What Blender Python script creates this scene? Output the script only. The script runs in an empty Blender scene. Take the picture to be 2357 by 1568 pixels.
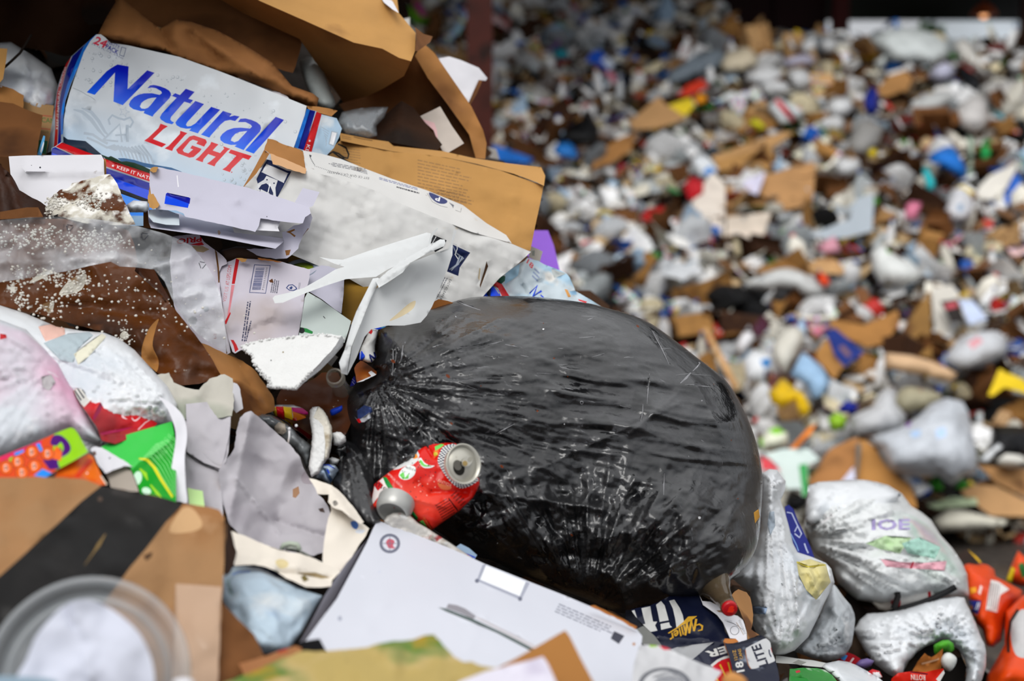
import bpy, bmesh, math, random
import numpy as np
from mathutils import Vector, Matrix
from mathutils.geometry import delaunay_2d_cdt
random.seed(7)
SC = bpy.context.scene
COL = SC.collection

# ---------------------------------------------------------------- camera
W, H, FPX = 2357, 1568, 3273.0
PITCH = math.atan((784 - 600) / FPX)
CAM = np.array([0.0, 0.0, 1.30])
FW = np.array([0.0, math.cos(PITCH), -math.sin(PITCH)])
UP = np.array([0.0, math.sin(PITCH), math.cos(PITCH)])
RT = np.array([1.0, 0.0, 0.0])
cd = bpy.data.cameras.new('camera')
cd.sensor_width = 36.0
cd.lens = FPX / W * 36.0
cd.dof.use_dof = True
cd.dof.focus_distance = 2.14
cd.dof.aperture_fstop = 2.7
cd.dof.aperture_blades = 9
cd.clip_end = 300
co = bpy.data.objects.new('camera', cd)
COL.objects.link(co)
co.location = CAM
co.rotation_euler = (math.pi / 2 - PITCH, 0, 0)
SC.camera = co

# ---------------------------------------------------------------- sky and light (overcast day)
wd = bpy.data.worlds.new('overcast_sky'); SC.world = wd; wd.use_nodes = True
nt = wd.node_tree; nt.nodes.clear()
wo = nt.nodes.new('ShaderNodeOutputWorld'); wb = nt.nodes.new('ShaderNodeBackground')
tc = nt.nodes.new('ShaderNodeTexCoord'); sx = nt.nodes.new('ShaderNodeSeparateXYZ')
rp = nt.nodes.new('ShaderNodeValToRGB')
nt.links.new(tc.outputs['Generated'], sx.inputs[0]); nt.links.new(sx.outputs['Z'], rp.inputs[0])
rp.color_ramp.elements[0].position = 0.0; rp.color_ramp.elements[0].color = (0.36, 0.375, 0.40, 1)
rp.color_ramp.elements[1].position = 0.9; rp.color_ramp.elements[1].color = (1.0, 1.01, 1.03, 1)
nt.links.new(rp.outputs[0], wb.inputs[0]); nt.links.new(wb.outputs[0], wo.inputs[0])
wb.inputs[1].default_value = 1.0
sl = bpy.data.lights.new('sun', 'SUN'); sl.energy = 1.5; sl.angle = math.radians(40); sl.color = (1, 0.98, 0.95)
so = bpy.data.objects.new('sun', sl); COL.objects.link(so)
so.rotation_euler = (math.radians(38), math.radians(-14), 0)
SC.view_settings.view_transform = 'Standard'; SC.view_settings.look = 'None'
SC.view_settings.gamma = 1.0; SC.view_settings.use_curve_mapping = False
SC.view_settings.exposure = 0.16
SC.cycles.use_denoising = True
SC.cycles.max_bounces = 6; SC.cycles.diffuse_bounces = 3; SC.cycles.glossy_bounces = 3
SC.cycles.transmission_bounces = 5; SC.cycles.transparent_max_bounces = 10
SC.cycles.caustics_reflective = False; SC.cycles.caustics_refractive = False

# ---------------------------------------------------------------- pixel + distance -> point in the yard
def P(x, y, d):
    return CAM + d * (FW + (x - W / 2) / FPX * RT - (y - H / 2) / FPX * UP)
def PA(x, y, d):
    x = np.asarray(x, float); y = np.asarray(y, float); d = np.asarray(d, float)
    return CAM + d[:, None] * (FW + ((x - W / 2) / FPX)[:, None] * RT - ((y - H / 2) / FPX)[:, None] * UP)
def Z(ox, oy, s, pts):
    if not isinstance(pts[0], (tuple, list)): return (ox + pts[0] / s, oy + pts[1] / s)
    return [(ox + p[0] / s, oy + p[1] / s) for p in pts]
def C1(*p): return Z(0, 0, 2.9037, p)
def C2(*p): return Z(600, 0, 3.267, p)
def C3(*p): return Z(0, 400, 2.9037, p)
def C4(*p): return Z(500, 400, 2.9037, p)
def C5(*p): return Z(0, 860, 2.215, p)
def C6(*p): return Z(500, 860, 2.215, p)
def C8(*p): return Z(1300, 1000, 2.23, p)
def D1(*p): return Z(900, 0, 2.9037, p)
def D2(*p): return Z(1600, 0, 3.074, p)
def D3(*p): return Z(1200, 480, 3.267, p)
def D4(*p): return Z(1700, 480, 3.2664, p)
def D5(*p): return Z(1650, 860, 3.3338, p)
def D7(*p): return Z(1800, 1200, 4.2316, p)
def D8(*p): return Z(0, 900, 4.9104, p)
def E1(*p): return Z(0, 0, 3.734, p)
def E2(*p): return Z(120, 60, 6.533, p)
def E3(*p): return Z(560, 300, 6.932, p)
def E4(*p): return Z(800, 380, 4.611, p)
def E5(*p): return Z(740, 720, 6.032, p)
def E6(*p): return Z(580, 900, 6.8167, p)
def E7(*p): return Z(830, 990, 6.271, p)
def E8(*p): return Z(1090, 560, 6.734, p)
def F1(*p): return Z(280, 170, 5.8925, p)
def F2(*p): return Z(120, 280, 7.84, p)
def F3(*p): return Z(330, 380, 5.7488, p)
def F4(*p): return Z(380, 520, 4.9, p)
def F5(*p): return Z(640, 1140, 2.7407, p)
def F6(*p): return Z(0, 1080, 3.213, p)
def F7(*p): return Z(440, 1020, 4.1261, p)
def F8(*p): return Z(1440, 1360, 5.8925, p)

# ---------------------------------------------------------------- noise on arrays
def _h(i, j, s):
    n = (i.astype(np.int64) * 374761393 + j.astype(np.int64) * 668265263 + s * 974634377) & 0xffffffff
    n = ((n ^ (n >> 13)) * 1274126177) & 0xffffffff
    return ((n ^ (n >> 16)) & 0xffff) / 65535.0
def vn(x, y, s=0):
    x = np.asarray(x, float); y = np.asarray(y, float)
    i = np.floor(x); j = np.floor(y); fx = x - i; fy = y - j
    i = i.astype(np.int64); j = j.astype(np.int64)
    u = fx * fx * fx * (fx * (fx * 6 - 15) + 10); v = fy * fy * fy * (fy * (fy * 6 - 15) + 10)
    a = _h(i, j, s); b = _h(i + 1, j, s); c = _h(i, j + 1, s); e = _h(i + 1, j + 1, s)
    return (a * (1 - u) + b * u) * (1 - v) + (c * (1 - u) + e * u) * v * 1.0 - 0.5
def fbm(x, y, s=0, o=3):
    r = 0; a = 1.0
    for k in range(o):
        r = r + a * vn(x * 2 ** k, y * 2 ** k, s + k * 17); a *= 0.5
    return r
def ridge(x, y, s=0, o=3):
    r = 0; a = 1.0
    for k in range(o):
        r = r + a * (0.35 - np.abs(vn(x * 2 ** k, y * 2 ** k, s + k * 31)) * 1.4); a *= 0.55
    return r
def facet(x, y, s=0):
    """crumpled paper: straight creases between random heights on a warped triangle lattice"""
    x = np.asarray(x, float); y = np.asarray(y, float)
    x = x + 0.7 * vn(x * 0.7, y * 0.7, s + 5); y = y + 0.7 * vn(x * 0.7 + 9, y * 0.7, s + 6)
    sk = (x + y) * 0.36602540378; a = x + sk; b = y + sk
    i = np.floor(a); j = np.floor(b); fa = a - i; fb = b - j
    i = i.astype(np.int64); j = j.astype(np.int64)
    lo = fa > fb
    h0 = _h(i, j, s); h3 = _h(i + 1, j + 1, s)
    h1 = np.where(lo, _h(i + 1, j, s), _h(i, j + 1, s))
    m = np.where(lo, fa, fb); n = np.where(lo, fb, fa)
    return h0 * (1 - m) + h1 * (m - n) + h3 * n - 0.5
def sstep(a, b, x):
    t = np.clip((np.asarray(x, float) - a) / (b - a), 0, 1); return t * t * (3 - 2 * t)
def crumple(scale, amp, seed=0, wav=0.6):
    def f(x, y):
        return amp * (facet(x / scale, y / scale, seed) + 0.4 * facet(x / scale * 2.3, y / scale * 2.3, seed + 3)
                      + wav * fbm(x / scale * 0.5, y / scale * 0.5, seed + 9, 2))
    return f
def wavy(scale, amp, seed=0):
    return lambda x, y: amp * fbm(x / scale, y / scale, seed, 3)
def flute(ang, step, amp, seed=0, warp=0.3):
    ca, sa = math.cos(math.radians(ang)), math.sin(math.radians(ang))
    def f(x, y):
        t = (-x * sa + y * ca) / step + warp * fbm(x / 90, y / 90, seed, 2)
        return amp * np.sin(t * 2 * math.pi) * (0.6 + 0.8 * vn(x / 60, y / 60, seed + 2))
    return f
def fold(p, q, amp, width):
    """a crease line from p to q (pixels)"""
    p = np.array(p, float); q = np.array(q, float); L = np.linalg.norm(q - p); e = (q - p) / L
    def f(x, y):
        t = np.clip((x - p[0]) * e[0] + (y - p[1]) * e[1], 0, L)
        dx = x - (p[0] + t * e[0]); dy = y - (p[1] + t * e[1])
        return amp * np.exp(-np.sqrt(dx * dx + dy * dy) / width)
    return f
def dent(c, amp, r):
    return lambda x, y: amp * np.exp(-((x - c[0]) ** 2 + (y - c[1]) ** 2) / (r * r))
def fan(c, k, amp, seed=0, fall=400.0, r0=20.0, o=3):
    """folds that run out from a gathered point"""
    def f(x, y):
        dx = x - c[0]; dy = y - c[1]; r = np.sqrt(dx * dx + dy * dy) + 1e-6; th = np.arctan2(dy, dx)
        return amp * ridge(th * k + 50 + 0.25 * vn(x / 120, y / 120, seed + 4), r / 260.0, seed, o) * sstep(0, r0, r) * np.exp(-r / fall)
    return f

# ---------------------------------------------------------------- colours and materials
def hx(c):
    if not isinstance(c, str): return tuple(c)[:3]
    c = c.lstrip('#'); v = [int(c[i:i + 2], 16) / 255 for i in (0, 2, 4)]
    return tuple(x / 12.92 if x <= 0.04045 else ((x + 0.055) / 1.055) ** 2.4 for x in v)
MATS = {}
def mk(name, col, rough=0.6, var=0.12, vs=14.0, layers=(), bump=None, corr=None, ramp=None, spec=0.2, metal=0.0,
       alpha=1.0, transl=0.0, obj=False, patches=0.0, coat=0.0, rvar=None, uvn=None, film=None):
    """One procedural material.  layers: (colour, scale, lo, hi, detail[, stretch]) noise-masked stains; corr: (uv scale, strength, degrees)."""
    if name in MATS: return MATS[name]
    m = bpy.data.materials.new(name); m.use_nodes = True; MATS[name] = m
    t = m.node_tree; N = t.nodes; L = t.links; N.clear()
    out = N.new('ShaderNodeOutputMaterial'); b = N.new('ShaderNodeBsdfPrincipled')
    tc = N.new('ShaderNodeTexCoord'); src = tc.outputs['Object']
    cur = N.new('ShaderNodeRGB'); cur.outputs[0].default_value = (*hx(col), 1); cur = cur.outputs[0]
    if obj:
        oi = N.new('ShaderNodeObjectInfo'); cur = oi.outputs['Color']
        ad = N.new('ShaderNodeVectorMath'); ad.operation = 'ADD'
        ml = N.new('ShaderNodeMath'); ml.operation = 'MULTIPLY'; ml.inputs[1].default_value = 37.0
        L.new(oi.outputs['Random'], ml.inputs[0]); L.new(src, ad.inputs[0]); L.new(ml.outputs[0], ad.inputs[1]); src = ad.outputs[0]
    def noise(sc, det=3.0, vec=None, stretch=None):
        v = vec or src
        if stretch:
            mp = N.new('ShaderNodeMapping'); mp.inputs['Scale'].default_value = stretch; L.new(v, mp.inputs[0]); v = mp.outputs[0]
        n = N.new('ShaderNodeTexNoise'); n.inputs['Scale'].default_value = sc; n.inputs['Detail'].default_value = det
        L.new(v, n.inputs['Vector']); return n.outputs['Fac']
    def mix(fac, a, c2):
        x = N.new('ShaderNodeMix'); x.data_type = 'RGBA'
        if isinstance(fac, float): x.inputs[0].default_value = fac
        else: L.new(fac, x.inputs[0])
        L.new(a, x.inputs[6])
        if isinstance(c2, tuple): x.inputs[7].default_value = (*c2, 1)
        else: L.new(c2, x.inputs[7])
        return x.outputs[2]
    def rng(v, a, c2, lo=0.0, hi=1.0):
        r = N.new('ShaderNodeMapRange'); r.inputs[1].default_value = a; r.inputs[2].default_value = c2
        r.inputs[3].default_value = lo; r.inputs[4].default_value = hi; L.new(v, r.inputs[0]); return r.outputs[0]
    if ramp:
        uv = N.new('ShaderNodeUVMap'); s2 = N.new('ShaderNodeSeparateXYZ'); L.new(uv.outputs[0], s2.inputs[0])
        r = N.new('ShaderNodeValToRGB'); e = r.color_ramp.elements
        for k, (p, c) in enumerate(ramp):
            q = e[k] if k < 2 else e.new(p)
            q.position = p; q.color = (*hx(c), 1)
        L.new(s2.outputs['Y'], r.inputs[0]); cur = r.outputs[0]
    if patches:
        vo = N.new('ShaderNodeTexVoronoi'); vo.inputs['Scale'].default_value = patches; L.new(src, vo.inputs['Vector'])
        hs = N.new('ShaderNodeHueSaturation'); hs.inputs['Saturation'].default_value = 1.3; hs.inputs['Value'].default_value = 0.9
        L.new(vo.outputs['Color'], hs.inputs['Color'])
        cur = mix(rng(noise(patches * 0.5, 1.0), 0.56, 0.60, 0.0, 0.75), cur, hs.outputs[0])
    if var:
        h = N.new('ShaderNodeHueSaturation'); L.new(cur, h.inputs['Color'])
        L.new(rng(noise(vs, 4.0), 0.25, 0.75, 1 - var, 1 + var), h.inputs['Value']); cur = h.outputs[0]
    for ly in layers:
        c, sc, lo, hi = ly[:4]; det = ly[4] if len(ly) > 4 else 4.0
        cur = mix(rng(noise(sc, det, stretch=ly[5] if len(ly) > 5 else None), lo, hi), cur, hx(c))
    L.new(cur, b.inputs['Base Color'])
    b.inputs['Roughness'].default_value = rough; b.inputs['Metallic'].default_value = metal
    b.inputs['Specular IOR Level'].default_value = spec
    if coat: b.inputs['Coat Weight'].default_value = coat; b.inputs['Coat Roughness'].default_value = 0.12
    if rvar: L.new(rng(noise(rvar[0], 5.0), rvar[1], rvar[2], rvar[3], rvar[4]), b.inputs['Roughness'])
    nrm = None
    def addb(h, st, dist):
        nonlocal nrm
        bp = N.new('ShaderNodeBump'); bp.inputs['Strength'].default_value = st; bp.inputs['Distance'].default_value = dist
        L.new(h, bp.inputs['Height'])
        if nrm: L.new(nrm, bp.inputs['Normal'])
        nrm = bp.outputs[0]
    if bump:
        for q in (bump if isinstance(bump[0], (tuple, list)) else (bump,)):
            addb(noise(q[0], q[3] if len(q) > 3 else 4.0, stretch=q[4] if len(q) > 4 else None), q[1], q[2])
    if corr:
        uv = N.new('ShaderNodeUVMap'); mp = N.new('ShaderNodeMapping'); mp.inputs['Rotation'].default_value = (0, 0, math.radians(corr[2]))
        L.new(uv.outputs[0], mp.inputs[0])
        w = N.new('ShaderNodeTexWave'); w.inputs['Scale'].default_value = corr[0]; w.inputs['Distortion'].default_value = 0.6
        L.new(mp.outputs[0], w.inputs[0]); addb(w.outputs['Fac'], corr[1], 0.002)
    if nrm: L.new(nrm, b.inputs['Normal'])
    sh = b.outputs[0]
    if transl:
        tr = N.new('ShaderNodeBsdfTranslucent'); L.new(cur, tr.inputs[0]); ms = N.new('ShaderNodeMixShader'); ms.inputs[0].default_value = transl
        L.new(sh, ms.inputs[1]); L.new(tr.outputs[0], ms.inputs[2]); sh = ms.outputs[0]
    if alpha < 1.0 or film:
        tp = N.new('ShaderNodeBsdfTransparent'); ms = N.new('ShaderNodeMixShader')
        tp.inputs[0].default_value = (0.95, 0.96, 0.96, 1)
        if film: L.new(rng(noise(film[0], 5.0), film[1], film[2], film[3], film[4]), ms.inputs[0])
        else: ms.inputs[0].default_value = alpha
        L.new(tp.outputs[0], ms.inputs[1]); L.new(sh, ms.inputs[2]); sh = ms.outputs[0]
    L.new(sh, out.inputs[0])
    return m

# ---------------------------------------------------------------- objects
def tag(o, label=None, cat=None, group=None, kind=None):
    if label: o['label'] = label
    if cat: o['category'] = cat
    if group: o['group'] = group
    if kind: o['kind'] = kind
    return o
def T(name, label, cat, at, group=None):
    o = bpy.data.objects.new(name, None); o.empty_display_size = 0.05
    COL.objects.link(o); o.location = P(*at)
    return tag(o, label, cat, group)
def link(name, verts, faces, mats, fm=None, parent=None, smooth=True, uvs=None, label=None, cat=None, group=None, kind=None):
    verts = np.asarray(verts, float)
    org = np.array(parent_loc(parent)) if parent is not None else verts.mean(0)
    me = bpy.data.meshes.new(name)
    me.from_pydata((verts - org).tolist(), [], [tuple(map(int, f)) for f in faces])
    for m in (mats if isinstance(mats, (list, tuple)) else [mats]): me.materials.append(m)
    if fm is not None: me.polygons.foreach_set('material_index', np.asarray(fm, np.int32))
    if smooth is not False: me.polygons.foreach_set('use_smooth', np.ones(len(me.polygons), bool) if smooth is True else np.asarray(smooth, bool))
    if uvs is not None:
        ul = me.uv_layers.new(name='UVMap'); li = np.zeros(len(me.loops), np.int32); me.loops.foreach_get('vertex_index', li)
        ul.data.foreach_set('uv', np.asarray(uvs, np.float32)[li].ravel())
    me.update()
    o = bpy.data.objects.new(name, me); COL.objects.link(o)
    if parent is None: o.location = org
    else: o.parent = parent
    return tag(o, label, cat, group, kind)
def parent_loc(p):
    v = Vector((0, 0, 0))
    while p is not None:
        v += Vector(p.location); p = p.parent
    return v
def inpoly(px, py, loops):
    ins = np.zeros(len(px), bool)
    for lp in loops:
        a = np.asarray(lp, float); b = np.roll(a, -1, 0)
        x0, y0 = a.min(0); x1, y1 = a.max(0)
        idx = np.where((px >= x0) & (px <= x1) & (py >= y0) & (py <= y1))[0]
        if not len(idx): continue
        qx = px[idx][:, None]; qy = py[idx][:, None]
        c = (a[:, 1] > qy) != (b[:, 1] > qy)
        with np.errstate(divide='ignore', invalid='ignore'):
            xi = (b[:, 0] - a[:, 0]) * (qy - a[:, 1]) / (b[:, 1] - a[:, 1]) + a[:, 0]
        ins[idx] ^= ((c & (qx < xi)).sum(1) % 2).astype(bool)
    return ins
def subdiv(lp, step, jit=0.0, rnd=None):
    out = []; n = len(lp); rnd = rnd or random
    for i in range(n):
        a = np.array(lp[i], float); b = np.array(lp[(i + 1) % n], float); L = np.linalg.norm(b - a)
        if L < 1e-6: continue
        k = max(1, int(round(L / step))); nn = np.array([-(b - a)[1], (b - a)[0]]) / L
        for j in range(k):
            p = a + (b - a) * j / k
            if jit and j: p = p + nn * rnd.uniform(-jit, jit)
            out.append((float(p[0]), float(p[1])))
    return out
def spline(pts, n=6, closed=True):
    """rounded outline through the points"""
    out = []; m = len(pts)
    for i in range(m if closed else m - 1):
        g = lambda k: np.array(pts[k % m] if closed else pts[min(max(k, 0), m - 1)], float)
        p0, p1, p2, p3 = g(i - 1), g(i), g(i + 1), g(i + 2)
        for j in range(n):
            t = j / n
            q = 0.5 * (2 * p1 + (p2 - p0) * t + (2 * p0 - 5 * p1 + 4 * p2 - p3) * t * t + (3 * p1 - p0 - 3 * p2 + p3) * t ** 3)
            out.append((float(q[0]), float(q[1])))
    if not closed: out.append(tuple(map(float, pts[-1])))
    return out
def depth_fn(ctrl):
    if not isinstance(ctrl, (list, tuple)): return lambda x, y: np.full(len(x), float(ctrl))
    if len(ctrl) == 1: return lambda x, y: np.full(len(x), float(ctrl[0][2]))
    c = np.array(ctrl, float); iv = 1 / c[:, 2]
    if len(c) == 2:
        e = c[1, :2] - c[0, :2]; L2 = e @ e
        return lambda x, y: 1 / (iv[0] + (iv[1] - iv[0]) * ((x - c[0, 0]) * e[0] + (y - c[0, 1]) * e[1]) / L2)
    s = 300.0; A = np.c_[np.ones(len(c)), c[:, :2] / s]
    co, *_ = np.linalg.lstsq(A, iv, rcond=None); res = iv - A @ co
    w = None
    if len(c) > 3:
        r = np.linalg.norm(c[:, None, :2] - c[None, :, :2], axis=2) / s
        w = np.linalg.solve(r + 1e-4 * np.eye(len(c)), res)
    def f(x, y):
        v = co[0] + co[1] * x / s + co[2] * y / s
        if w is not None:
            r = np.sqrt((x[:, None] - c[:, 0]) ** 2 + (y[:, None] - c[:, 1]) ** 2) / s; v = v + r @ w
        return 1 / v
    return f
def triang(outline, step, arts=(), rnd=None, jit=0.0):
    rnd = rnd or random.Random(3)
    loops = [subdiv(lp, step, jit, rnd) for lp in outline]
    V = []; E = []
    def add(lp):
        b = len(V); V.extend(lp); n = len(lp); E.extend([(b + i, b + (i + 1) % n) for i in range(n)])
    for lp in loops: add(lp)
    for ls, _ in arts:
        for lp in ls:
            if len(lp) > 2: add([(float(a), float(b)) for a, b in lp])
    a = np.array(loops[0]); x0, y0 = a.min(0); x1, y1 = a.max(0)
    gx, gy = np.meshgrid(np.arange(x0, x1, step), np.arange(y0, y1, step * 0.87))
    gx[1::2] += step / 2
    gx = gx.ravel() + np.array([rnd.uniform(-.2, .2) * step for _ in range(gx.size)])
    gy = gy.ravel() + np.array([rnd.uniform(-.2, .2) * step for _ in range(gy.size)])
    k = inpoly(gx, gy, loops)
    V.extend(zip(gx[k].tolist(), gy[k].tolist()))
    r = delaunay_2d_cdt([Vector(v) for v in V], E, [], 0, 1e-4)
    v = np.array([(q.x, q.y) for q in r[0]]); f = np.array([q for q in r[2] if len(q) == 3], int)
    c = v[f].mean(1)
    k = inpoly(c[:, 0], c[:, 1], loops); f = f[k]; c = c[k]
    p, q, s = v[f[:, 0]], v[f[:, 1]], v[f[:, 2]]
    ar = (q[:, 0] - p[:, 0]) * (s[:, 1] - p[:, 1]) - (q[:, 1] - p[:, 1]) * (s[:, 0] - p[:, 0])
    flip = ar > 0; f[flip] = f[flip][:, ::-1]          # faces towards the viewer side
    k = np.abs(ar) > 1e-7; f = f[k]; c = c[k]
    fm = np.zeros(len(f), int)
    for i, (ls, mi) in enumerate(arts):
        fm[inpoly(c[:, 0], c[:, 1], [l for l in ls if len(l) > 2])] = mi
    used = np.unique(f); mp = np.full(len(v), -1); mp[used] = np.arange(len(used))
    return v[used], mp[f], fm
def border_edges(f):
    e = np.concatenate([f[:, [0, 1]], f[:, [1, 2]], f[:, [2, 0]]]); k = np.sort(e, 1)
    _, idx, cnt = np.unique(k, axis=0, return_index=True, return_counts=True)
    return e[idx[cnt == 1]]
def sheet(name, outline, ctrl, mat, parent=None, thick=0.003, step=14, disp=(), arts=(), rot=0.0, jit=0.0, shift=(0, 0),
          side=None, back=None, seed=1, uvn=False, **kw):
    """A piece of board, paper or film with its own outline, lie, creases and thickness.  arts: (loops, material) printed areas."""
    outs = outline if isinstance(outline[0][0], (list, tuple)) else [outline]
    mats = [mat]; al = []
    for ls, m in arts:
        if m not in mats: mats.append(m)
        if ls and not isinstance(ls[0][0], (list, tuple)): ls = [ls]
        al.append((ls, mats.index(m)))
    v, f, fm = triang(outs, step, al, random.Random(seed), jit)
    x, y = v[:, 0], v[:, 1]
    d = depth_fn(ctrl)(x, y)
    for g in disp: d = d - g(x, y)
    top = PA(x, y, d); n = len(v)
    bot = PA(x + shift[0], y + shift[1], d + thick)
    be = border_edges(f)
    sm = side or mat; bm = back or mat
    for q in (sm, bm):
        if q not in mats: mats.append(q)
    ev = np.concatenate([top[be[:, 0]], top[be[:, 1]], bot[be[:, 1]], bot[be[:, 0]]]); m = len(be)
    sf = np.c_[np.arange(m) + 2 * n, np.arange(m) + 2 * n + 3 * m, np.arange(m) + 2 * n + 2 * m, np.arange(m) + 2 * n + m]
    verts = np.concatenate([top, bot, ev])
    faces = f.tolist() + (f[:, ::-1] + n).tolist() + sf.tolist()
    mi = np.concatenate([fm, np.full(len(f), mats.index(bm)), np.full(m, mats.index(sm))])
    ca, sa = math.cos(math.radians(rot)), math.sin(math.radians(rot))
    U = (x * ca + y * sa) / 100; V2 = (x * sa - y * ca) / 100
    if uvn:
        U = (U - U.min()) / (np.ptp(U) + 1e-9); V2 = (V2 - V2.min()) / (np.ptp(V2) + 1e-9)
    uv = np.c_[U, V2]; uv = np.concatenate([uv, uv, uv[be[:, 0]], uv[be[:, 1]], uv[be[:, 1]], uv[be[:, 0]]])
    sf_s = np.concatenate([np.ones(2 * len(f), bool), np.zeros(m, bool)])
    return link(name, verts, faces, mats, mi, parent, sf_s, uv, **kw)
def edge_dist(x, y, lp):
    a = np.asarray(lp, float); b = np.roll(a, -1, 0); e = b - a; L2 = (e ** 2).sum(1) + 1e-9
    best = np.full(len(x), 1e9)
    for i in range(len(a)):
        t = np.clip(((x - a[i, 0]) * e[i, 0] + (y - a[i, 1]) * e[i, 1]) / L2[i], 0, 1)
        best = np.minimum(best, (x - a[i, 0] - t * e[i, 0]) ** 2 + (y - a[i, 1] - t * e[i, 1]) ** 2)
    return np.sqrt(best)
def pillow(name, outline, ctrl, mat, parent=None, hf=0.1, hb=None, R=None, step=10, disp=(), arts=(), seed=1, jit=0.0, rot=0.0, power=0.5, **kw):
    """A closed, filled body (bag, bundle, crushed thing): outline, lie, and how far it swells to the front and to the back."""
    hb = hf if hb is None else hb
    mats = [mat]; al = []
    for ls, m in arts:
        if m not in mats: mats.append(m)
        if ls and not isinstance(ls[0][0], (list, tuple)): ls = [ls]
        al.append((ls, mats.index(m)))
    v, f, fm = triang([outline], step, al, random.Random(seed), jit)
    x, y = v[:, 0], v[:, 1]; n = len(v)
    be = border_edges(f)
    ed = edge_dist(x, y, subdiv(outline, 30)); isb = np.zeros(n, bool); isb[np.unique(be)] = True; ed[isb] = 0
    Rr = R or ed.max()
    t = np.clip(ed / Rr, 0, 1); prof = (1 - (1 - t) ** 2) ** power
    d0 = depth_fn(ctrl)(x, y)
    w = sstep(0, 0.35, t) * 0.9 + 0.1 * (t > 0)
    df = d0 - hf * prof; dn = 0
    for g in disp: dn = dn + g(x, y)
    df = df - dn * w
    top = PA(x, y, df)
    inner = ~isb; mp = np.arange(n); k = inner.sum(); mp[inner] = n + np.arange(k)
    bot = PA(x[inner], y[inner], (d0 + hb * prof)[inner])
    verts = np.concatenate([top, bot]); fb = mp[f][:, ::-1]
    ca, sa = math.cos(math.radians(rot)), math.sin(math.radians(rot))
    uv = np.c_[(x * ca + y * sa) / 100, (x * sa - y * ca) / 100]; uv = np.concatenate([uv, uv[inner]])
    return link(name, verts, f.tolist() + fb.tolist(), mats, np.concatenate([fm, fm * 0]), parent, True, uv, **kw)
def frame(a):
    a = np.array(a, float); a /= np.linalg.norm(a)
    h = np.array([0, 0, 1.0]) if abs(a[2]) < 0.9 else np.array([1.0, 0, 0])
    u = np.cross(h, a); u /= np.linalg.norm(u); return u, np.cross(a, u), a
def lathe(name, org, axis, prof, mats, parent=None, seg=28, segm=None, deform=None, smooth=True, cap=True, **kw):
    """turned body: prof = [(along axis, radius)], segm = material index for each band"""
    u, v, a = frame(axis); org = np.array(org, float); V = []; F = []; M = []
    for (t, r) in prof:
        for k in range(seg):
            th = 2 * math.pi * k / seg; V.append((t, r * math.cos(th), r * math.sin(th)))
    n = len(prof)
    for i in range(n - 1):
        for k in range(seg):
            k2 = (k + 1) % seg
            F.append((i * seg + k, i * seg + k2, (i + 1) * seg + k2, (i + 1) * seg + k)); M.append(segm[i] if segm else 0)
    if cap:
        F.append(tuple(range(seg))[::-1]); M.append(segm[0] if segm else 0)
        F.append(tuple((n - 1) * seg + k for k in range(seg))); M.append(segm[-1] if segm else 0)
    V = np.array(V)
    if deform is not None: V = deform(V)
    Wd = org + V[:, :1] * a + V[:, 1:2] * u + V[:, 2:3] * v
    return link(name, Wd, F, mats, M, parent, smooth, **kw)
def tube(name, pts, r, mat, parent=None, seg=8, **kw):
    """a rod or wire along world points"""
    pts = [np.array(p, float) for p in pts]; n = len(pts); V = []; F = []
    rr = r if isinstance(r, (list, tuple)) else [r] * n
    pu = None
    for i in range(n):
        t = pts[min(i + 1, n - 1)] - pts[max(i - 1, 0)]; u, v, a = frame(t)
        for k in range(seg):
            th = 2 * math.pi * k / seg; V.append(pts[i] + rr[i] * (u * math.cos(th) + v * math.sin(th)))
    for i in range(n - 1):
        for k in range(seg): F.append((i * seg + k, i * seg + (k + 1) % seg, (i + 1) * seg + (k + 1) % seg, (i + 1) * seg + k))
    F.append(tuple(range(seg))[::-1]); F.append(tuple((n - 1) * seg + k for k in range(seg)))
    return link(name, np.array(V), F, mat, None, parent, True, **kw)
# ---------------------------------------------------------------- lettering
_TX = {}
def _glyphs(s, res=3, bold=0.0):
    key = (s, res, bold)
    if key in _TX: return _TX[key]
    cu = bpy.data.curves.new('letters', 'FONT'); cu.body = s; cu.resolution_u = res; cu.offset = bold
    ob = bpy.data.objects.new('letters', cu); COL.objects.link(ob)
    dg = bpy.context.evaluated_depsgraph_get(); me = ob.evaluated_get(dg).to_mesh()
    vs = np.array([v.co[:2] for v in me.vertices]) if len(me.vertices) else np.zeros((0, 2))
    cnt = {}
    for p in me.polygons:
        l = list(p.vertices)
        for i in range(len(l)):
            a, b = l[i], l[(i + 1) % len(l)]; k = (min(a, b), max(a, b)); cnt.setdefault(k, []).append((a, b))
    nx = {}
    for k, v in cnt.items():
        if len(v) == 1: nx.setdefault(v[0][0], []).append(v[0][1])
    loops = []
    while nx:
        s0 = next(iter(nx)); lp = [s0]; c = s0
        while c in nx:
            b = nx[c].pop()
            if not nx[c]: del nx[c]
            if b == s0: break
            lp.append(b); c = b
        if len(lp) > 2: loops.append(vs[lp])
    ob.evaluated_get(dg).to_mesh_clear(); bpy.data.objects.remove(ob); bpy.data.curves.remove(cu)
    _TX[key] = loops
    return loops
def text(s, p0, p1, up, res=2, bold=0.0):
    """letters of s set from p0 to p1 (pixels on the thing's face); up = vector of one capital height"""
    lp = _glyphs(s, res, bold)
    if not lp: return []
    al = np.concatenate(lp); x0 = al[:, 0].min(); x1 = al[:, 0].max(); cap = 0.69
    p0 = np.array(p0, float); p1 = np.array(p1, float); up = np.array(up, float)
    return [[tuple(p0 + (p1 - p0) * (q[0] - x0) / (x1 - x0) + up * q[1] / cap) for q in l] for l in lp]
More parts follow.
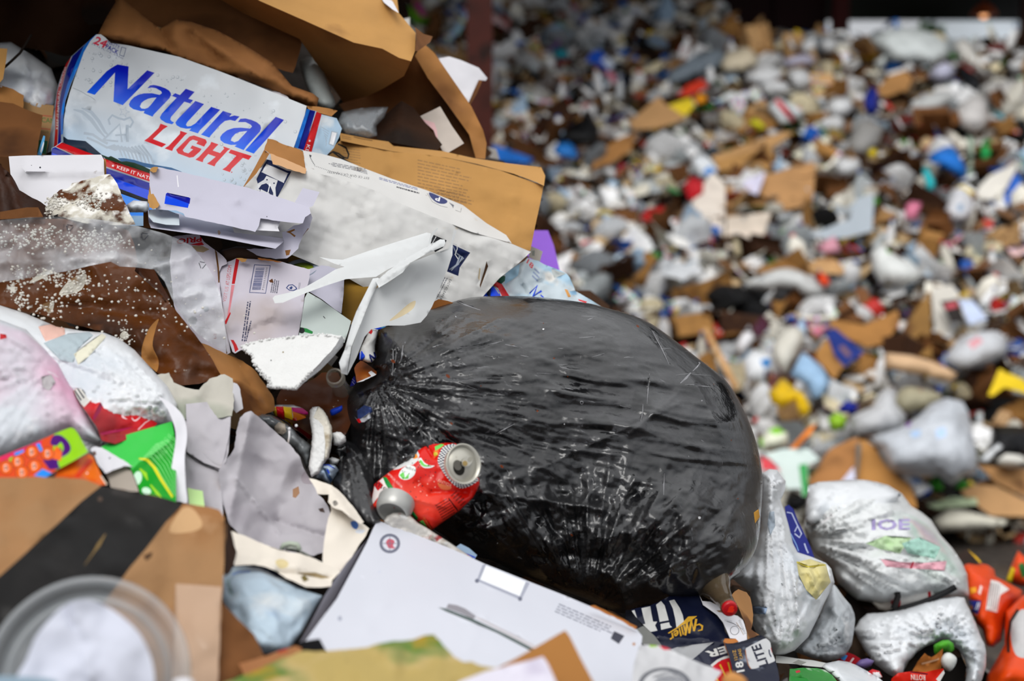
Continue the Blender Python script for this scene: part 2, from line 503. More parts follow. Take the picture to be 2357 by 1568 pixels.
def circ(c, r, n=14, ry=None, ang=0.0):
    ry = ry or r; ca, sa = math.cos(math.radians(ang)), math.sin(math.radians(ang))
    return [(c[0] + r * math.cos(t) * ca - ry * math.sin(t) * sa, c[1] + r * math.cos(t) * sa + ry * math.sin(t) * ca) for t in [2 * math.pi * k / n for k in range(n)]]
def ringp(c, r0, r1, n=20, sq=1.0, ang=0.0):
    return [circ(c, r0, n, r0 * sq, ang), circ(c, r1, n, r1 * sq, ang)]
def stroke(pts, w):
    """a drawn line as an outline"""
    p = np.array(pts, float); n = len(p); L = []; Rr = []
    for i in range(n):
        t = p[min(i + 1, n - 1)] - p[max(i - 1, 0)]; t = t / (np.linalg.norm(t) + 1e-9); nn = np.array([-t[1], t[0]]) * (w if not isinstance(w, (list, tuple)) else w[i]) / 2
        L.append(tuple(p[i] + nn)); Rr.append(tuple(p[i] - nn))
    return L + Rr[::-1]
def star(c, r, rot=0):
    return [(c[0] + (r if k % 2 == 0 else r * .42) * math.sin(math.radians(36 * k + rot)), c[1] - (r if k % 2 == 0 else r * .42) * math.cos(math.radians(36 * k + rot))) for k in range(10)]
def lines(p0, p1, down, n, th, frag=0.0, seed=1, gaps=0.25):
    """rows of small print: each row broken into word-like bars"""
    r = random.Random(seed); out = []; p0 = np.array(p0, float); p1 = np.array(p1, float); dn = np.array(down, float)
    un = dn / np.linalg.norm(dn) * th
    for i in range(n):
        a = p0 + dn * i; b = p1 + dn * i; t = 0.0; end = 1.0 if not frag else r.uniform(1 - frag, 1)
        while t < end:
            w = r.uniform(0.04, 0.13); e = min(end, t + w)
            q0 = a + (b - a) * t; q1 = a + (b - a) * e
            out.append([tuple(q0), tuple(q1), tuple(q1 + un), tuple(q0 + un)]); t = e + 0.02
    return out
# ================================================================ SETTING: yard, shed, far rubbish slope
Y0, SLOPE = 6.5, 0.55
def box(name, c, s, mat, parent=None, **kw):
    c = np.array(c, float); s = np.array(s, float) / 2
    V = [c + s * np.array(q) for q in [(-1, -1, -1), (1, -1, -1), (1, 1, -1), (-1, 1, -1), (-1, -1, 1), (1, -1, 1), (1, 1, 1), (-1, 1, 1)]]
    F = [(0, 3, 2, 1), (4, 5, 6, 7), (0, 1, 5, 4), (1, 2, 6, 5), (2, 3, 7, 6), (3, 0, 4, 7)]
    return link(name, V, F, mat, None, parent, False, **kw)
def hbeam(name, x, y, z0, z1, w, mat, **kw):
    t = w * 0.12; pr = [(-w / 2, -w / 2), (w / 2, -w / 2), (w / 2, -w / 2 + t), (t / 2, -w / 2 + t), (t / 2, w / 2 - t), (w / 2, w / 2 - t), (w / 2, w / 2), (-w / 2, w / 2), (-w / 2, w / 2 - t), (-t / 2, w / 2 - t), (-t / 2, -w / 2 + t), (-w / 2, -w / 2 + t)]
    n = len(pr); V = [(x + a, y + b, z) for z in (z0, z1) for a, b in pr]
    F = [(i, (i + 1) % n, n + (i + 1) % n, n + i) for i in range(n)] + [tuple(range(n))[::-1], tuple(range(n, 2 * n))]
    return link(name, V, F, mat, None, None, False, **kw)
M_asph = mk('wet_asphalt', '#4a443f', 0.35, 0.3, 6, layers=[('#2c2724', 3, .45, .6), ('#6a625a', 40, .6, .72)], bump=((60, .5, .01), (9, .4, .02)), rvar=(3, .4, .6, .18, .6))
gx = np.linspace(-30, 30, 31); gy = np.linspace(-6, 60, 34)
V = [(a, b, 0.0) for b in gy for a in gx]; nx = len(gx)
F = [(j * nx + i, j * nx + i + 1, (j + 1) * nx + i + 1, (j + 1) * nx + i) for j in range(len(gy) - 1) for i in range(nx - 1)]
link('ground', V, F, M_asph, kind='structure')
M_wall = mk('dark_maroon_steel', '#2a0808', 0.6, 0.25, 2, corr=(6, .5, 0))
M_roof = mk('shade_black_roof_steel', '#0d0908', 0.8, 0.3, 1)  # near black: the underside's shade is put into the colour
M_col = mk('red_oxide_steel', '#5a140f', 0.5, 0.3, 5, layers=[('#2a120c', 7, .5, .65)])
M_colb = mk('brown_oxide_steel', '#4a2018', 0.5, 0.3, 5, layers=[('#22110c', 7, .5, .65)])
box('wall_back', (-2.6, 15.6, 2.5), (12.0, 0.12, 5.0), M_wall, kind='structure')
for k in range(16):
    box('trim_4', (-8.4 + k * .75, 15.51, 2.5), (0.05, 0.06, 5.0), M_wall, kind='structure')
box('ceiling', (2.5, 16.7, 5.1), (20, 11.0, 0.2), M_roof, kind='structure')
V = [(x, y, z) for z in (5.0, 5.2) for x, y in ((-9, 8.3), (.1, 8.3), (2.4, 11.3), (-9, 11.3))]
link('ceiling', V, [(3, 2, 1, 0), (4, 5, 6, 7)] + [(i, (i + 1) % 4, 4 + (i + 1) % 4, 4 + i) for i in range(4)], M_roof, None, None, False, kind='structure')
hbeam('trim_1', -0.19, 8.5, 0, 5.0, 0.15, M_colb, kind='structure')
hbeam('trim_2', 3.50, 15.35, 0, 5.0, 0.16, M_col, kind='structure')
hbeam('trim_3', 5.52, 15.35, 0, 5.0, 0.16, M_colb, kind='structure')
# shed lamp
M_lampg = mk('glowing_orange_shade', '#b5532e', 0.5, 0.1)
tl = T('hanging_lamp', 'orange dome lamp hanging under the dark shed roof', 'lamp', (2265, 20, 17.5))
lc = P(2265, 22, 17.5)
lathe('lamp_shade', lc, (0, 0, 1), [(-.07, .16), (-.03, .145), (.03, .10), (.07, .05), (.09, .03)], mk('orange_enamel', '#d96a3c', .4, .1), tl)
lathe('lamp_rod', lc + np.array([0, 0, .09]), (0, 0, 1), [(0, .012), (5.0 - lc[2] - .09, .012)], M_roof, tl, seg=8)
me_b = lathe('bulb', lc + np.array([0, 0, -.06]), (0, 0, 1), [(-.05, .01), (-.035, .04), (0, .05), (.04, .03)], mk('lit_bulb', '#ffb27a', .4, 0), tl, seg=12)
bm_ = MATS['lit_bulb'].node_tree.nodes
for q in bm_:
    if q.type == 'BSDF_PRINCIPLED': q.inputs['Emission Color'].default_value = (1, .45, .2, 1); q.inputs['Emission Strength'].default_value = 1.5
# beyond the shed: pale building and shrubs
tb = T('pale_building', 'pale grey industrial building seen through the shed opening', 'building', (2245, 60, 25))
for (xa, xb, zt, nm) in ((2150, 2322, 5.6, 'wall_panel'), (2330, 2400, 5.5, 'wall_panel')):
    x0, x1 = P(xa, 100, 25)[0], P(xb, 100, 25)[0]
    box(nm, ((x0 + x1) / 2, 26.5, zt / 2), (x1 - x0, 3, zt), mk('pale_cladding', '#c9d0d6', .5, .06, 1, corr=(3, .3, 0)), tb)
x0, x1 = P(2322, 100, 25)[0], P(2330, 100, 25)[0]
box('downpipe', ((x0 + x1) / 2, 25.4, 2.6), (x1 - x0, .1, 5.2), mk('dark_pipe', '#23282c', .5), tb)
box('low_canopy', (P(2310, 100, 25)[0], 24.6, 4.75), (.9, 1.2, .4), mk('pale_canopy', '#e3e8ec', .5, .05), tb)
def leafy(name, c, r, n, cols, label, seed):
    rr = random.Random(seed); V = []; F = []; M = []
    for k in range(n):
        a = rr.uniform(0, 6.28); b = math.acos(rr.uniform(-1, 1)); q = r[0] * rr.uniform(.55, 1.0)
        p = np.array(c) + np.array([q * math.cos(a) * math.sin(b), r[1] * math.sin(a) * math.sin(b) * rr.uniform(.5, 1), r[2] * math.cos(b) * rr.uniform(.6, 1)])
        u = np.array([rr.gauss(0, 1) for _ in range(3)]); u /= np.linalg.norm(u); w = np.cross(u, [rr.gauss(0, 1) for _ in range(3)]); w /= np.linalg.norm(w); s = rr.uniform(.08, .16)
        i = len(V); V += [p - u * s, p + w * s * .5, p + u * s, p - w * s * .5]; F.append((i, i + 1, i + 2, i + 3)); M.append(rr.randrange(2))
    t = bpy.data.objects.new(name, None); COL.objects.link(t); t.location = (c[0], c[1], 0); tag(t, label, 'shrub', 'shrubs beyond the shed')
    link('foliage', V, F, [mk('leaf_a', cols[0], .6), mk('leaf_b', cols[1], .6)], M, t, False)
    tube('trunk', [(c[0], c[1], 0), (c[0] + .05, c[1], c[2])], .09, mk('bark', '#3a2c20', .9), t)
for k, (px, w, ht, lb) in enumerate(((2010, .75, 4.85, 'green shrub beside the red steel column beyond the shed'), (2085, .6, 5.05, 'darker green shrub between column and pale building'), (2130, .5, 5.1, 'green shrub touching the corner of the pale building'), (2195, .65, 4.8, 'low dark shrub in front of the pale building'))):
    q = P(px, 80, 22.8); leafy('leafy_shrub', (q[0], q[1], ht - .75), (w, .6, .75), 900, ('#3d5a2a', '#24401c'), lb, k)

# ---------------------------------------------------------------- far slope underneath the loose things (uncountable mixed litter)
def zheap(x, y):
    top = 4.6 - 1.5 * sstep(1.1, 2.3, np.asarray(x, float) * 13.0 / np.maximum(np.asarray(y, float), 1))
    z = (y - Y0) * SLOPE
    return np.minimum(z, top + 0.05 * np.sin(x * 3)) 
def ds(px, py):
    k = FW[2] - (py - H / 2) / FPX * UP[2]; m = FW[1] - (py - H / 2) / FPX * UP[1]
    D = (1.3 + SLOPE * Y0) / (SLOPE * m - k)
    if k < 0: D = min(D, -1.3 / k)
    return D
def mottled(name, pal, scale, rough=.7):
    m = bpy.data.materials.new(name); m.use_nodes = True; t = m.node_tree; N = t.nodes; L = t.links; b = N['Principled BSDF']
    tc = N.new('ShaderNodeTexCoord'); v = N.new('ShaderNodeTexVoronoi'); v.inputs['Scale'].default_value = scale
    n = N.new('ShaderNodeTexNoise'); n.inputs['Scale'].default_value = scale * .8; ad = N.new('ShaderNodeMix'); ad.data_type = 'VECTOR'; ad.inputs[0].default_value = .12
    L.new(tc.outputs['Object'], n.inputs['Vector']); L.new(tc.outputs['Object'], ad.inputs[4]); L.new(n.outputs['Color'], ad.inputs[5]); L.new(ad.outputs[1], v.inputs['Vector'])
    sp = N.new('ShaderNodeSeparateColor'); L.new(v.outputs['Color'], sp.inputs[0]); r = N.new('ShaderNodeValToRGB'); r.color_ramp.interpolation = 'CONSTANT'
    e = r.color_ramp.elements
    for k, c in enumerate(pal):
        q = e[k] if k < 2 else e.new(k / len(pal)); q.position = k / len(pal); q.color = (*hx(c), 1)
    L.new(sp.outputs[0], r.inputs[0]); L.new(r.outputs[0], b.inputs['Base Color']); b.inputs['Roughness'].default_value = rough
    bp = N.new('ShaderNodeBump'); bp.inputs['Strength'].default_value = .8; bp.inputs['Distance'].default_value = .03; L.new(v.outputs['Distance'], bp.inputs['Height']); L.new(bp.outputs[0], b.inputs['Normal'])
    return m
PAL = ['#2a1d13', '#5a4228', '#98948c', '#1e150e', '#6d675c', '#15120f', '#6a4c2a', '#a6a6a6', '#2d2116', '#4d4f50', '#1c1712', '#7d705a', '#3d2818', '#202226', '#4f493c']  # darkened palette: shade of the gaps between loose things put into the colour
M_lit = mottled('mixed_litter', PAL, 9)
nx, ny = 150, 120
X, Y = np.meshgrid(np.linspace(-5, 9.5, nx), np.linspace(6.2, 15.3, ny)); X = X.ravel(); Y = Y.ravel()
Zh = zheap(X, Y) + .16 * facet(X * 2.2, Y * 2.2, 4) + .12 * fbm(X, Y, 8) - .18
Zh = np.maximum(Zh, -.05 - .05 * (Y < 6.5))
link('mixed_litter', np.c_[X, Y, Zh], [(j * nx + i, j * nx + i + 1, (j + 1) * nx + i + 1, (j + 1) * nx + i) for j in range(ny - 1) for i in range(nx - 1)], M_lit,
     label='compacted mixed litter underneath the loose things of the far rubbish slope', cat='litter', kind='stuff')
rr = random.Random(5); V = []; F = []; Mi = []
cols = ['#e8e6e2', '#c2a57c', '#7a5636', '#d9d4c4', '#9aa0a4', '#c9433a', '#2d6fc0', '#e3c53a', '#4f8a3c', '#f2f2f2', '#3b2a1d', '#b7c9d8']
wts = [18, 14, 20, 10, 6, 3, 3, 3, 2, 12, 24, 4]
mm = [mk('scrap_%s' % c[1:], c, .6, .15, 20) for c in cols]
for k in range(12000):
    y = rr.uniform(6.45, 14.5); x = rr.uniform(-2.2, 5.4) * (y / 10.0) ; s = rr.uniform(.02, .075)
    z = float(zheap(x, y)) + rr.uniform(-.05, .1)
    a, b, c = rr.uniform(0, 6.28), rr.uniform(-.9, .9), rr.uniform(-.9, .9)
    Rm = (Matrix.Rotation(a, 3, 'Z') @ Matrix.Rotation(b, 3, 'X') @ Matrix.Rotation(c, 3, 'Y'))
    i = len(V); el = rr.uniform(.5, 1.6)
    for q in ((-1, -1, 0), (0, -1.1, .4), (1, -.8, 0), (1, 1, .1), (0, .9, .5), (-1.1, .9, 0)):
        w = Rm @ Vector((q[0] * s * el, q[1] * s, q[2] * s)); V.append((x + w.x, y + w.y, z + w.z))
    F += [(i, i + 1, i + 4, i + 5), (i + 1, i + 2, i + 3, i + 4)]; q = rr.choices(range(len(cols)), wts)[0]; Mi += [q, q]
link('small_scraps', V, F, mm, Mi, None, False, label='small torn scraps strewn all over the far rubbish slope', cat='scraps', kind='stuff')

# ================================================================ loose things on the far slope (one of each kind, then copies)
O_pap = mk('blurred_paper', '#ffffff', .7, .18, 9, obj=True, bump=(25, .3, .02))
O_prt = mk('printed_board', '#ffffff', .55, .08, 9, obj=True, patches=9.0)
O_pla = mk('thin_plastic', '#ffffff', .35, .2, 7, obj=True, bump=(18, .7, .04), transl=.15)
O_crd = mk('brown_board', '#ffffff', .8, .18, 6, obj=True, layers=[('#5a3a20', 4, .58, .72)], bump=(40, .2, .01))
O_met = mk('can_metal', '#c8c8c8', .3, .1, metal=.8)
O_sol = mk('solid_plastic', '#ffffff', .35, .06, 9, obj=True)
def ico(n):
    b = bmesh.new(); bmesh.ops.create_icosphere(b, subdivisions=n, radius=1.0); v = np.array([q.co[:] for q in b.verts]); f = [tuple(q.index for q in p.verts) for p in b.faces]; b.free(); return v, f
def mesh(name, V, F, mats, M=None, smooth=True):
    me = bpy.data.meshes.new(name); me.from_pydata(np.asarray(V, float).tolist(), [], [tuple(map(int, f)) for f in F])
    for m in mats: me.materials.append(m)
    if M is not None: me.polygons.foreach_set('material_index', np.asarray(M, np.int32))
    me.polygons.foreach_set('use_smooth', np.full(len(me.polygons), smooth)); me.update(); return me
def n3(v, s, seed): return fbm(v[:, 0] * s + v[:, 2] * s * .7, v[:, 1] * s - v[:, 2] * s * .6, seed, 3)
def v_bag(k):
    v, f = ico(4); r = 1 + .45 * n3(v, 1.3, k) + .16 * facet(v[:, 0] * 3 + v[:, 2], v[:, 1] * 3 - v[:, 2], k); v = v * r[:, None]
    v[:, 2] *= .6; nk = sstep(.55, 1.1, v[:, 0]); v[:, 1] *= 1 - .7 * nk; v[:, 2] *= 1 - .5 * nk; v[:, 0] += .4 * nk
    return mesh('crumpled_bag', v * .5, f, [O_pla])
def v_ball(k):
    v, f = ico(3); r = 1 + .7 * facet(v[:, 0] * 2 + v[:, 2], v[:, 1] * 2 - v[:, 2] * .8, k + 40); return mesh('crumpled_paper', v * r[:, None] * .5 * np.array([1, .8, .6]), f, [O_pap], None, False)
def v_slab(k, mat, nm, w, t, curl, fold_a):
    n = 12; U = np.linspace(-.5, .5, n); X, Y = np.meshgrid(U, U); x = X.ravel(); y = Y.ravel() * w
    x = x + .06 * vn(y * 5, x * 0 + k, k); y = y + .06 * vn(x * 5, y * 0 + k, k + 1)
    z = curl * (x * x + .5 * x * y) + fold_a * np.abs(x - .1 * k + .2) + .08 * facet(x * 3, y * 3, k)
    V = np.concatenate([np.c_[x, y, z], np.c_[x, y, z - t]]); m = n * n; q = [(j * n + i, j * n + i + 1, (j + 1) * n + i + 1, (j + 1) * n + i) for j in range(n - 1) for i in range(n - 1)]
    F = q + [tuple(m + a for a in p[::-1]) for p in q]; B = [i for i in range(n)] + [j * n + n - 1 for j in range(1, n)] + [(n - 1) * n + i for i in range(n - 2, -1, -1)] + [j * n for j in range(n - 2, 0, -1)]
    F += [(B[i], m + B[i], m + B[(i + 1) % len(B)], B[(i + 1) % len(B)]) for i in range(len(B))]
    return mesh(nm, V, F, [mat], None, False)
def v_lat(nm, prof, mats, segm, seg=14, sq=0.0, dentk=None):
    V = []; F = []; M = []
    for (t, r) in prof:
        for k in range(seg):
            th = 2 * math.pi * k / seg; c, s = math.cos(th), math.sin(th); e = 1 / max(abs(c), abs(s)); q = r * (1 + sq * (min(e, 1.3) - 1)); V.append((t, q * c, q * s))
    for i in range(len(prof) - 1):
        for k in range(seg): F.append((i * seg + k, i * seg + (k + 1) % seg, (i + 1) * seg + (k + 1) % seg, (i + 1) * seg + k)); M.append(segm[i])
    F += [tuple(range(seg))[::-1], tuple((len(prof) - 1) * seg + k for k in range(seg))]; M += [segm[0], segm[-1]]
    V = np.array(V)
    if dentk is not None: V[:, 1:] *= (1 + .35 * vn(V[:, 0] * 5, V[:, 1] * 9, dentk))[:, None]
    return mesh(nm, V, F, mats, M)
def v_box(k):
    w, h = (.6, .25) if k % 2 else (.7, .4); V = []; F = []; t = .012
    def pl(a, b, c, d):
        i = len(V); n = np.cross(np.subtract(b, a), np.subtract(d, a)); n = n / np.linalg.norm(n) * t
        for q in (a, b, c, d): V.append(q)
        for q in (a, b, c, d): V.append(tuple(np.array(q) - n))
        F.extend([(i, i + 1, i + 2, i + 3), (i + 7, i + 6, i + 5, i + 4)] + [(i + j, i + 4 + j, i + 4 + (j + 1) % 4, i + (j + 1) % 4) for j in range(4)])
    a = [(-.5, -w / 2, 0), (.5, -w / 2, 0), (.5, w / 2, 0), (-.5, w / 2, 0)]; s = .05 * k
    b = [(-.5 + s, -w / 2, h), (.5 + s, -w / 2, h), (.5 + s, w / 2, h), (-.5 + s, w / 2, h)]
    pl(*a)
    for i in range(4):
        pl(a[i], a[(i + 1) % 4], b[(i + 1) % 4], b[i])
        o = np.array([0, 0, .1]) + (np.array(b[i]) + np.array(b[(i + 1) % 4])) / 2 * .5 * np.array([1, 1, 0]) * (1 if (i + k) % 3 else -.6)
        pl(b[i], b[(i + 1) % 4], tuple(np.array(b[(i + 1) % 4]) + o), tuple(np.array(b[i]) + o))
    return mesh('cardboard_box', V, F, [O_crd], None, False)
BOT = [(0, .09), (.02, .13), (.3, .13), (.33, .12), (.5, .13), (.62, .12), (.78, .05), (.86, .045)]
KIND = {
 'crumpled_bag': ([v_bag(k) for k in range(6)], 'crumpled plastic bag', 'bag', (.16, .34)),
 'crumpled_paper': ([v_ball(k) for k in range(5)], 'crumpled paper', 'paper', (.09, .2)),
 'cardboard_piece': ([v_slab(k, O_crd, 'cardboard_piece', .55 + .1 * k, .02, .3 - .15 * k, .25 * (k % 3)) for k in range(5)], 'torn cardboard piece', 'cardboard', (.16, .42)),
 'cardboard_box': ([v_box(k) for k in range(4)], 'open cardboard box', 'box', (.22, .42)),
 'plastic_bottle': ([v_lat('plastic_bottle', BOT + [(.865, .055), (.93, .055)], [O_sol, mk('cap_%d' % k, c, .4, 0)], [0] * 7 + [1, 1], dentk=k) for k, c in enumerate(('#f0f0f0', '#2a62b8', '#c03028'))], 'plastic bottle', 'bottle', (.18, .3)),
 'drink_can': ([v_lat('drink_can', [(0, .12), (.03, .17), (.08, .19), (.8, .19), (.88, .15), (.9, .15)], [O_prt, O_met], [1, 1, 0, 1, 1], dentk=k + 9) for k in range(3)], 'dented drink can', 'can', (.1, .14)),
 'food_carton': ([v_slab(k, O_prt, 'food_carton', .6 + .08 * k, .06 + .03 * k, .1, .06 * k) for k in range(4)], 'printed food carton', 'carton', (.14, .3)),
 'paper_sheet': ([v_slab(k + 7, O_pap, 'paper_sheet', .7, .006, .5 - .3 * k, .15 * k) for k in range(4)], 'bent paper sheet', 'paper', (.14, .32)),
 'plastic_tub': ([v_lat('plastic_tub', [(0, .3), (.02, .33), (.5, .4), (.52, .43), (.54, .43), (.535, .38), (.06, .3)], [O_sol], [0] * 6), v_lat('plastic_tub', [(0, .2), (.02, .22), (.7, .3), (.72, .32), (.73, .29), (.08, .2)], [O_sol], [0] * 5)], 'empty plastic tub', 'tub', (.13, .24)),
 'milk_jug': ([v_lat('milk_jug', [(0, .2), (.03, .24), (.5, .25), (.62, .22), (.78, .1), (.86, .07), (.87, .08), (.93, .08)], [O_sol, mk('jug_cap_%d' % k, c, .4, 0)], [0] * 5 + [1, 1], 16, .8, k + 20) for k, c in enumerate(('#c8322c', '#2f62b0'))], 'plastic milk jug', 'jug', (.22, .3)),
 'food_tray': ([v_slab(k + 3, O_sol, 'food_tray', .65, .05, .9, 0) for k in range(2)], 'shallow food tray', 'tray', (.14, .26)),
 'wrapper': ([v_slab(k + 13, O_prt, 'wrapper', .35, .008, 1.3 - k, .5) for k in range(4)], 'creased wrapper', 'wrapper', (.09, .22)),
}
WH = [('white', '#fafafa', 12), ('off-white', '#efeadc', 6), ('pale grey', '#d6d9dc', 3), ('cream', '#eadcb8', 3), ('pale blue', '#b8d4ee', 2), ('clear grey', '#b0b6b8', 2)]
BR = [('tan', '#a97a42', 6), ('light tan', '#c49a68', 4), ('brown', '#6d4522', 6), ('dark brown', '#3a2110', 6)]
AC = [('blue', '#2360c0', 4), ('red', '#c9302a', 4), ('yellow', '#e8c020', 3), ('green', '#3f9a40', 2), ('orange', '#e87a28', 2), ('navy', '#1d2a66', 2), ('pink', '#e88aa0', 2), ('black', '#15151a', 3), ('purple', '#7a4aa0', 1), ('teal', '#1f8a98', 1)]
PALS = {'crumpled_bag': WH + [('black', '#141416', 2), ('grey', '#8a8e92', 2)], 'crumpled_paper': WH + [('tan', '#c9a47a', 3)], 'cardboard_piece': BR, 'cardboard_box': BR, 'plastic_bottle': WH + [('green', '#3f9a58', 1), ('blue', '#2f70c8', 1)],
        'drink_can': AC + WH[:3], 'food_carton': AC + WH + BR[:2], 'paper_sheet': WH + [('pale pink', '#eec8c8', 1)], 'plastic_tub': WH + AC[:3], 'milk_jug': WH[:3], 'food_tray': WH + [('black', '#18181a', 2)], 'wrapper': AC + WH}
CNT = {'crumpled_bag': 240, 'crumpled_paper': 250, 'cardboard_piece': 295, 'cardboard_box': 80, 'plastic_bottle': 170, 'drink_can': 110, 'food_carton': 200, 'paper_sheet': 190, 'plastic_tub': 90, 'milk_jug': 60, 'food_tray': 60, 'wrapper': 200}
LM = [('the steel column', 1105, 200), ('the far black bag', 1290, 285), ('the two tan cartons', 1760, 400), ('the bright blue tub', 2175, 390), ('the great pale sheet on the crest', 2095, 130), ('the yellow bag', 1815, 935),
      ('the torn open brown box', 1990, 770), ('the long white roll', 1810, 655), ('the purple panel', 1262, 580), ('the brown wedge carton', 1990, 1085), ('the clear knotted bag', 2140, 1010), ('the white carrier bag', 2065, 610),
      ('the cream square tube', 2120, 850), ('the red pouch', 1597, 432), ('the grey film', 1600, 150), ('the red steel column', 1930, 110), ('the red-striped pack', 1810, 255), ('the grey tub', 1995, 325), ('the blue crate', 2310, 450),
      ('the brown strip', 1410, 350), ('the shed wall', 1700, 90), ('the printed white bag', 2245, 810), ('the pale blue sheet', 1870, 860), ('the white stripe carton', 1625, 480), ('the black bag by the kerb of the heap', 2320, 1015)]
R3 = random.Random(11)
seq = [k for k, n in CNT.items() for _ in range(n)]; R3.shuffle(seq)
first = {}; n_ = len(seq); gi = 0; cells = []
for j in range(40):
    for i in range(47): cells.append((880 + 1530 * (i + .5) / 47, -40 + 1230 * (j + .5) / 40))
R3.shuffle(cells)
def keep_clear(px, py):
    return (1060 < px < 1150 and py < 380 and False)
for idx, kd in enumerate(seq):
    px, py = cells[idx % len(cells)]; px += R3.uniform(-25, 25); py += R3.uniform(-22, 22)
    if py > 1175 and px < 2150: py -= 60
    D = ds(px, py); p = P(px, py, D); zt = float(zheap(p[0], p[1]))
    if p[2] > zt + .04: continue
    vars_, words_, cat_, (s0, s1) = KIND[kd]; vi = R3.randrange(len(vars_)); s = R3.uniform(s0, s1) * (1.25 if R3.random() < .15 else 1) * (0.66 + .03 * max(0, D - 6))
    cn, chx, _ = R3.choices(PALS[kd], [q[2] for q in PALS[kd]])[0]
    if (kd, vi) not in first:
        o = bpy.data.objects.new(kd, vars_[vi]); first[(kd, vi)] = o
    else: o = first[(kd, vi)].copy()
    COL.objects.link(o)
    flat = kd in ('cardboard_piece', 'paper_sheet', 'food_carton', 'food_tray', 'cardboard_box', 'crumpled_bag')
    tl_ = .55 if flat else 1.4
    o.rotation_euler = (R3.gauss(math.radians(32) if flat else 0, tl_), R3.gauss(0, tl_), R3.uniform(0, 6.28))
    o.location = (p[0] , p[1] - .02, p[2] + R3.uniform(-.02, .10)); o.scale = (s, s, s)
    c = hx(chx); f_ = R3.uniform(.72, 1.05); o.color = (c[0] * f_, c[1] * f_, c[2] * f_, 1)
    lm = min(LM, key=lambda q: (q[1] - px) ** 2 + (q[2] - py) ** 2)
    rel = 'above' if py < lm[2] - 40 else ('below' if py > lm[2] + 40 else 'beside'); sz = 'small' if s < s0 + (s1 - s0) * .33 else ('large' if s > s0 + (s1 - s0) * .7 else 'middling')
    lab = f'{sz} {cn} {words_} {rel} {lm[0]}'
    tag(o, lab, cat_, f'{cn} {words_} items {rel} {lm[0]}')
# ================================================================ far slope: the things that stand out
def B(name, label, cat, out, col, mat=None, kind='s', off=.42, thick=.02, hf=.12, cr=.03, arts=(), step=20, tilt=.55, seed=None, parent=None, sp=False):
    seed = seed or (sum(map(ord, name + (label or ''))) % 97)
    a = np.array(out); x0, y0 = a.min(0); x1, y1 = a.max(0); cx, cy = a.mean(0); dc = ds(cx, cy) - off
    g = lambda y: dc + (ds(cx, y) - ds(cx, cy)) * tilt
    ctrl = [(x0, y0, g(y0)), (x1, y0, g(y0)), (cx, y1, g(y1))]
    mat = mat or O_pap
    if sp: out = spline(out, 5)
    aa = [(l, mk('mark_' + c[1:], c, .5, .05)) for l, c in arts]
    if kind == 's': o = sheet(name, out, ctrl, mat, parent, thick=thick, step=step, disp=[crumple(70, cr, seed)], arts=aa, seed=seed)
    else: o = pillow(name, out, ctrl, mat, parent, hf=hf, step=step, disp=[crumple(55, cr * 1.4, seed), wavy(26, cr * .6, seed)], arts=aa, seed=seed)
    o.color = (*hx(col), 1); tag(o, label, cat)
    return o
B('plastic_bag', 'black plastic bag caught on the far slope above the blue lid', 'bag', D1((1110, 950), (1180, 850), (1270, 790), (1300, 730), (1350, 800), (1390, 880), (1360, 950), (1220, 960)), '#121214', O_pla, 'p', sp=True)
B('plastic_sheet', 'bright blue flat sheet showing behind the tan carton edge', 'plastic', D1((640, 960), (760, 990), (950, 1060), (920, 1090), (660, 1075)), '#2a78d8', O_pla)
B('domed_cover', 'blue domed lid under the far black bag', 'lid', D1((1085, 1010), (1120, 955), (1190, 950), (1245, 1010), (1240, 1060), (1150, 1055)), '#2a78c8', O_sol, 'p', hf=.06, cr=.005, sp=True)
B('grey_film', 'long grey film with a pointed end on the upper slope', 'film', D1((1790, 580), (1880, 460), (2060, 350), (2200, 330), (2240, 370), (2190, 450), (2040, 510), (1900, 560)), '#7f8a94', O_pla, 'p', hf=.1)
B('plastic_basin', 'cream rounded basin right of the long grey film', 'basin', D2((180, 480), (200, 390), (330, 335), (410, 360), (440, 450), (300, 510)), '#d9cbb0', O_sol, 'p', cr=.005, sp=True)
B('snack_wrapper', 'bright yellow wrapper beside the red and orange ones', 'wrapper', D1((1860, 700), (2000, 650), (2030, 700), (1980, 770), (1830, 780)), '#ecd030', O_pla)
B('snack_wrapper', 'orange rounded pack touching the bright yellow wrapper', 'wrapper', D1((2020, 650), (2060, 615), (2110, 630), (2110, 680), (2040, 705)), '#f09a18', O_sol, 'p', hf=.05)
B('snack_wrapper', 'red strip wrapper just above the bright yellow one', 'wrapper', D1((1910, 640), (1980, 570), (2080, 525), (2125, 580), (1990, 645)), '#e0412a', O_pla)
B('detergent_pouch', 'blue and white pouch high on the slope near the column', 'pouch', D1((1300, 410), (1345, 345), (1395, 330), (1440, 380), (1500, 430), (1460, 470), (1350, 420)), '#2a60d8', O_pla, arts=[(D1((1400, 400), (1440, 380), (1500, 430), (1460, 470)), '#cfd8ea')])
B('plastic_tub', 'small teal tub in the dark upper slope', 'tub', D1((1070, 350), (1110, 315), (1170, 325), (1195, 390), (1120, 400)), '#1c8a9a', O_sol, 'p', hf=.08)
B('produce_bag', 'green and pink bag at the top left of the far slope', 'bag', D1((95, 80), (140, 10), (190, 10), (240, 110), (250, 150), (170, 175)), '#6fae28', O_pla, 'p', arts=[(D1((135, 15), (190, 10), (240, 110), (205, 115)), '#d83a9a')])
B('red_pouch', 'red pouch with a white blue-printed bag above it', 'pouch', D1((1950, 1260), (2010, 1170), (2090, 1210), (2085, 1290), (2000, 1345)), '#c8202a', O_pla, 'p', hf=.05)
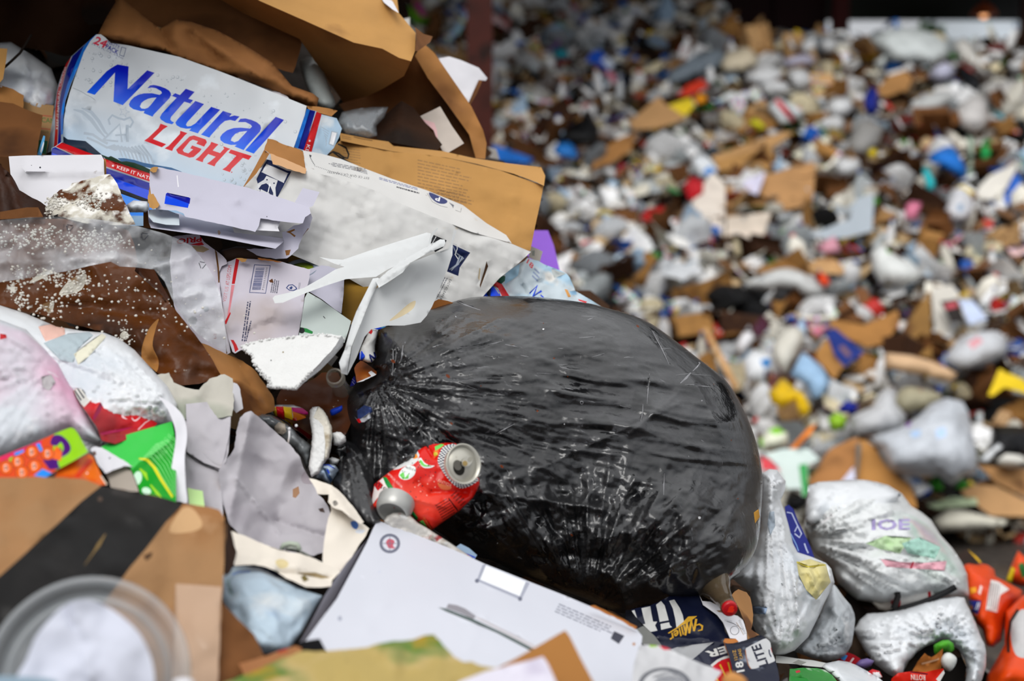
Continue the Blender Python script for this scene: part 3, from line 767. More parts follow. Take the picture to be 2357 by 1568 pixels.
B('printed_bag', 'white and blue printed bag directly above the red pouch', 'bag', D1((2000, 1080), (2060, 1020), (2110, 1040), (2190, 1130), (2150, 1200), (2060, 1180)), '#eef2f6', O_pla, 'p', hf=.07, arts=[(D1((2080, 1150), (2130, 1110), (2180, 1140), (2140, 1190)), '#4a8ad0')])
B('red_wrapper', 'red crumpled wrapper left of the white striped carton', 'wrapper', D1((1655, 1455), (1720, 1390), (1835, 1375), (1800, 1440), (1720, 1485)), '#d02a2a', O_pla, 'p', hf=.04)
B('cardboard_strip', 'long brown cardboard strip rising from the far blue lid', 'cardboard', D1((1330, 1140), (1400, 1000), (1550, 910), (1650, 890), (1600, 1010), (1480, 1090)), '#9a6c3c', O_crd)
B('cardboard_strip', 'tan cardboard strip at mid slope below the yellow wrapper', 'cardboard', D1((1590, 820), (1790, 640), (1830, 690), (1980, 790), (1780, 860), (1620, 870)), '#b48a5c', O_crd)
o = B('plastic_sheet', 'great pale plastic sheet slumped on the crest by the opening', 'sheet', D2((1220, 300), (1300, 250), (1400, 205), (1560, 195), (1700, 240), (1800, 320), (1790, 400), (1680, 480), (1560, 450), (1480, 440), (1400, 430), (1290, 505), (1265, 440), (1340, 380)), '#dde3e2', O_pla, 'p', hf=.3, cr=.08, off=.35)
B('plastic_strip', 'white draped plastic strip right of the great pale sheet', 'bag', D2((1830, 310), (1900, 262), (1960, 310), (2070, 560), (1990, 490), (1880, 430)), '#d9d6cf', O_pla, 'p', hf=.1)
B('rubber_sheet', 'black sheet fold below the white draped strip', 'sheet', D2((1850, 440), (1960, 510), (2030, 590), (2000, 665), (1920, 655), (1890, 560)), '#14161a', O_pla, 'p', hf=.06)
t = T('tilted_carton', 'tilted open tan carton below the great pale sheet', 'carton', (2060, 215, ds(2060, 215) - .3))
B('top_flap', None, None, D2((1280, 640), (1370, 535), (1490, 495), (1535, 560), (1500, 640), (1330, 690)), '#a07444', O_crd, parent=t)
B('inside_wall', None, None, D2((1275, 680), (1330, 690), (1480, 650), (1525, 700), (1440, 860), (1360, 875)), '#5a4028', O_crd, parent=t, off=.12)
B('lavender_bag', 'pale lavender bag with a red fold beside the black sheet', 'bag', D2((1640, 540), (1700, 470), (1770, 435), (1845, 490), (1830, 545), (1740, 565)), '#d6d6ec', O_pla, 'p')
B('paper_bag', 'brown paper bag folded under the pale lavender bag', 'bag', D2((1640, 610), (1780, 545), (1870, 560), (1915, 625), (1830, 650)), '#8f6238', O_crd, 'p', hf=.08, off=.1)
B('cloudy_tub', 'cloudy grey oblong tub at the upper right', 'tub', D2((1480, 810), (1580, 680), (1750, 635), (1845, 670), (1790, 735), (1600, 845)), '#b9bab8', O_sol, 'p', cr=.01)
B('striped_pack', 'pale pack with two red stripes', 'pack', D2((510, 760), (585, 685), (740, 760), (765, 800), (690, 865), (600, 875)), '#e3e8ea', O_pla, 'p', hf=.07, arts=[(D2((560, 715), (590, 700), (720, 850), (690, 870)), '#d8404a'), (D2((680, 705), (720, 715), (765, 780), (735, 775)), '#d85a64')])
t = T('tan_carton', 'collapsed tan carton with a long top flap', 'carton', (1720, 370, ds(1720, 370) - .3))
B('long_flap', None, None, D2((110, 1110), (630, 925), (690, 945), (560, 1040), (140, 1140)), '#b68c5c', O_crd, parent=t, off=.38)
B('side_panel', None, None, D2((140, 1140), (540, 1035), (565, 1130), (500, 1235), (200, 1315), (160, 1200)), '#a67c48', O_crd, parent=t, off=.3)
B('tan_carton', 'large flat tan carton with a white square sticker', 'carton', D2((200, 1330), (330, 1285), (845, 1140), (852, 1200), (830, 1445), (560, 1505), (200, 1535)), '#b28658', O_crd, thick=.05, cr=.015, arts=[(D2((260, 1450), (370, 1450), (370, 1512), (260, 1512)), '#f2efe8'), (D2((520, 1390), (590, 1380), (590, 1415), (525, 1425)), '#6a4a2c')], off=.3)
B('paper_scrap', 'lavender scrap lying over both tan cartons', 'paper', D2((325, 1290), (495, 1215), (480, 1280), (440, 1380), (370, 1350)), '#cfcbe0', O_pap, off=.42)
B('white_carton', 'white carton panel with a blue stripe across its foot', 'carton', [(1572, 515), (1600, 450), (1640, 395), (1670, 425), (1668, 545), (1620, 545)], '#ddd2c6', O_pap, arts=[([(1590, 500), (1600, 505), (1660, 525), (1655, 542), (1588, 515)], '#2f62b0')], off=.28)
B('white_carton', 'square beige-white carton panel under the large flat tan carton', 'carton', [(1672, 500), (1775, 488), (1748, 578), (1672, 572)], '#d2c4b4', O_pap, off=.26)
B('tray_lid', 'pale grey flat lid right of the square beige-white panel', 'lid', [(1858, 542), (1955, 505), (1972, 455), (2012, 445), (2008, 532), (1945, 548), (1900, 550)], '#a9b2ba', O_sol, cr=.008)
B('blue_tub', 'bright blue tub lying open at the right of the slope', 'tub', D2((1640, 1130), (1700, 1070), (1810, 1035), (1880, 1120), (1915, 1200), (1890, 1265), (1780, 1200), (1700, 1185)), '#1f7ee0', O_pla, 'p', sp=True)
B('teal_cup', 'teal cup under the bright blue tub', 'cup', D2((1605, 1200), (1640, 1175), (1700, 1290), (1685, 1350), (1640, 1345)), '#2ac0c8', O_sol, 'p', hf=.06)
B('pale_stick', 'long pale green strip hanging beside the bright blue tub', 'strip', D2((1925, 950), (1972, 980), (1975, 1310), (1905, 1335), (1925, 1200)), '#b9cdb8', O_pla, 'p', hf=.05, off=.3)
B('green_bottle', 'bright green bottle at the right of the slope', 'bottle', D2((2015, 1050), (2060, 975), (2112, 1030), (2090, 1110), (2060, 1175), (2020, 1110)), '#189a4a', O_sol, 'p', hf=.08, cr=.005, sp=True)
B('blue_crate', 'blue plastic crate piece at the right edge', 'crate', D2((2075, 1195), (2180, 1175), (2300, 1255), (2312, 1315), (2260, 1445), (2120, 1455), (2065, 1405), (2200, 1350), (2235, 1260)), '#1e64c8', O_sol, off=.25, thick=.08)
B('curved_sheet', 'curved white panel laid across the blue crate', 'panel', D2((2000, 1335), (2080, 1245), (2260, 1155), (2275, 1190), (2200, 1335), (2100, 1415), (2000, 1405)), '#ddd8ce', O_sol, off=.33)
B('knotted_bag', 'round white knotted bag below the pale green strip', 'bag', D2((1775, 1445), (1820, 1350), (1900, 1335), (1965, 1420), (1955, 1525), (1860, 1565), (1775, 1545)), '#e6e6ea', O_pla, 'p', sp=True, arts=[(D2((1850, 1450), (1890, 1440), (1900, 1490), (1860, 1500)), '#8aa0b8')])
B('grey_tub', 'grey tapered tub with a yellow spot beside it', 'tub', D2((1075, 1045), (1140, 865), (1230, 845), (1335, 900), (1300, 1005), (1225, 1095), (1140, 1105)), '#8d8b88', O_sol, 'p', cr=.02)
B('yellow_disc', 'small yellow lid at the foot of the grey tapered tub', 'lid', D2((1215, 1080), (1245, 1045), (1290, 1055), (1295, 1100), (1245, 1120)), '#e4c828', O_sol, 'p', hf=.03, off=.4)
B('rounded_bag', 'rounded grey-white bag above the bright blue tub', 'bag', D2((1815, 820), (1880, 740), (1960, 675), (2045, 700), (2075, 860), (1990, 935), (1860, 895)), '#d3cfcc', O_pla, 'p', hf=.2, sp=True)
B('slumped_bag', 'slumped pale grey bag at the upper right edge', 'bag', D2((2035, 610), (2150, 570), (2310, 580), (2335, 690), (2180, 720), (2060, 695)), '#c4c1bd', O_pla, 'p', hf=.15, sp=True)
B('pink_wrapper', 'pink wrapper near the round white knotted bag', 'wrapper', D2((1490, 1450), (1530, 1420), (1605, 1430), (1575, 1555), (1485, 1545)), '#ec8aa8', O_pla, 'p', hf=.04)
B('yellow_pack', 'bright yellow pack left of the red striped pack', 'pack', D2((370, 860), (430, 830), (505, 900), (450, 930)), '#d8d020', O_sol, 'p', hf=.05)
B('gold_tray', 'off-white tray with a yellow rim pointing up right', 'tray', D2((690, 1090), (940, 960), (965, 1000), (745, 1130)), '#d9d6c0', O_sol, off=.3)
B('lavender_crate', 'pale lavender box half buried below the shed wall', 'box', D2((620, 420), (760, 380), (860, 410), (800, 470), (640, 480)), '#c6c2d6', O_pla, 'p', hf=.12)
for (pts, lb) in ((D2((630, 350), (640, 250), (670, 225), (710, 250), (705, 360)), 'upright white bag at the foot of the shed wall'), (D2((735, 330), (800, 240), (850, 225), (865, 330), (800, 400)), 'white peaked bag left of the red steel column'), (D2((870, 300), (910, 245), (970, 260), (1005, 340), (930, 380)), 'pale bag heaped against the red steel column'), (D2((350, 540), (440, 480), (560, 480), (640, 540), (560, 590), (400, 590)), 'broad white bag beside the cream basin'), (D2((650, 520), (720, 480), (800, 510), (815, 600), (720, 630)), 'round white bag right of the broad white one'), (D2((460, 600), (560, 570), (660, 600), (650, 670), (520, 680)), 'pale green-white bag under the broad white one'), (D2((930, 760), (1000, 690), (1100, 710), (1100, 790), (1000, 840)), 'white spotted cloth left of the dark blue drum'), (D2((980, 1160), (1060, 1110), (1160, 1130), (1150, 1210), (1040, 1250)), 'cream bowl below the grey tapered tub')):
    B('plastic_bag', lb, 'bag', pts, '#e4e5e6', O_pla, 'p', hf=.14, sp=True)
B('blue_drum', 'dark blue fabric bundle beside the tilted open carton', 'bundle', D2((1190, 690), (1240, 600), (1290, 640), (1300, 780), (1250, 820), (1200, 780)), '#1c2a8a', O_pla, 'p')
B('long_roll', 'long white rolled bag lying across mid slope', 'bag', D4((50, 590), (130, 510), (330, 450), (440, 465), (560, 530), (640, 600), (615, 690), (530, 665), (380, 605), (200, 615)), '#d9dad8', O_pla, 'p', hf=.16, sp=True, off=.3)
B('carrier_bag', 'white carrier bag with a small green mark', 'bag', D4((995, 330), (1060, 265), (1120, 290), (1160, 330), (1270, 370), (1385, 480), (1345, 545), (1250, 585), (1060, 560), (995, 450)), '#eaece9', O_pla, 'p', hf=.16, off=.35, arts=[(D4((1105, 290), (1150, 300), (1165, 335), (1120, 335)), '#8ad05a')])
t = T('torn_brown_box', 'torn open brown box in the middle of the far slope', 'box', (1990, 770, ds(1990, 770) - .35))
for (nm, pts, c, of) in (('inner_flap', D4((710, 790), (800, 680), (945, 820), (930, 855), (720, 835)), '#6a4526', .2), ('inner_flap', D4((870, 590), (955, 600), (1045, 760), (1015, 845), (900, 700)), '#7a5030', .26), ('back_wall', D4((1000, 640), (1240, 640), (1340, 740), (1180, 860), (1040, 830)), '#3a2413', .1), ('front_panel', D4((690, 830), (800, 850), (940, 875), (1195, 765), (1215, 860), (1100, 1015), (960, 1045), (690, 910)), '#a8763f', .36), ('side_panel', D4((1170, 1060), (1250, 880), (1350, 740), (1440, 600), (1455, 1135)), '#8a6636', .34)):
    B(nm, None, None, pts, c, O_crd, parent=t, off=of)
B('navy_pack', 'navy blue pack with faint orange print against the torn brown box', 'pack', D4((655, 930), (720, 895), (945, 1080), (800, 1195), (720, 1100)), '#1b2f78', O_pap, off=.45, arts=[(D4((750, 1040), (790, 1030), (850, 1100), (820, 1120)), '#7a5a60')])
B('tan_flap', 'tan flap tucked under the navy blue pack', 'cardboard', D4((580, 1080), (680, 960), (740, 1130), (790, 1190), (720, 1285), (590, 1140)), '#a87840', O_crd, off=.4)
t = T('square_tube', 'cream square cardboard tube with a dark open end', 'tube', (2115, 848, ds(2115, 848) - .5))
B('tube_wall', None, None, D4((1105, 1085), (1300, 1105), (1470, 1155), (1645, 1240), (1605, 1315), (1400, 1262), (1095, 1205)), '#d4b08a', O_pap, 'p', hf=.1, cr=.004, parent=t, off=.5)
B('open_end', None, None, D4((1615, 1275), (1700, 1185), (1745, 1220), (1655, 1300)), '#17110c', O_crd, parent=t, off=.45)  # near-black sheet: shade of the tube's hollow put into the colour
B('printed_bag', 'large white printed bag slumped at the right', 'bag', D4((1600, 1050), (1680, 960), (1830, 925), (1960, 930), (2015, 1010), (1990, 1125), (1850, 1185), (1700, 1225), (1555, 1150)), '#dcdee2', O_pla, 'p', hf=.2, sp=True, off=.35, arts=[(D4((1720, 1010), (1800, 960), (1840, 1000), (1760, 1060)), '#dfa0a8')])
B('clear_tub', 'pale clear tub above the large white printed bag', 'tub', D4((1450, 600), (1600, 570), (1660, 640), (1620, 760), (1560, 1040), (1490, 980), (1460, 780)), '#cfcac0', O_sol, off=.3)
B('blue_card', 'pale blue card standing between two printed packs', 'card', D4((1650, 680), (1760, 690), (1875, 830), (1735, 870)), '#bcc8e2', O_pap, off=.45)
B('dark_label', 'dark pack with a red label right of the pale clear tub', 'pack', D4((1515, 700), (1640, 680), (1705, 845), (1600, 860)), '#2a2422', O_pap, off=.42, arts=[(D4((1550, 720), (1640, 700), (1650, 740), (1560, 760)), '#c0505a')])
B('cream_jug', 'cream jug standing left of the pale blue sheet', 'jug', D4((250, 1080), (310, 950), (400, 880), (490, 930), (485, 1020), (400, 1160), (340, 1255)), '#d6d2c6', O_sol, 'p', hf=.1, cr=.008, sp=True, off=.4)
B('white_cup', 'white cup with blue print near the yellow bag', 'cup', D4((35, 1150), (110, 1055), (235, 1100), (255, 1200), (180, 1305), (60, 1295)), '#e8eaec', O_sol, 'p', hf=.1, cr=.01, off=.4, arts=[(D4((160, 1140), (235, 1120), (245, 1180), (190, 1200)), '#3a86c8'), (D4((190, 1230), (220, 1220), (225, 1290), (200, 1290)), '#1f4a90')])
B('white_cup', 'plain white cup above the one with blue print', 'cup', D4((0, 980), (80, 875), (120, 980), (30, 1110), (-20, 1060)), '#e8e6e8', O_sol, 'p', hf=.08, cr=.01, off=.4)
B('yellow_bag', 'bright yellow bag folded over at the foot of the slope', 'bag', D4((225, 1380), (330, 1275), (420, 1350), (480, 1380), (545, 1500), (520, 1568), (460, 1560), (420, 1450), (330, 1505), (245, 1460)), '#f0c410', O_pla, 'p', hf=.09, off=.6)
B('blue_sheet', 'pale blue crumpled sheet above the yellow bag', 'sheet', D4((385, 1250), (480, 1075), (620, 1180), (695, 1300), (640, 1400), (560, 1430), (520, 1340)), '#a9cdee', O_pla, 'p', hf=.09, off=.45)
B('olive_bag', 'olive grey lumpy bag above the clear knotted bag', 'bag', D4((1160, 1500), (1240, 1345), (1480, 1380), (1525, 1425), (1400, 1510), (1250, 1530)), '#b5ae92', O_pla, 'p', hf=.12, sp=True, off=.4)
B('white_pouch', 'upright white pouch with an orange tint', 'pouch', D4((1005, 1490), (1060, 1380), (1160, 1340), (1195, 1400), (1150, 1510), (1080, 1570)), '#e6e3e2', O_pla, 'p', hf=.08, off=.6)
B('yellow_crate', 'yellow plastic crate corner at the right edge', 'crate', D4((1875, 1405), (1960, 1205), (2150, 1290), (2200, 1400), (2000, 1345), (1910, 1410)), '#e6c418', O_sol, off=.5, thick=.06)
B('maroon_scrap', 'dark maroon scrap near the long white rolled bag', 'scrap', D4((100, 900), (190, 795), (225, 900), (150, 980)), '#4a1730', O_pla)
B('orange_cover', 'orange red lid at the end of the long white roll', 'lid', D4((550, 500), (600, 480), (650, 490), (695, 555), (650, 595)), '#e8481c', O_sol, 'p', hf=.04)
B('tan_cardboard', 'light tan panel behind the long white roll', 'cardboard', D4((385, 455), (690, 350), (795, 450), (785, 495), (560, 485)), '#c49a6a', O_crd, off=.28)
B('pink_hat', 'pink translucent wrapper right of the flat grey lid', 'wrapper', D4((575, 285), (720, 205), (775, 330), (640, 340)), '#e0a0b0', O_pla, 'p', hf=.06)
B('brown_stick', 'tan wooden stick slanting beside the big black bag', 'stick', D3((1360, 900), (1400, 900), (1640, 1340), (1600, 1370)), '#c69a68', O_crd, off=.35, thick=.05, cr=.004)
tag(sheet('purple_panel', D3((60, 165), (200, 165), (245, 280), (292, 480), (300, 900), (-60, 900)), [(1225, 530, 2.85), (1280, 530, 2.87), (1260, 740, 2.62)], mk('purple_plastic', '#8a55c8', .35, .05), thick=.006, step=14), 'purple plastic panel behind the tan carton corner', 'panel')
B('lime_pack', 'lime green pack left of the white pouch group', 'pack', D5((845, 350), (920, 295), (995, 330), (985, 425), (890, 445)), '#9ccc30', O_pla, 'p', hf=.06, off=.5)
B('navy_scrap', 'dark blue pack above the lime green one', 'pack', D5((915, 275), (1000, 205), (1095, 240), (1050, 305), (960, 305)), '#1a2aa0', O_pla, 'p', hf=.05, off=.5)
B('slack_bag', 'slack grey-white bag with a peaked top at the slope foot', 'bag', D5((1010, 335), (1200, 250), (1290, 105), (1360, 125), (1375, 230), (1455, 330), (1430, 435), (1200, 475), (1050, 465)), '#d6d7d9', O_pla, 'p', hf=.15, off=.6)
B('clear_bag', 'large clear knotted bag with pale contents at the slope foot', 'bag', D5((1180, 490), (1400, 420), (1550, 330), (1640, 235), (1760, 185), (1885, 215), (1935, 310), (1995, 640), (1985, 775), (1900, 785), (1800, 855), (1700, 785), (1450, 785), (1330, 735), (1270, 600)), '#d6dbe2', O_pla, 'p', hf=.28, cr=.04, off=.75, arts=[(D5((1440, 380), (1490, 360), (1490, 400), (1455, 415)), '#8a5aa8'), (D5((1480, 450), (1560, 430), (1560, 480), (1500, 490)), '#b0cdf0'), (D5((1680, 430), (1750, 410), (1760, 480), (1690, 500)), '#b8d2f4')])
t = T('wedge_carton', 'brown carton with two curved halves like a wedge', 'carton', (1985, 1080, ds(1985, 1080) - .7))
B('left_half', None, None, spline(D5((710, 860), (790, 700), (860, 590), (960, 535), (1060, 495), (1085, 520), (1065, 805), (960, 840)), 4), '#b07a48', O_crd, parent=t, off=.7, cr=.01)
B('right_half', None, None, spline(D5((1080, 525), (1200, 555), (1290, 700), (1390, 790), (1490, 880), (1530, 1040), (1400, 950), (1200, 850), (1070, 815)), 4), '#b98448', O_crd, parent=t, off=.62, cr=.01)
B('tape_strip', None, None, D5((1070, 540), (1095, 530), (1110, 560), (1080, 810), (1065, 810)), '#6a655c', O_sol, parent=t, off=.74, thick=.004)
B('paper_scrap', 'lavender white scrap stuck inside the brown wedge carton', 'paper', D5((950, 835), (1050, 715), (1062, 815)), '#d2d2e6', O_pap, off=.8)
B('wipes_pack', 'white pack with blue print right of the brown wedge carton', 'pack', D5((1365, 755), (1500, 745), (1655, 880), (1640, 915), (1540, 975), (1480, 855)), '#eef0f4', O_pla, 'p', hf=.06, off=.55, arts=[(D5((1530, 955), (1645, 880), (1645, 915), (1545, 975)), '#1f58c0'), (D5((1490, 810), (1570, 800), (1590, 830), (1510, 850)), '#7a9ad0')])
B('flat_carton', 'flat tan carton at the right edge of the slope foot', 'carton', D5((1990, 700), (2120, 715), (2420, 740), (2420, 975), (2150, 840)), '#b88a5a', O_crd, off=.35, cr=.01)
B('flat_carton', 'lower tan carton lying on the asphalt at the right', 'carton', D5((1870, 895), (1990, 855), (2150, 865), (2420, 1000), (2420, 1100), (2100, 1090), (1900, 940)), '#bf9466', O_crd, off=.3, cr=.01)
for pts, lb in ((D5((1630, 840), (1700, 755), (1745, 890), (1660, 900)), 'bright green leaf shaped scrap under the large clear bag'), (D5((1820, 880), (1880, 800), (1945, 850), (1900, 890)), 'smaller green scrap right of the leaf shaped one')):
    B('green_scrap', lb, 'scrap', pts, '#3a9a2a', O_pla, 'p', hf=.03, off=.45)
B('wrapper_heap', 'green and white flat wrapper lying above the asphalt edge', 'wrapper', D5((1610, 1015), (1800, 945), (1990, 955), (2005, 1005), (1700, 1040)), '#cfe0b8', O_pla, off=.3)
B('paper_heap', 'pale wet paper spread along the asphalt edge', 'paper', D5((1660, 1120), (1780, 1040), (1900, 1050), (2050, 1090), (2280, 1135), (2150, 1185), (1850, 1210), (1720, 1215)), '#d8d4c4', O_pap, 'p', hf=.08, off=.25)
B('black_bag', 'small black bag wedged behind the pale tied bag', 'bag', D5((510, 1010), (560, 890), (700, 950), (690, 1020), (600, 1065)), '#18181b', O_pla, 'p', hf=.1, off=.5)
B('clamshell', 'clear clamshell box with a green label strip', 'box', D5((365, 615), (500, 580), (700, 575), (790, 660), (700, 700), (695, 940), (655, 940), (645, 885), (530, 885), (480, 720)), '#d3e2dc', O_sol, off=.75, arts=[(D5((630, 700), (695, 690), (695, 940), (660, 940)), '#35a050')])
B('red_pouch', 'coral red pouch behind the edge of the big black bag', 'pouch', D5((335, 635), (400, 655), (490, 745), (350, 740)), '#f0505a', O_pla, off=.85)
B('cake_box', 'lime and white cake box below the yellow bag', 'box', D5((325, 510), (400, 425), (460, 405), (545, 460), (545, 560), (350, 590)), '#eef0d8', O_sol, 'p', hf=.1, off=.7, arts=[(D5((390, 440), (460, 405), (530, 450), (450, 470)), '#8ad038'), (D5((325, 510), (350, 480), (355, 580), (345, 585)), '#8ad038')])
B('orange_strip', 'orange strip pointing up beside the yellow bag', 'strip', D5((545, 590), (700, 420), (765, 385), (720, 465), (600, 590)), '#f0882a', O_pla, off=.7)
B('black_bag', 'wide black bag at the right edge of the slope foot', 'bag', D5((2030, 645), (2100, 540), (2110, 400), (2300, 400), (2420, 420), (2420, 640), (2200, 660)), '#131316', O_pla, 'p', hf=.15, off=.4)
B('white_spoon', 'white plastic handle lying against the wide black bag', 'handle', D5((2005, 665), (2160, 535), (2195, 560), (2080, 685)), '#e6e8ea', O_sol, 'p', hf=.03, cr=.002, off=.7)
B('foam_lump', 'white foam lump above the flat tan carton', 'foam', D5((2140, 665), (2220, 615), (2320, 625), (2420, 680), (2300, 715), (2180, 715)), '#e0ddd4', O_pap, 'p', hf=.08, off=.5)
# ================================================================ NEAR HEAP: what everything rests on
M_deep = mottled('shade_dark_litter', ['#1c130c', '#2b1d12', '#0f0b08', '#3d2a19', '#181310', '#4a3828', '#231a14'], 14, .9)  # near-black browns carry the deep shade of the gaps in the colour
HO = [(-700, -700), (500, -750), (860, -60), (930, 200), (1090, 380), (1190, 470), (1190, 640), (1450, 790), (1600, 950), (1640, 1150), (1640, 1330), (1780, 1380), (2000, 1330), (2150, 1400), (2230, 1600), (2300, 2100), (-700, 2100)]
HC = [(0, 0, 2.78), (500, 0, 2.85), (900, 100, 2.95), (0, 500, 2.5), (500, 500, 2.55), (1000, 500, 2.75), (0, 900, 2.2), (600, 950, 2.25), (1100, 1000, 2.5), (1500, 1100, 2.55), (0, 1400, 1.72), (600, 1400, 1.95), (1200, 1400, 2.3), (1700, 1500, 2.55), (2200, 1500, 2.95), (0, 2000, 1.5), (1200, 2000, 1.8), (-600, -600, 2.2), (300, -600, 2.5)]
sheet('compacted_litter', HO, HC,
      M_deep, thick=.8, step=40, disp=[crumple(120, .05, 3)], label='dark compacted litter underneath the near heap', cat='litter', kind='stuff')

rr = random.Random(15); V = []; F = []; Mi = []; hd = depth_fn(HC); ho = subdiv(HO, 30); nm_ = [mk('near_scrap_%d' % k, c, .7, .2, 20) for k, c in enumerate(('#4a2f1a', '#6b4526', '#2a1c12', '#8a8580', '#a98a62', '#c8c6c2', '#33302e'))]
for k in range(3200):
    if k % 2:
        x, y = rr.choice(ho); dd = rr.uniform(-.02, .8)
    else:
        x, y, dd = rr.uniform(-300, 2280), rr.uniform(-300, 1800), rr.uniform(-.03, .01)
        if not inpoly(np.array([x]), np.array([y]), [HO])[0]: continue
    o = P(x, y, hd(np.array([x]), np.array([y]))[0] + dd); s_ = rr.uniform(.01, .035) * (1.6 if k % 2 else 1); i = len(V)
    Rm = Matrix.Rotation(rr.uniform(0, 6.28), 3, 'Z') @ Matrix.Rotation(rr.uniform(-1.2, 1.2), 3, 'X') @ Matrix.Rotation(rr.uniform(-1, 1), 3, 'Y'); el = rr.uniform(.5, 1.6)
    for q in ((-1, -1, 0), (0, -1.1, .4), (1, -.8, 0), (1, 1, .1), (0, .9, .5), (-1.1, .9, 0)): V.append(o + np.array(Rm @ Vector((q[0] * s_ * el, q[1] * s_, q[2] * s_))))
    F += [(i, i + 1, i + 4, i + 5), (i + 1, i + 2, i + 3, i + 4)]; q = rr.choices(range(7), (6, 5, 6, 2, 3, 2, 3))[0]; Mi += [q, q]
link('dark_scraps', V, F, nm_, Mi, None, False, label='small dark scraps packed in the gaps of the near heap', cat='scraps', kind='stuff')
# ---------------------------------------------------------------- materials of the near things
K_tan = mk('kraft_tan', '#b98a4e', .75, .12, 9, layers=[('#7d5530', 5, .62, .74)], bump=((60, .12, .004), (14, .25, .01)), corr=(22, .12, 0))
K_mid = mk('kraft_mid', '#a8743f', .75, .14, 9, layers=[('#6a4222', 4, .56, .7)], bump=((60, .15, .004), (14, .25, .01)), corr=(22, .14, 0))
K_brn = mk('kraft_brown', '#7a4e2a', .8, .16, 9, layers=[('#4a2c16', 5, .5, .66)], bump=(30, .3, .006), corr=(22, .18, 0))
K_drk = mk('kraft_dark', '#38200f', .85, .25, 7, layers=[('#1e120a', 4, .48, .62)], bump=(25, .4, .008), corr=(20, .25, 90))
K_orn = mk('kraft_orange', '#b9743a', .8, .16, 12, layers=[('#7c4a22', 6, .55, .7)], bump=(30, .25, .006))
K_olv = mk('kraft_olive', '#9a7428', .8, .16, 9, layers=[('#6d4d18', 5, .52, .68)], corr=(20, .2, 90))
P_bag = mk('paper_bag_brown', '#8f5f35', .8, .14, 7, layers=[('#5f3a1c', 4, .55, .7)], bump=(20, .3, .008))
W_wht = mk('white_board', '#dcdbe0', .6, .04, 8, layers=[('#b9aa98', 6, .68, .82), ('#8f8078', 30, .74, .8)], bump=(14, .12, .006))
W_lil = mk('lilac_white_board', '#bfbdcc', .6, .05, 8, layers=[('#b0a8a8', 5, .66, .8), ('#6e5a48', 40, .76, .8)], bump=(14, .15, .006))
W_gry = mk('grey_board', '#b7b3b8', .7, .07, 6, layers=[('#8f8790', 4, .58, .74), ('#7a6450', 12, .7, .8)], bump=(10, .25, .01))
W_crm = mk('cream_board', '#e9e0d2', .6, .05, 6, layers=[('#cdb37a', 9, .68, .78), ('#7e6a50', 40, .74, .8)], bump=(10, .25, .01))
W_car = mk('long_carton_white', '#d3d2cf', .6, .05, 8, layers=[('#b89a60', 14, .66, .78, 5, (1, 1, 3)), ('#8a8078', 40, .72, .8)], bump=(14, .2, .008))
W_usp = mk('mail_box_white', '#c2bcc6', .65, .06, 6, layers=[('#a89a94', 5, .52, .72), ('#7a624c', 22, .68, .78)], bump=(12, .3, .01))
BRW = mk('wet_brown_board', '#663610', .38, .3, 7, layers=[('#2f1707', 5, .46, .6), ('#a85c14', 9, .60, .72), ('#d6cdb8', 13, .64, .69, 8), ('#e4e0d6', 42, .68, .73, 6)], bump=((18, .5, .012), (5, .5, .02)), rvar=(9, .4, .6, .22, .55))
BRM = mk('mouldy_brown_board', '#5a3012', .42, .3, 7, layers=[('#2c170a', 5, .46, .6), ('#cfcabc', 20, .49, .56, 10), ('#f0eee8', 34, .54, .62, 8)], bump=((18, .5, .012), (30, .5, .01)))
BLK = mk('black_film', '#121214', .30, .1, 12, layers=[('#2b2b2d', 6, .46, .6, 6), ('#0c0c0e', 13, .55, .58, 8), ('#5a5a5d', 46, .70, .75, 6, (1, 3, 1))], bump=((34, .16, .008, 6), (110, .1, .003, 3)), rvar=(13, .5, .6, .30, .14), spec=.85)
FOAM = mk('foam_beads_white', '#dcdcda', .7, .03, 60, bump=(220, .5, .003, 1), layers=[('#c9b48a', 10, .72, .8)])
FOAMD = mk('foam_dirty', '#d6d0c2', .7, .1, 60, bump=(200, .6, .003, 1), layers=[('#8d7a58', 22, .55, .68)])
PLW = mk('milky_plastic', '#eceeee', .28, .04, 9, layers=[('#d2b24c', 13, .70, .76, 6), ('#9a7a30', 30, .74, .79, 6)], transl=.3, bump=(9, .15, .006))
PLT = mk('milky_clear_plastic', '#dfe8e4', .3, .03, 9, transl=.35, alpha=.86)
FILM = mk('clear_film', '#e8eaee', .2, .05, 9, film=(8, .38, .72, .06, .62), bump=((16, .4, .015, 6),), spec=.7, layers=[('#f4f4f6', 8, .56, .70, 7)])
CLR = mk('clear_plastic', '#c4ccd2', .08, .05, 9, alpha=.38, bump=(20, .4, .008), spec=.9)
BAGW = mk('white_bag_film', '#eceff2', .28, .06, 6, layers=[('#ccd5de', 5, .54, .70, 5)], bump=((9, .2, .02, 3),), transl=.12, spec=.5)
BAGC = mk('tinted_bag_film', '#eaeded', .28, .06, 6, layers=[('#bcd3c6', 3.5, .54, .66, 2), ('#e9bcc4', 4.5, .60, .70, 2), ('#c0c8dc', 5, .62, .72, 2)], bump=((9, .2, .02, 3),), transl=.12, spec=.5)
def ink(c, rough=.5): return mk('ink_' + c.strip('#'), c, rough, .05, 20)
def px(*p): return list(p)

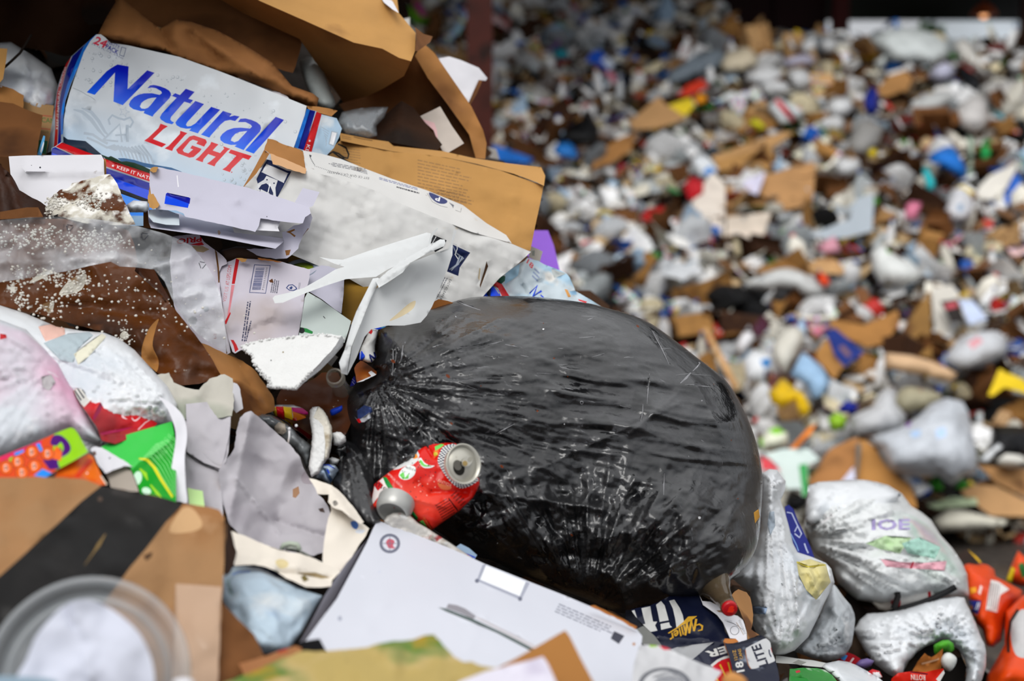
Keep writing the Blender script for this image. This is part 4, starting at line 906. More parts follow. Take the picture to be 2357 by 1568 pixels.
# ---------------------------------------------------------------- top left corner
sheet('torn_board', px((-300, -600), (400, -600), (560, -80), (480, 40), (330, 60), (240, 70), (215, 110), (150, 130), (60, 110), (-60, 140), (-300, 140)), [(0, 0, 2.7), (300, 0, 2.72), (100, 130, 2.62), (0, -550, 2.05), (350, -550, 2.1)], K_drk, thick=.005, step=22, jit=3, disp=[crumple(90, .03, 4), fold((180, 0), (210, 60), .03, 25)], label='dark torn cardboard hanging in the shadowed top left hollow', cat='cardboard')  # upper reach bends forward out of view, added to shade the hollow
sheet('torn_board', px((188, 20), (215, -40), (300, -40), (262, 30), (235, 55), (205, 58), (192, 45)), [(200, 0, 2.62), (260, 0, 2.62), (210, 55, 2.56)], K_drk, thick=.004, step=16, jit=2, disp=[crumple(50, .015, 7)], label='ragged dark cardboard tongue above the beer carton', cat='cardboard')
t = T('tan_box', 'large tan cardboard box at the top with a shaded underside', 'box', (760, 90, 2.5))
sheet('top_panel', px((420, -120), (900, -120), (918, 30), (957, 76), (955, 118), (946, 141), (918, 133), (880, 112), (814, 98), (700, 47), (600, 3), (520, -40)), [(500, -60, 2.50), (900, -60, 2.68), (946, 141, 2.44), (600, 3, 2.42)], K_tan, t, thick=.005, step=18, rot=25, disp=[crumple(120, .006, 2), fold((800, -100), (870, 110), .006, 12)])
sheet('underside', px((400, -120), (520, -42), (600, 2), (700, 46), (814, 97), (880, 111), (918, 132), (946, 140), (930, 175), (880, 205), (845, 222), (790, 236), (745, 170), (690, 90), (560, 30), (460, -30)), [(600, 2, 2.425), (946, 140, 2.445), (840, 225, 2.62), (560, 30, 2.55)], K_mid, t, thick=.005, step=18, rot=25, disp=[crumple(120, .008, 5)])  # browner board than the top panel: its shade is partly in the colour
sheet('torn_corner', px((955, 62), (975, 78), (996, 84), (990, 97), (963, 117), (956, 118), (958, 78)), [(957, 70, 2.5), (996, 84, 2.56), (960, 118, 2.46)], K_brn, t, thick=.004, step=9, disp=[crumple(20, .01, 5)])
sheet('paper_lining', px((868, -20), (890, -12), (905, 5), (918, 30), (904, 22), (884, 6)), [(870, -10, 2.6), (905, 0, 2.6), (918, 30, 2.5)], W_wht, t, thick=.002, step=10)
t = T('collapsed_carton', 'tall collapsed brown carton leaning behind the tan box', 'carton', (1000, 250, 2.66))
sheet('inside_panel', px((845, 218), (900, 185), (955, 128), (985, 180), (1030, 240), (1080, 310), (1095, 364), (1000, 345), (850, 335), (780, 240)), [(850, 220, 2.7), (955, 130, 2.62), (1095, 364, 2.6), (850, 335, 2.62)], K_brn, t, thick=.005, step=18, rot=-40, disp=[crumple(80, .012, 3)])
sheet('outer_edge', px((955, 128), (965, 112), (980, 104), (1000, 122), (1040, 180), (1085, 245), (1112, 300), (1120, 330), (1117, 366), (1095, 364), (1080, 310), (1030, 240), (985, 180)), [(960, 120, 2.58), (1110, 290, 2.6), (1095, 364, 2.56)], K_mid, t, thick=.012, step=14, rot=-40, disp=[crumple(40, .015, 9)])
sheet('label_patch', px((964, 269), (1013, 245), (1040, 290), (1068, 330), (1031, 352), (1018, 347), (1007, 324), (998, 300)), [(964, 269, 2.56), (1013, 245, 2.57), (1040, 350, 2.52)], mk('grubby_label', '#cbbfb4', .7, .12, 12), t, thick=.002, step=12, disp=[crumple(30, .005, 2)], arts=[(px((964, 271), (1000, 283), (1006, 300), (1008, 322)), ink('#e0b4b4'))])
t = T('white_flap', 'white cardboard flap sticking up behind the collapsed carton', 'cardboard', (1065, 185, 2.72))
sheet('panel', px((1010, 134), (1034, 130), (1060, 138), (1102, 156), (1122, 180), (1118, 186), (1102, 184), (1090, 210), (1077, 240), (1053, 214), (1030, 178)), [(1010, 134, 2.72), (1122, 180, 2.72), (1077, 240, 2.68)], W_wht, t, thick=.006, step=12, disp=[crumple(40, .01, 3)])
sheet('ragged_edge', px((1102, 184), (1110, 186), (1098, 215), (1080, 246), (1077, 240), (1090, 210)), [(1102, 184, 2.71), (1110, 190, 2.71), (1080, 246, 2.67)], K_brn, t, thick=.004, step=8)
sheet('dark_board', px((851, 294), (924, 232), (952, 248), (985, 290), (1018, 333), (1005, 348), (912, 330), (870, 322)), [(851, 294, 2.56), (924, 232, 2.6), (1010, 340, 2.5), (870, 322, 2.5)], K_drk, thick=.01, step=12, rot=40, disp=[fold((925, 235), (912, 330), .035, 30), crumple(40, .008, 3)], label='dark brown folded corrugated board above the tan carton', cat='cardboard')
pillow('bubble_wrap', px((787, 258), (820, 250), (860, 246), (894, 246), (885, 270), (866, 290), (868, 312), (850, 318), (796, 308), (775, 285)), [(787, 258, 2.52), (894, 248, 2.55), (860, 315, 2.48)], CLR, hf=.05, step=7, disp=[crumple(14, .012, 3), wavy(6, .008, 8)], label='clear bubble wrap clump beside the dark brown folded board', cat='bubble wrap')
pillow('plastic_cup', spline(px((690, 150), (700, 134), (725, 134), (745, 165), (758, 200), (772, 238), (760, 250), (735, 245), (708, 205)), 4), [(690, 150, 2.6), (745, 165, 2.6), (765, 245, 2.52)], mk('cloudy_plastic', '#a9b0ae', .3, .1, 9, alpha=.8), hf=.05, step=9, disp=[wavy(14, .004, 3)], label='cloudy plastic cup in the shade between paper bag and tan box', cat='cup')
sheet('corrugated_board', px((250, -60), (480, -70), (600, 20), (696, 86), (690, 120), (674, 168), (620, 152), (480, 90), (360, 60), (270, 20)), [(280, -20, 2.62), (696, 88, 2.55), (674, 168, 2.5), (380, 60, 2.56)], K_brn, thick=.008, step=18, rot=25, disp=[flute(115, 26, .004, 2), crumple(120, .012, 2)], jit=1.5, label='flat brown corrugated board behind the crumpled paper bag', cat='cardboard')
pillow('paper_bag', px((222, 86), (245, 40), (275, -10), (310, 20), (368, 66), (405, 44), (440, 50), (500, 70), (570, 108), (625, 142), (672, 198), (720, 215), (734, 226), (728, 250), (700, 240), (640, 215), (560, 185), (430, 140), (380, 118), (300, 106)), [(230, 80, 2.44), (275, -10, 2.52), (500, 70, 2.5), (725, 230, 2.42), (560, 180, 2.40), (380, 118, 2.42)], P_bag, hf=.035, hb=.02, R=45, step=9, disp=[crumple(80, .035, 5), fold((368, 66), (400, 125), -.05, 16), fold((405, 44), (600, 180), .03, 14), fold((560, 110), (720, 235), .03, 12), fold((440, 75), (505, 140), -.03, 12)], label='crumpled brown paper bag draped above the beer carton', cat='bag')
sheet('torn_paper', px((548, 172), (600, 185), (612, 196), (625, 205), (650, 212), (672, 232), (640, 226), (590, 205), (550, 186)), [(548, 172, 2.40), (672, 232, 2.38), (600, 205, 2.38)], W_wht, thick=.002, step=8, jit=2, disp=[crumple(18, .01, 2)], label='strip of torn white paper along the top of the beer carton', cat='paper')
pillow('white_bag', px((-40, 100), (25, 97), (75, 128), (118, 158), (136, 205), (128, 246), (95, 262), (50, 246), (-40, 230)), [(0, 100, 2.6), (130, 200, 2.52), (0, 240, 2.45)], BAGW, hf=.08, step=9, disp=[crumple(50, .03, 4), fan((90, 250), 5, .02, 3), fold((10, 150), (130, 195), -.03, 14)], label='white plastic bag in the shade left of the beer carton', cat='bag')
tube('thin_stick', [P(72, 80, 2.44), P(55, 108, 2.43), P(46, 122, 2.425), P(25, 142, 2.42), P(8, 157, 2.41)], .0022, mk('dark_twig', '#1d140e', .9), label='thin dark stick poking out over the shaded white bag', cat='stick')
sheet('tan_board', px((-60, 108), (17, 112), (14, 140), (7, 182), (-5, 195), (-60, 190)), [(-10, 110, 2.42), (17, 112, 2.42), (0, 190, 2.38)], K_tan, thick=.006, step=14, label='pale tan board corner at the left edge', cat='cardboard')
t = T('brown_box', 'brown box with a ragged top at the left edge', 'box', (40, 300, 2.34))
sheet('back_flap', px((-60, 190), (0, 196), (30, 205), (55, 220), (53, 250), (-60, 240)), [(-10, 195, 2.40), (55, 220, 2.40), (0, 245, 2.38)], K_mid, t, thick=.006, step=12, jit=1)
sheet('front_panel', px((-60, 228), (30, 238), (60, 252), (98, 265), (92, 310), (84, 362), (20, 362), (-60, 360)), [(-10, 235, 2.37), (98, 265, 2.36), (40, 362, 2.28)], K_brn, t, thick=.007, step=14, jit=1, rot=5, disp=[fold((0, 315), (95, 335), .005, 6), crumple(60, .006, 2)])
t = T('produce_carton', 'pale tan carton with green lettering behind the brown box', 'carton', (100, 300, 2.4))
sheet('front_panel', px((50, 233), (90, 238), (124, 243), (118, 300), (106, 356), (60, 360)), [(50, 233, 2.42), (124, 243, 2.42), (80, 358, 2.37)], mk('pale_kraft', '#b08a5c', .75, .1, 9), t, thick=.005, step=12,
      arts=[(text('CAN', E1(358, 1050), E1(470, 1062), (0, -11)), ink('#2f7a3a')), (px((92, 264), (120, 267), (119, 269), (92, 266)), ink('#b9503c')), (px((91, 294), (116, 297), (116, 299), (91, 296)), ink('#b9503c')), (text('FOOD', E1(355, 1140), E1(420, 1146), (0, -5), 1), ink('#3a5a40')), (px((88, 322), (110, 325), (106, 356), (84, 350)), ink('#2f6a4a'))])
sheet('blue_carton_edge', px((86, 356), (92, 335), (100, 312), (104, 314), (99, 345), (95, 358)), [(86, 356, 2.31), (102, 312, 2.33), (97, 356, 2.31)], ink('#5aa8dc'), thick=.004, step=8, arts=[(E1((345, 1300), (375, 1215), (380, 1235), (355, 1320)), ink('#e2e8ee'))], label='slim pale blue carton edge left of the beer carton', cat='carton')

# ---------------------------------------------------------------- the silver and blue beer carton
NAT = mk('beer_carton_face', '#cfd4da', .28, .03, 9, ramp=[(0, '#86add0'), (.22, '#9cbfde'), (.30, '#b4cce0'), (.42, '#b9c8d6'), (.6, '#c3c9cf'), (1, '#c6c9cc')], layers=[('#dfe6ec', 11, .58, .7, 5)])
LET = mk('beer_lettering', '#1450d8', .3, 0, ramp=[(.5, '#1b86f6'), (.58, '#1670ea'), (.68, '#0f4ad6'), (.82, '#0614a8')])
REDL = mk('red_lettering', '#d01622', .3, .03, ramp=[(.3, '#d42a33'), (.36, '#d41018'), (.5, '#cc1c28')])
DROP = mk('printed_drop', '#9aa2aa', .2, .1, 40); EAG = ink('#aab6c2', .35); NVY = ink('#0a1a8c', .3); CBL = ink('#1446dc', .3); SKY = ink('#1f86f4', .3); RED = ink('#c4141c', .3); SLV = ink('#a8acb2', .35); WHI = ink('#f0f0f2', .4)
t = T('beer_carton', 'silver and pale blue beer carton with big blue and red lettering', 'carton', (420, 260, 2.3))
a1 = E2((1430, 937), (1470, 893), (1530, 885), (1620, 905), (1700, 935), (1760, 970), (1785, 1010), (1785, 1045), (1765, 1085), (1530, 1330), (1510, 1363), (1375, 1310), (1390, 1278), (1330, 1280), (1220, 1250), (1165, 1210), (1155, 1175), (1180, 1120), (1230, 1070), (1300, 1032), (1380, 1012), (1500, 1010), (1615, 1035), (1650, 1010), (1640, 980), (1560, 935), (1500, 925))
a1h = E2((1320, 1210), (1340, 1160), (1380, 1125), (1440, 1095), (1500, 1080), (1570, 1075), (1480, 1190), (1440, 1230), (1390, 1245), (1340, 1238))
a2 = F1((1575, 655), (1610, 610), (1680, 605), (1760, 625), (1830, 655), (1880, 695), (1892, 735), (1875, 785), (1690, 985), (1655, 1035), (1530, 985), (1560, 962), (1480, 965), (1390, 940), (1340, 900), (1335, 860), (1365, 815), (1430, 765), (1520, 735), (1620, 730), (1740, 742), (1768, 715), (1750, 690), (1680, 655))
a2h = F1((1480, 905), (1495, 865), (1540, 815), (1600, 788), (1705, 775), (1580, 910), (1530, 928))
Nl = E2((985, 577), (1150, 607), (1135, 950), (1430, 665), (1540, 703), (1062, 1190), (922, 1137), (945, 700), (640, 1035), (520, 997), (820, 680), (890, 630), (940, 600))
tl_ = F1((870, 202), (990, 245), (905, 338), (970, 357), (930, 402), (850, 378), (670, 585), (660, 620), (680, 645), (712, 658), (685, 685), (600, 665), (530, 620), (518, 590), (545, 540), (745, 325), (682, 300), (725, 262), (790, 288))
ul_ = F1((1000, 368), (1118, 410), (890, 655), (872, 690), (890, 714), (940, 708), (1000, 672), (1215, 447), (1337, 488), (1060, 768), (1035, 808), (915, 770), (945, 740), (880, 745), (800, 730), (745, 698), (728, 662), (760, 615))
rl_ = F1((1375, 502), (1495, 542), (1460, 582), (1530, 565), (1600, 578), (1540, 640), (1470, 625), (1400, 640), (1340, 690), (1210, 835), (1190, 865), (1075, 825), (1120, 780))
ll_ = F1((2090, 583), (2203, 625), (1830, 1040), (1792, 1083), (1675, 1040), (1710, 1000))
LG = [F1((527, 675), (628, 712), (565, 752), (425, 885), (540, 930), (605, 955), (545, 997), (305, 907), (360, 868), (500, 735)), F1((795, 772), (893, 805), (860, 832), (705, 1005), (685, 1048), (582, 1012), (640, 975), (790, 815)),
      F1((920, 850), (980, 835), (1140, 890), (1157, 928), (1118, 988), (1012, 948), (1035, 915), (965, 893), (925, 915), (828, 1035), (848, 1062), (905, 1078), (970, 1025), (930, 1012), (955, 970), (1085, 1018), (1065, 1050), (975, 1130), (920, 1138), (765, 1080), (738, 1030)),
      F1((1215, 922), (1315, 958), (1285, 985), (1235, 1040), (1335, 1075), (1390, 1015), (1375, 982), (1475, 1018), (1440, 1040), (1280, 1215), (1260, 1257), (1155, 1218), (1205, 1185), (1275, 1125), (1175, 1088), (1110, 1160), (1100, 1200), (1000, 1165), (1050, 1125), (1200, 960)),
      F1((1480, 1025), (1765, 1115), (1722, 1168), (1645, 1140), (1490, 1290), (1470, 1335), (1365, 1298), (1420, 1260), (1555, 1112), (1500, 1090), (1450, 1072))]
rd = random.Random(4); drops = []
for k in range(150):
    u, v = rd.random(), rd.random(); x = 170 + 520 * u; y = 100 + 180 * u * .9 + 160 * v * (1 if u > .6 else .5)
    r = rd.choice((1, 1, 1.4, 1.8, 2.6, 4)); drops.append([circ((x, y), r, 8)] + ([circ((x - .5, y - .5), r * .72, 8)] if r > 1.5 else []))
for k in range(26): x = 560 + rd.uniform(-50, 30); y = 390 + rd.uniform(-15, 40); r = rd.uniform(2.5, 4.5); drops.append([circ((x, y), r, 9), circ((x - .7, y - .7), r * .8, 9)])
eag = [stroke(C1((490, 732), (550, 748), (610, 800), (660, 870), (700, 915)), (3, 8, 9, 7, 3)), stroke(C1((545, 722), (610, 750), (660, 810), (700, 880), (725, 905)), (3, 8, 8, 6, 3)), stroke(C1((735, 835), (725, 800), (750, 770), (790, 790), (830, 800), (870, 785), (890, 815), (870, 850), (845, 840)), 5),
       stroke(C1((690, 935), (800, 830), (815, 950)), 5), stroke(C1((850, 835), (852, 950)), 7), stroke(C1((690, 935), (790, 945)), 4), stroke(C1((770, 905), (840, 900)), 4), stroke(C1((560, 890), (620, 900), (680, 940), (720, 960)), 6), stroke(C1((580, 920), (650, 950), (720, 990)), 5), C1((700, 985), (760, 965), (820, 990), (770, 1010))]
for k in range(9): q = k * 26; eag.append(stroke(C1((760 + q * .9, 985 - abs(k - 4) * 4), (800 + q, 1000 + k * 6), (820 + q * 1.02, 1050 + k * 9)), (5, 5, 2)))
eag += [[star(C1((830, 748))[0], 14, 18), star(C1((830, 748))[0], 10.5, 18)]]
arts = [(e, EAG) for e in eag] + [(d, DROP) for d in drops]
arts += [(F2((1180, 660), (1300, 660), (1480, 690), (1640, 740), (1850, 780), (2150, 830), (2330, 900), (2400, 960), (1900, 870), (1640, 810), (1480, 745), (1250, 725)), ink('#3b628c')), (F2((205, 265), (280, 320), (600, 350), (700, 430), (890, 590), (960, 690), (740, 592), (240, 402), (190, 365)), ink('#12253a')),
         (F2((880, 590), (1010, 640), (1060, 620), (1200, 690), (1250, 722), (1340, 715), (1480, 742), (1640, 802), (1780, 870), (1790, 960), (970, 682)), ink('#12301c'))]
arts += [(F2((60, 455), (185, 368), (240, 400), (740, 590), (975, 680), (1800, 950), (1800, 1100), (980, 815), (390, 600)), RED), (F2((55, 462), (60, 450), (390, 592), (980, 812), (1800, 1095), (1800, 1120), (980, 838), (370, 612)), SLV), (F2((-20, 600), (0, 480), (52, 460), (370, 612), (980, 838), (1800, 1120), (1800, 1260), (1090, 1010), (900, 940), (0, 640)), NVY),
         (F2((0, 560), (200, 640), (900, 940), (1090, 1010), (1800, 1260), (1800, 1430), (1190, 1200), (900, 1100), (0, 760)), CBL), (F2((900, 1100), (1190, 1200), (1800, 1430), (1800, 1500), (900, 1180)), ink('#06070f')), (F2((900, 1180), (1800, 1500), (1800, 1700), (900, 1700)), SKY),
         ([star(F2((1097, 797))[0], 3.6, 15)], WHI), (text('KEEP IT NATURAL', F2((1165, 845))[0], F2((1990, 1135))[0], (1.9, -7.4)), WHI)]
arts += [([l], LET) for l in (Nl, tl_, ul_, rl_, ll_)] + [([a1, a1h], LET), ([a2, a2h], LET)] + [([l], REDL) for l in LG] + [(circ(F1((1493, 1335))[0], 1.6, 8), RED)]
arts += [(text('24', E2((612, 255))[0], E2((790, 330))[0], (9, -15.5), 2, .03), ink('#c42a46')), (text('NATTY', E2((830, 262))[0], E2((1005, 350))[0], (2.4, -8)), NVY), (text('PACK', E2((800, 330))[0], E2((985, 432))[0], (3, -9.5), 2, .02), NVY), (text('24-12 FL.OZ. CANS', E2((590, 272))[0], E2((1065, 502))[0], (1.2, -3.6), 1), ink('#3a4a7a')),
         ([E2((1045, 310), (1115, 335), (1080, 462), (1010, 438)), E2((1052, 320), (1107, 340), (1075, 452), (1018, 432))], ink('#3a4a7a')), (stroke(E2((310, 930), (420, 975), (520, 1035), (590, 1070), (650, 1115)), .9), ink('#7d848c'))]
sheet('front_panel', px((222, 79), (232, 79), (242, 86), (255, 99), (293, 104), (413, 131), (500, 162), (560, 185), (640, 217), (706, 244), (698, 280), (677, 337), (665, 380), (655, 440), (640, 520), (300, 520), (230, 440), (170, 400), (118, 358), (119, 341), (127, 337), (143, 326), (145, 303), (147, 275), (151, 248), (160, 215), (172, 179), (193, 120), (208, 94)),
      [(222, 79, 2.40), (706, 244, 2.33), (148, 320, 2.31), (620, 420, 2.27)], NAT, t, thick=.004, step=11, rot=19, uvn=True, arts=arts, disp=[dent((262, 122), -.022, 30), dent((165, 300), -.012, 26), wavy(150, .012, 3), fold((166, 203), (220, 232), .004, 5), dent((350, 140), .006, 40), fold((120, 341), (250, 375), .004, 6)])
la = [(E1((830, 290), (755, 400), (680, 560), (608, 720), (560, 870), (545, 1000), (540, 1150), (525, 1160), (520, 1000), (540, 870), (580, 720), (650, 550), (720, 400), (780, 332)), SKY), (E1((782, 332), (720, 398), (650, 550), (580, 720), (540, 870), (520, 1000), (525, 1230), (497, 1260), (503, 1100), (505, 900), (533, 760), (573, 600), (622, 482), (700, 410)), NVY),
      (E1((620, 484), (573, 600), (533, 760), (505, 900), (503, 1100), (497, 1260), (493, 1262), (497, 1100), (499, 900), (527, 760), (567, 600), (612, 490)), SLV), (E1((612, 488), (567, 600), (527, 760), (499, 900), (497, 1100), (492, 1262), (462, 1270), (475, 1100), (475, 950), (490, 800), (520, 690), (560, 550)), RED),
      (text('KEEP IT NATURAL.', E1((499, 1110))[0], E1((520, 765))[0], (-5, -.3)), WHI), (text('CAROLINA', E1((523, 745))[0], E1((572, 575))[0], (-5.5, -1.2)), WHI)]
sheet('left_side', E1((832, 290), (790, 326), (720, 388), (618, 480), (570, 545), (530, 640), (505, 720), (488, 800), (470, 900), (440, 1010), (400, 1240), (370, 1335), (460, 1290), (545, 1218), (540, 1100), (545, 1000), (562, 870), (612, 720), (682, 560), (762, 380)), [(222, 79, 2.402), (150, 250, 2.325), (145, 310, 2.312), (110, 340, 2.39), (160, 131, 2.46), (128, 240, 2.44)], mk('beer_carton_side', '#a5b9ca', .3, .1, 14), t, thick=.004, step=9, arts=la, disp=[crumple(40, .006, 2), fold((163, 131), (170, 160), .01, 6)])
sheet('end_flap', C1((2050, 728), (2110, 742), (2150, 765), (2250, 790), (2285, 860), (2265, 920), (2230, 990), (2170, 1052), (2030, 1012), (1965, 985)), [(706, 251, 2.328), (787, 296, 2.36), (677, 338, 2.31), (747, 361, 2.34)], mk('beer_flap_pale', '#b3cde2', .3, .08, 20, layers=[('#e4ebf0', 18, .5, .62)], coat=.2), t, thick=.004, step=9, disp=[fold((706, 251), (677, 338), .006, 5), crumple(50, .005, 2)],
      arts=[(C1((2048, 726), (2072, 734), (1992, 992), (1962, 982)), SKY), (C1((2072, 734), (2108, 743), (2034, 1005), (1992, 992)), NVY), (C1((2115, 746), (2150, 763), (2078, 1032), (2026, 1012)), ink('#d01c22', .3)), ([C1((2215, 875), (2258, 885), (2232, 980), (2195, 965))], EAG), (C1((2220, 882), (2250, 889), (2228, 970), (2203, 960)), WHI), ([star(C1((2070, 942))[0], 3.4, 100)], WHI), (text('KEEP', C1((2052, 965))[0], C1((2027, 1058))[0], (7.5, 2.4)), WHI)] + [(stroke(C1((2150 + k * 6, 850 + k * 18), (2200 - k * 4, 880 + k * 16)), 1.2), EAG) for k in range(7)])
sheet('glue_tab', C1((2050, 708), (2120, 712), (2200, 725), (2256, 740), (2215, 778), (2110, 748), (2060, 728)), [(706, 246, 2.33), (777, 255, 2.38), (760, 268, 2.355)], K_mid, t, thick=.003, step=8, disp=[crumple(25, .006, 2)])
# ---------------------------------------------------------------- long tan carton behind
t = T('tan_carton', 'long tan carton with a black marker loop behind the white one', 'carton', (1000, 420, 2.42))
tx = [(lines(C2((1180, 1200 + 0))[0], C2((1600, 1290))[0], (0, 7.5), 12, 2.4, .3, 3), ink('#96724a', .8)), (lines(C2((620, 1110))[0], C2((760, 1130))[0], (0, 6), 8, 2, .3, 5), ink('#96724a', .8)), (lines(C2((1330, 1420))[0], C2((1560, 1470))[0], (0, 7.5), 8, 2.4, .3, 9), ink('#96724a', .8))]
sheet('front_panel', px((730, 372), (784, 323), (845, 336), (906, 350), (975, 355), (1040, 366), (1150, 392), (1200, 410), (1237, 422), (1251, 428), (1243, 470), (1232, 520), (1221, 577), (1180, 580), (1000, 520), (880, 470), (760, 430)), [(760, 350, 2.40), (1250, 430, 2.42), (1220, 575, 2.36), (800, 440, 2.36)], K_tan, t, thick=.006, step=14, rot=12, disp=[fold((906, 352), (898, 420), -.012, 7), fold((1100, 440), (1245, 470), .006, 8), fold((1185, 440), (1180, 560), .006, 8), crumple(70, .010, 3)],
      arts=tx + [(stroke(C2((505, 1195), (512, 1160), (545, 1140), (585, 1155), (625, 1185), (655, 1190), (662, 1160), (640, 1110), (580, 1082)), 4), ink('#141210')), (stroke(C2((545, 1145), (600, 1185), (660, 1220), (720, 1255)), 4), ink('#141210'))])
sheet('top_flap', px((782, 306), (845, 319), (894, 326), (906, 336), (1019, 348), (1090, 364), (1170, 376), (1246, 385), (1255, 405), (1252, 428), (1236, 420), (1182, 400), (1100, 378), (1028, 363), (906, 349), (784, 324)), [(784, 306, 2.47), (1246, 386, 2.50), (1240, 424, 2.415), (790, 325, 2.40)], K_tan, t, thick=.006, step=11, rot=12, disp=[fold((906, 336), (906, 350), -.02, 10), crumple(40, .008, 8), wavy(120, .01, 2)], arts=[(stroke(C2((700, 1030), (760, 1045), (840, 1058)), 1.6), ink('#5a3c20')), (lines(C2((610, 1020))[0], C2((680, 1035))[0], (0, 4), 2, 1.6, 0, 2), ink('#7a5a36'))])
# ---------------------------------------------------------------- long white carton
t = T('long_white_carton', 'long white carton with a navy picture panel and a torn end', 'carton', (850, 500, 2.25))
NV2 = ink('#16224c'); GRD = ink('#d3d4d6'); INK = ink('#2a2c34')
arts = [(E3((395, 450), (432, 438), (480, 540), (690, 640), (768, 655), (545, 1070), (470, 1200), (150, 1130), (215, 1000), (230, 850), (210, 780), (320, 560)), NV2), (spline(E3((385, 545), (700, 680), (705, 700), (650, 825), (630, 832), (310, 675), (302, 655), (365, 550)), 3), GRD),
        (E3((370, 725), (550, 800), (512, 920), (522, 1060), (515, 1180), (470, 1180), (478, 1000), (430, 890), (365, 845), (290, 870), (225, 960), (190, 1060), (150, 1010), (230, 850), (330, 790)), GRD), (circ(E3((378, 790))[0], 1.8, 10), NV2), (circ(E3((490, 845))[0], 1.9, 10), NV2), (E3((400, 880), (425, 835), (440, 890), (425, 885), (400, 1000), (385, 1000), (412, 888)), WHI), (E3((280, 940), (420, 1010), (400, 1060), (260, 1000)), GRD), (E3((230, 930), (270, 950), (255, 985), (225, 970)), WHI),
        (E4((905, 738), (1052, 800), (1010, 880), (930, 925), (865, 845)), ink('#0c0d12')), (stroke(E4((940, 760), (900, 830)), 1.5), GRD), (E4((1112, 842), (1302, 930), (1190, 1090), (1175, 1178), (1055, 1130), (1100, 990)), NV2), (stroke(E4((1150, 940), (1190, 960), (1160, 1060), (1080, 1110)), (1, 4, 5, 2)), ink('#9aa2ae')), (stroke(E4((1120, 860), (1150, 930), (1230, 990), (1170, 1060)), (1, 3, 3, 1)), ink('#9aa2ae')), (stroke(E4((1220, 970), (1180, 1050), (1100, 1120)), 2.5), ink('#9aa2ae')),
        (text('EASY-CLEAN &', E4((1083, 1212))[0], E4((975, 1430))[0], (5, 1.8)), INK), (lines(E4((1062, 1200))[0], E4((950, 1420))[0], (-5, -1.5), 2, 2, 0, 3), ink('#6b6e78')), (E4((1475, 1020), (1492, 1075), (1440, 1220), (1408, 1305), (1402, 1275), (1450, 1120)), ink('#4a3018')), (E4((1400, 1090), (1412, 1100), (1400, 1230), (1385, 1200)), ink('#b9a888'))]
sheet('front_panel', px((612, 366), (640, 374), (704, 393), (760, 406), (810, 421), (862, 438), (913, 465), (982, 493), (1085, 534), (1175, 560), (1222, 580), (1195, 605), (1150, 640), (1105, 690), (1040, 740), (940, 720), (800, 640), (680, 590), (540, 540), (520, 470), (560, 432), (590, 400)), [(620, 370, 2.215), (700, 393, 2.225), (1175, 558, 2.33), (1020, 715, 2.24), (680, 580, 2.17), (900, 540, 2.215)], W_car, t, thick=.006, step=12, rot=22, arts=arts,
      disp=[flute(22, 22, .0036, 4, .7), crumple(90, .016, 6, .4), fold((900, 600), (1130, 560), .006, 6), fold((810, 421), (1000, 560), .004, 10)])
sheet('top_strip', px((697, 346), (740, 354), (785, 366), (840, 388), (900, 411), (982, 438), (1065, 472), (1120, 514), (1165, 541), (1178, 560), (1085, 534), (982, 493), (913, 465), (862, 438), (810, 421), (760, 406), (704, 393)), [(697, 346, 2.30), (704, 392, 2.235), (1120, 514, 2.36), (1175, 560, 2.33), (982, 438, 2.36), (982, 493, 2.27)], W_car, t, thick=.005, step=8, disp=[crumple(50, .006, 4)],
      arts=[(text("EST CE QUE \u00c7A S'AJUSTE?", E3(2008, 752), E3(1345, 646), (-.8, 4.6)), INK), (lines(E3(1950, 615), E3(1280, 488), (.5, 3.3), 3, 1.5, .25, 4), ink('#4a4c58')), (lines(E4((520, 225))[0], E4((760, 292))[0], (0, 4), 1, 3.2, 0, 4), INK), (lines(E4((205, 60))[0], E4((20, 5))[0], (.6, 3.4), 3, 1.5, .2, 6), ink('#5a5c66')), (lines(E4((740, 245))[0], E4((300, 120))[0], (.6, 3.2), 2, 1.5, .1, 8), ink('#3a4a8a')),
            (spline(E4((868, 290), (960, 325), (1058, 378), (1030, 412), (950, 400), (880, 340)), 3), ink('#2f3c70')), (text('P', E4((985, 345))[0], E4((935, 330))[0], (-2, 9), 2, .02), WHI), (stroke(E4((845, 300), (900, 390), (990, 435), (1060, 450)), .8), INK), (E4((1075, 395), (1130, 425), (1120, 460), (1112, 440)), ink('#6a6e7a')), (stroke(E4((1145, 480), (1200, 500), (1208, 455)), .8), INK)]
      + [(circ(E3((1060 + 75 * (k / 7) ** 1.2, 410 + 20 * k))[0], 1.2, 6), INK) for k in range(8)] + [(circ(E3((1145 + k * 27, 570 + k * 9))[0], .9, 6), INK) for k in range(22)] + [(E3((1050, 385), (1090, 400), (1075, 440)), INK)])
sheet('torn_edge', px((616, 319), (628, 321), (660, 335), (686, 343), (697, 349), (706, 388), (690, 381), (650, 366), (622, 355), (608, 345)), [(616, 319, 2.27), (697, 349, 2.29), (615, 350, 2.225), (700, 388, 2.24)], K_mid, t, thick=.004, step=9, jit=1, disp=[crumple(24, .008, 3)])
sheet('inner_flap', px((622, 353), (650, 364), (690, 381), (705, 388), (703, 400), (675, 393), (640, 380), (628, 378), (624, 366)), [(622, 353, 2.215), (705, 388, 2.225), (640, 380, 2.20), (703, 400, 2.21)], mk('kraft_pale', '#cfa277', .75, .08, 9), t, thick=.004, step=8, jit=.8)
sheet('left_wall', px((608, 345), (620, 354), (613, 366), (590, 400), (574, 434), (550, 500), (530, 490), (560, 430), (585, 388)), [(612, 350, 2.23), (574, 434, 2.185), (545, 480, 2.17)], K_mid, t, thick=.004, step=10, disp=[crumple(30, .004, 2)])
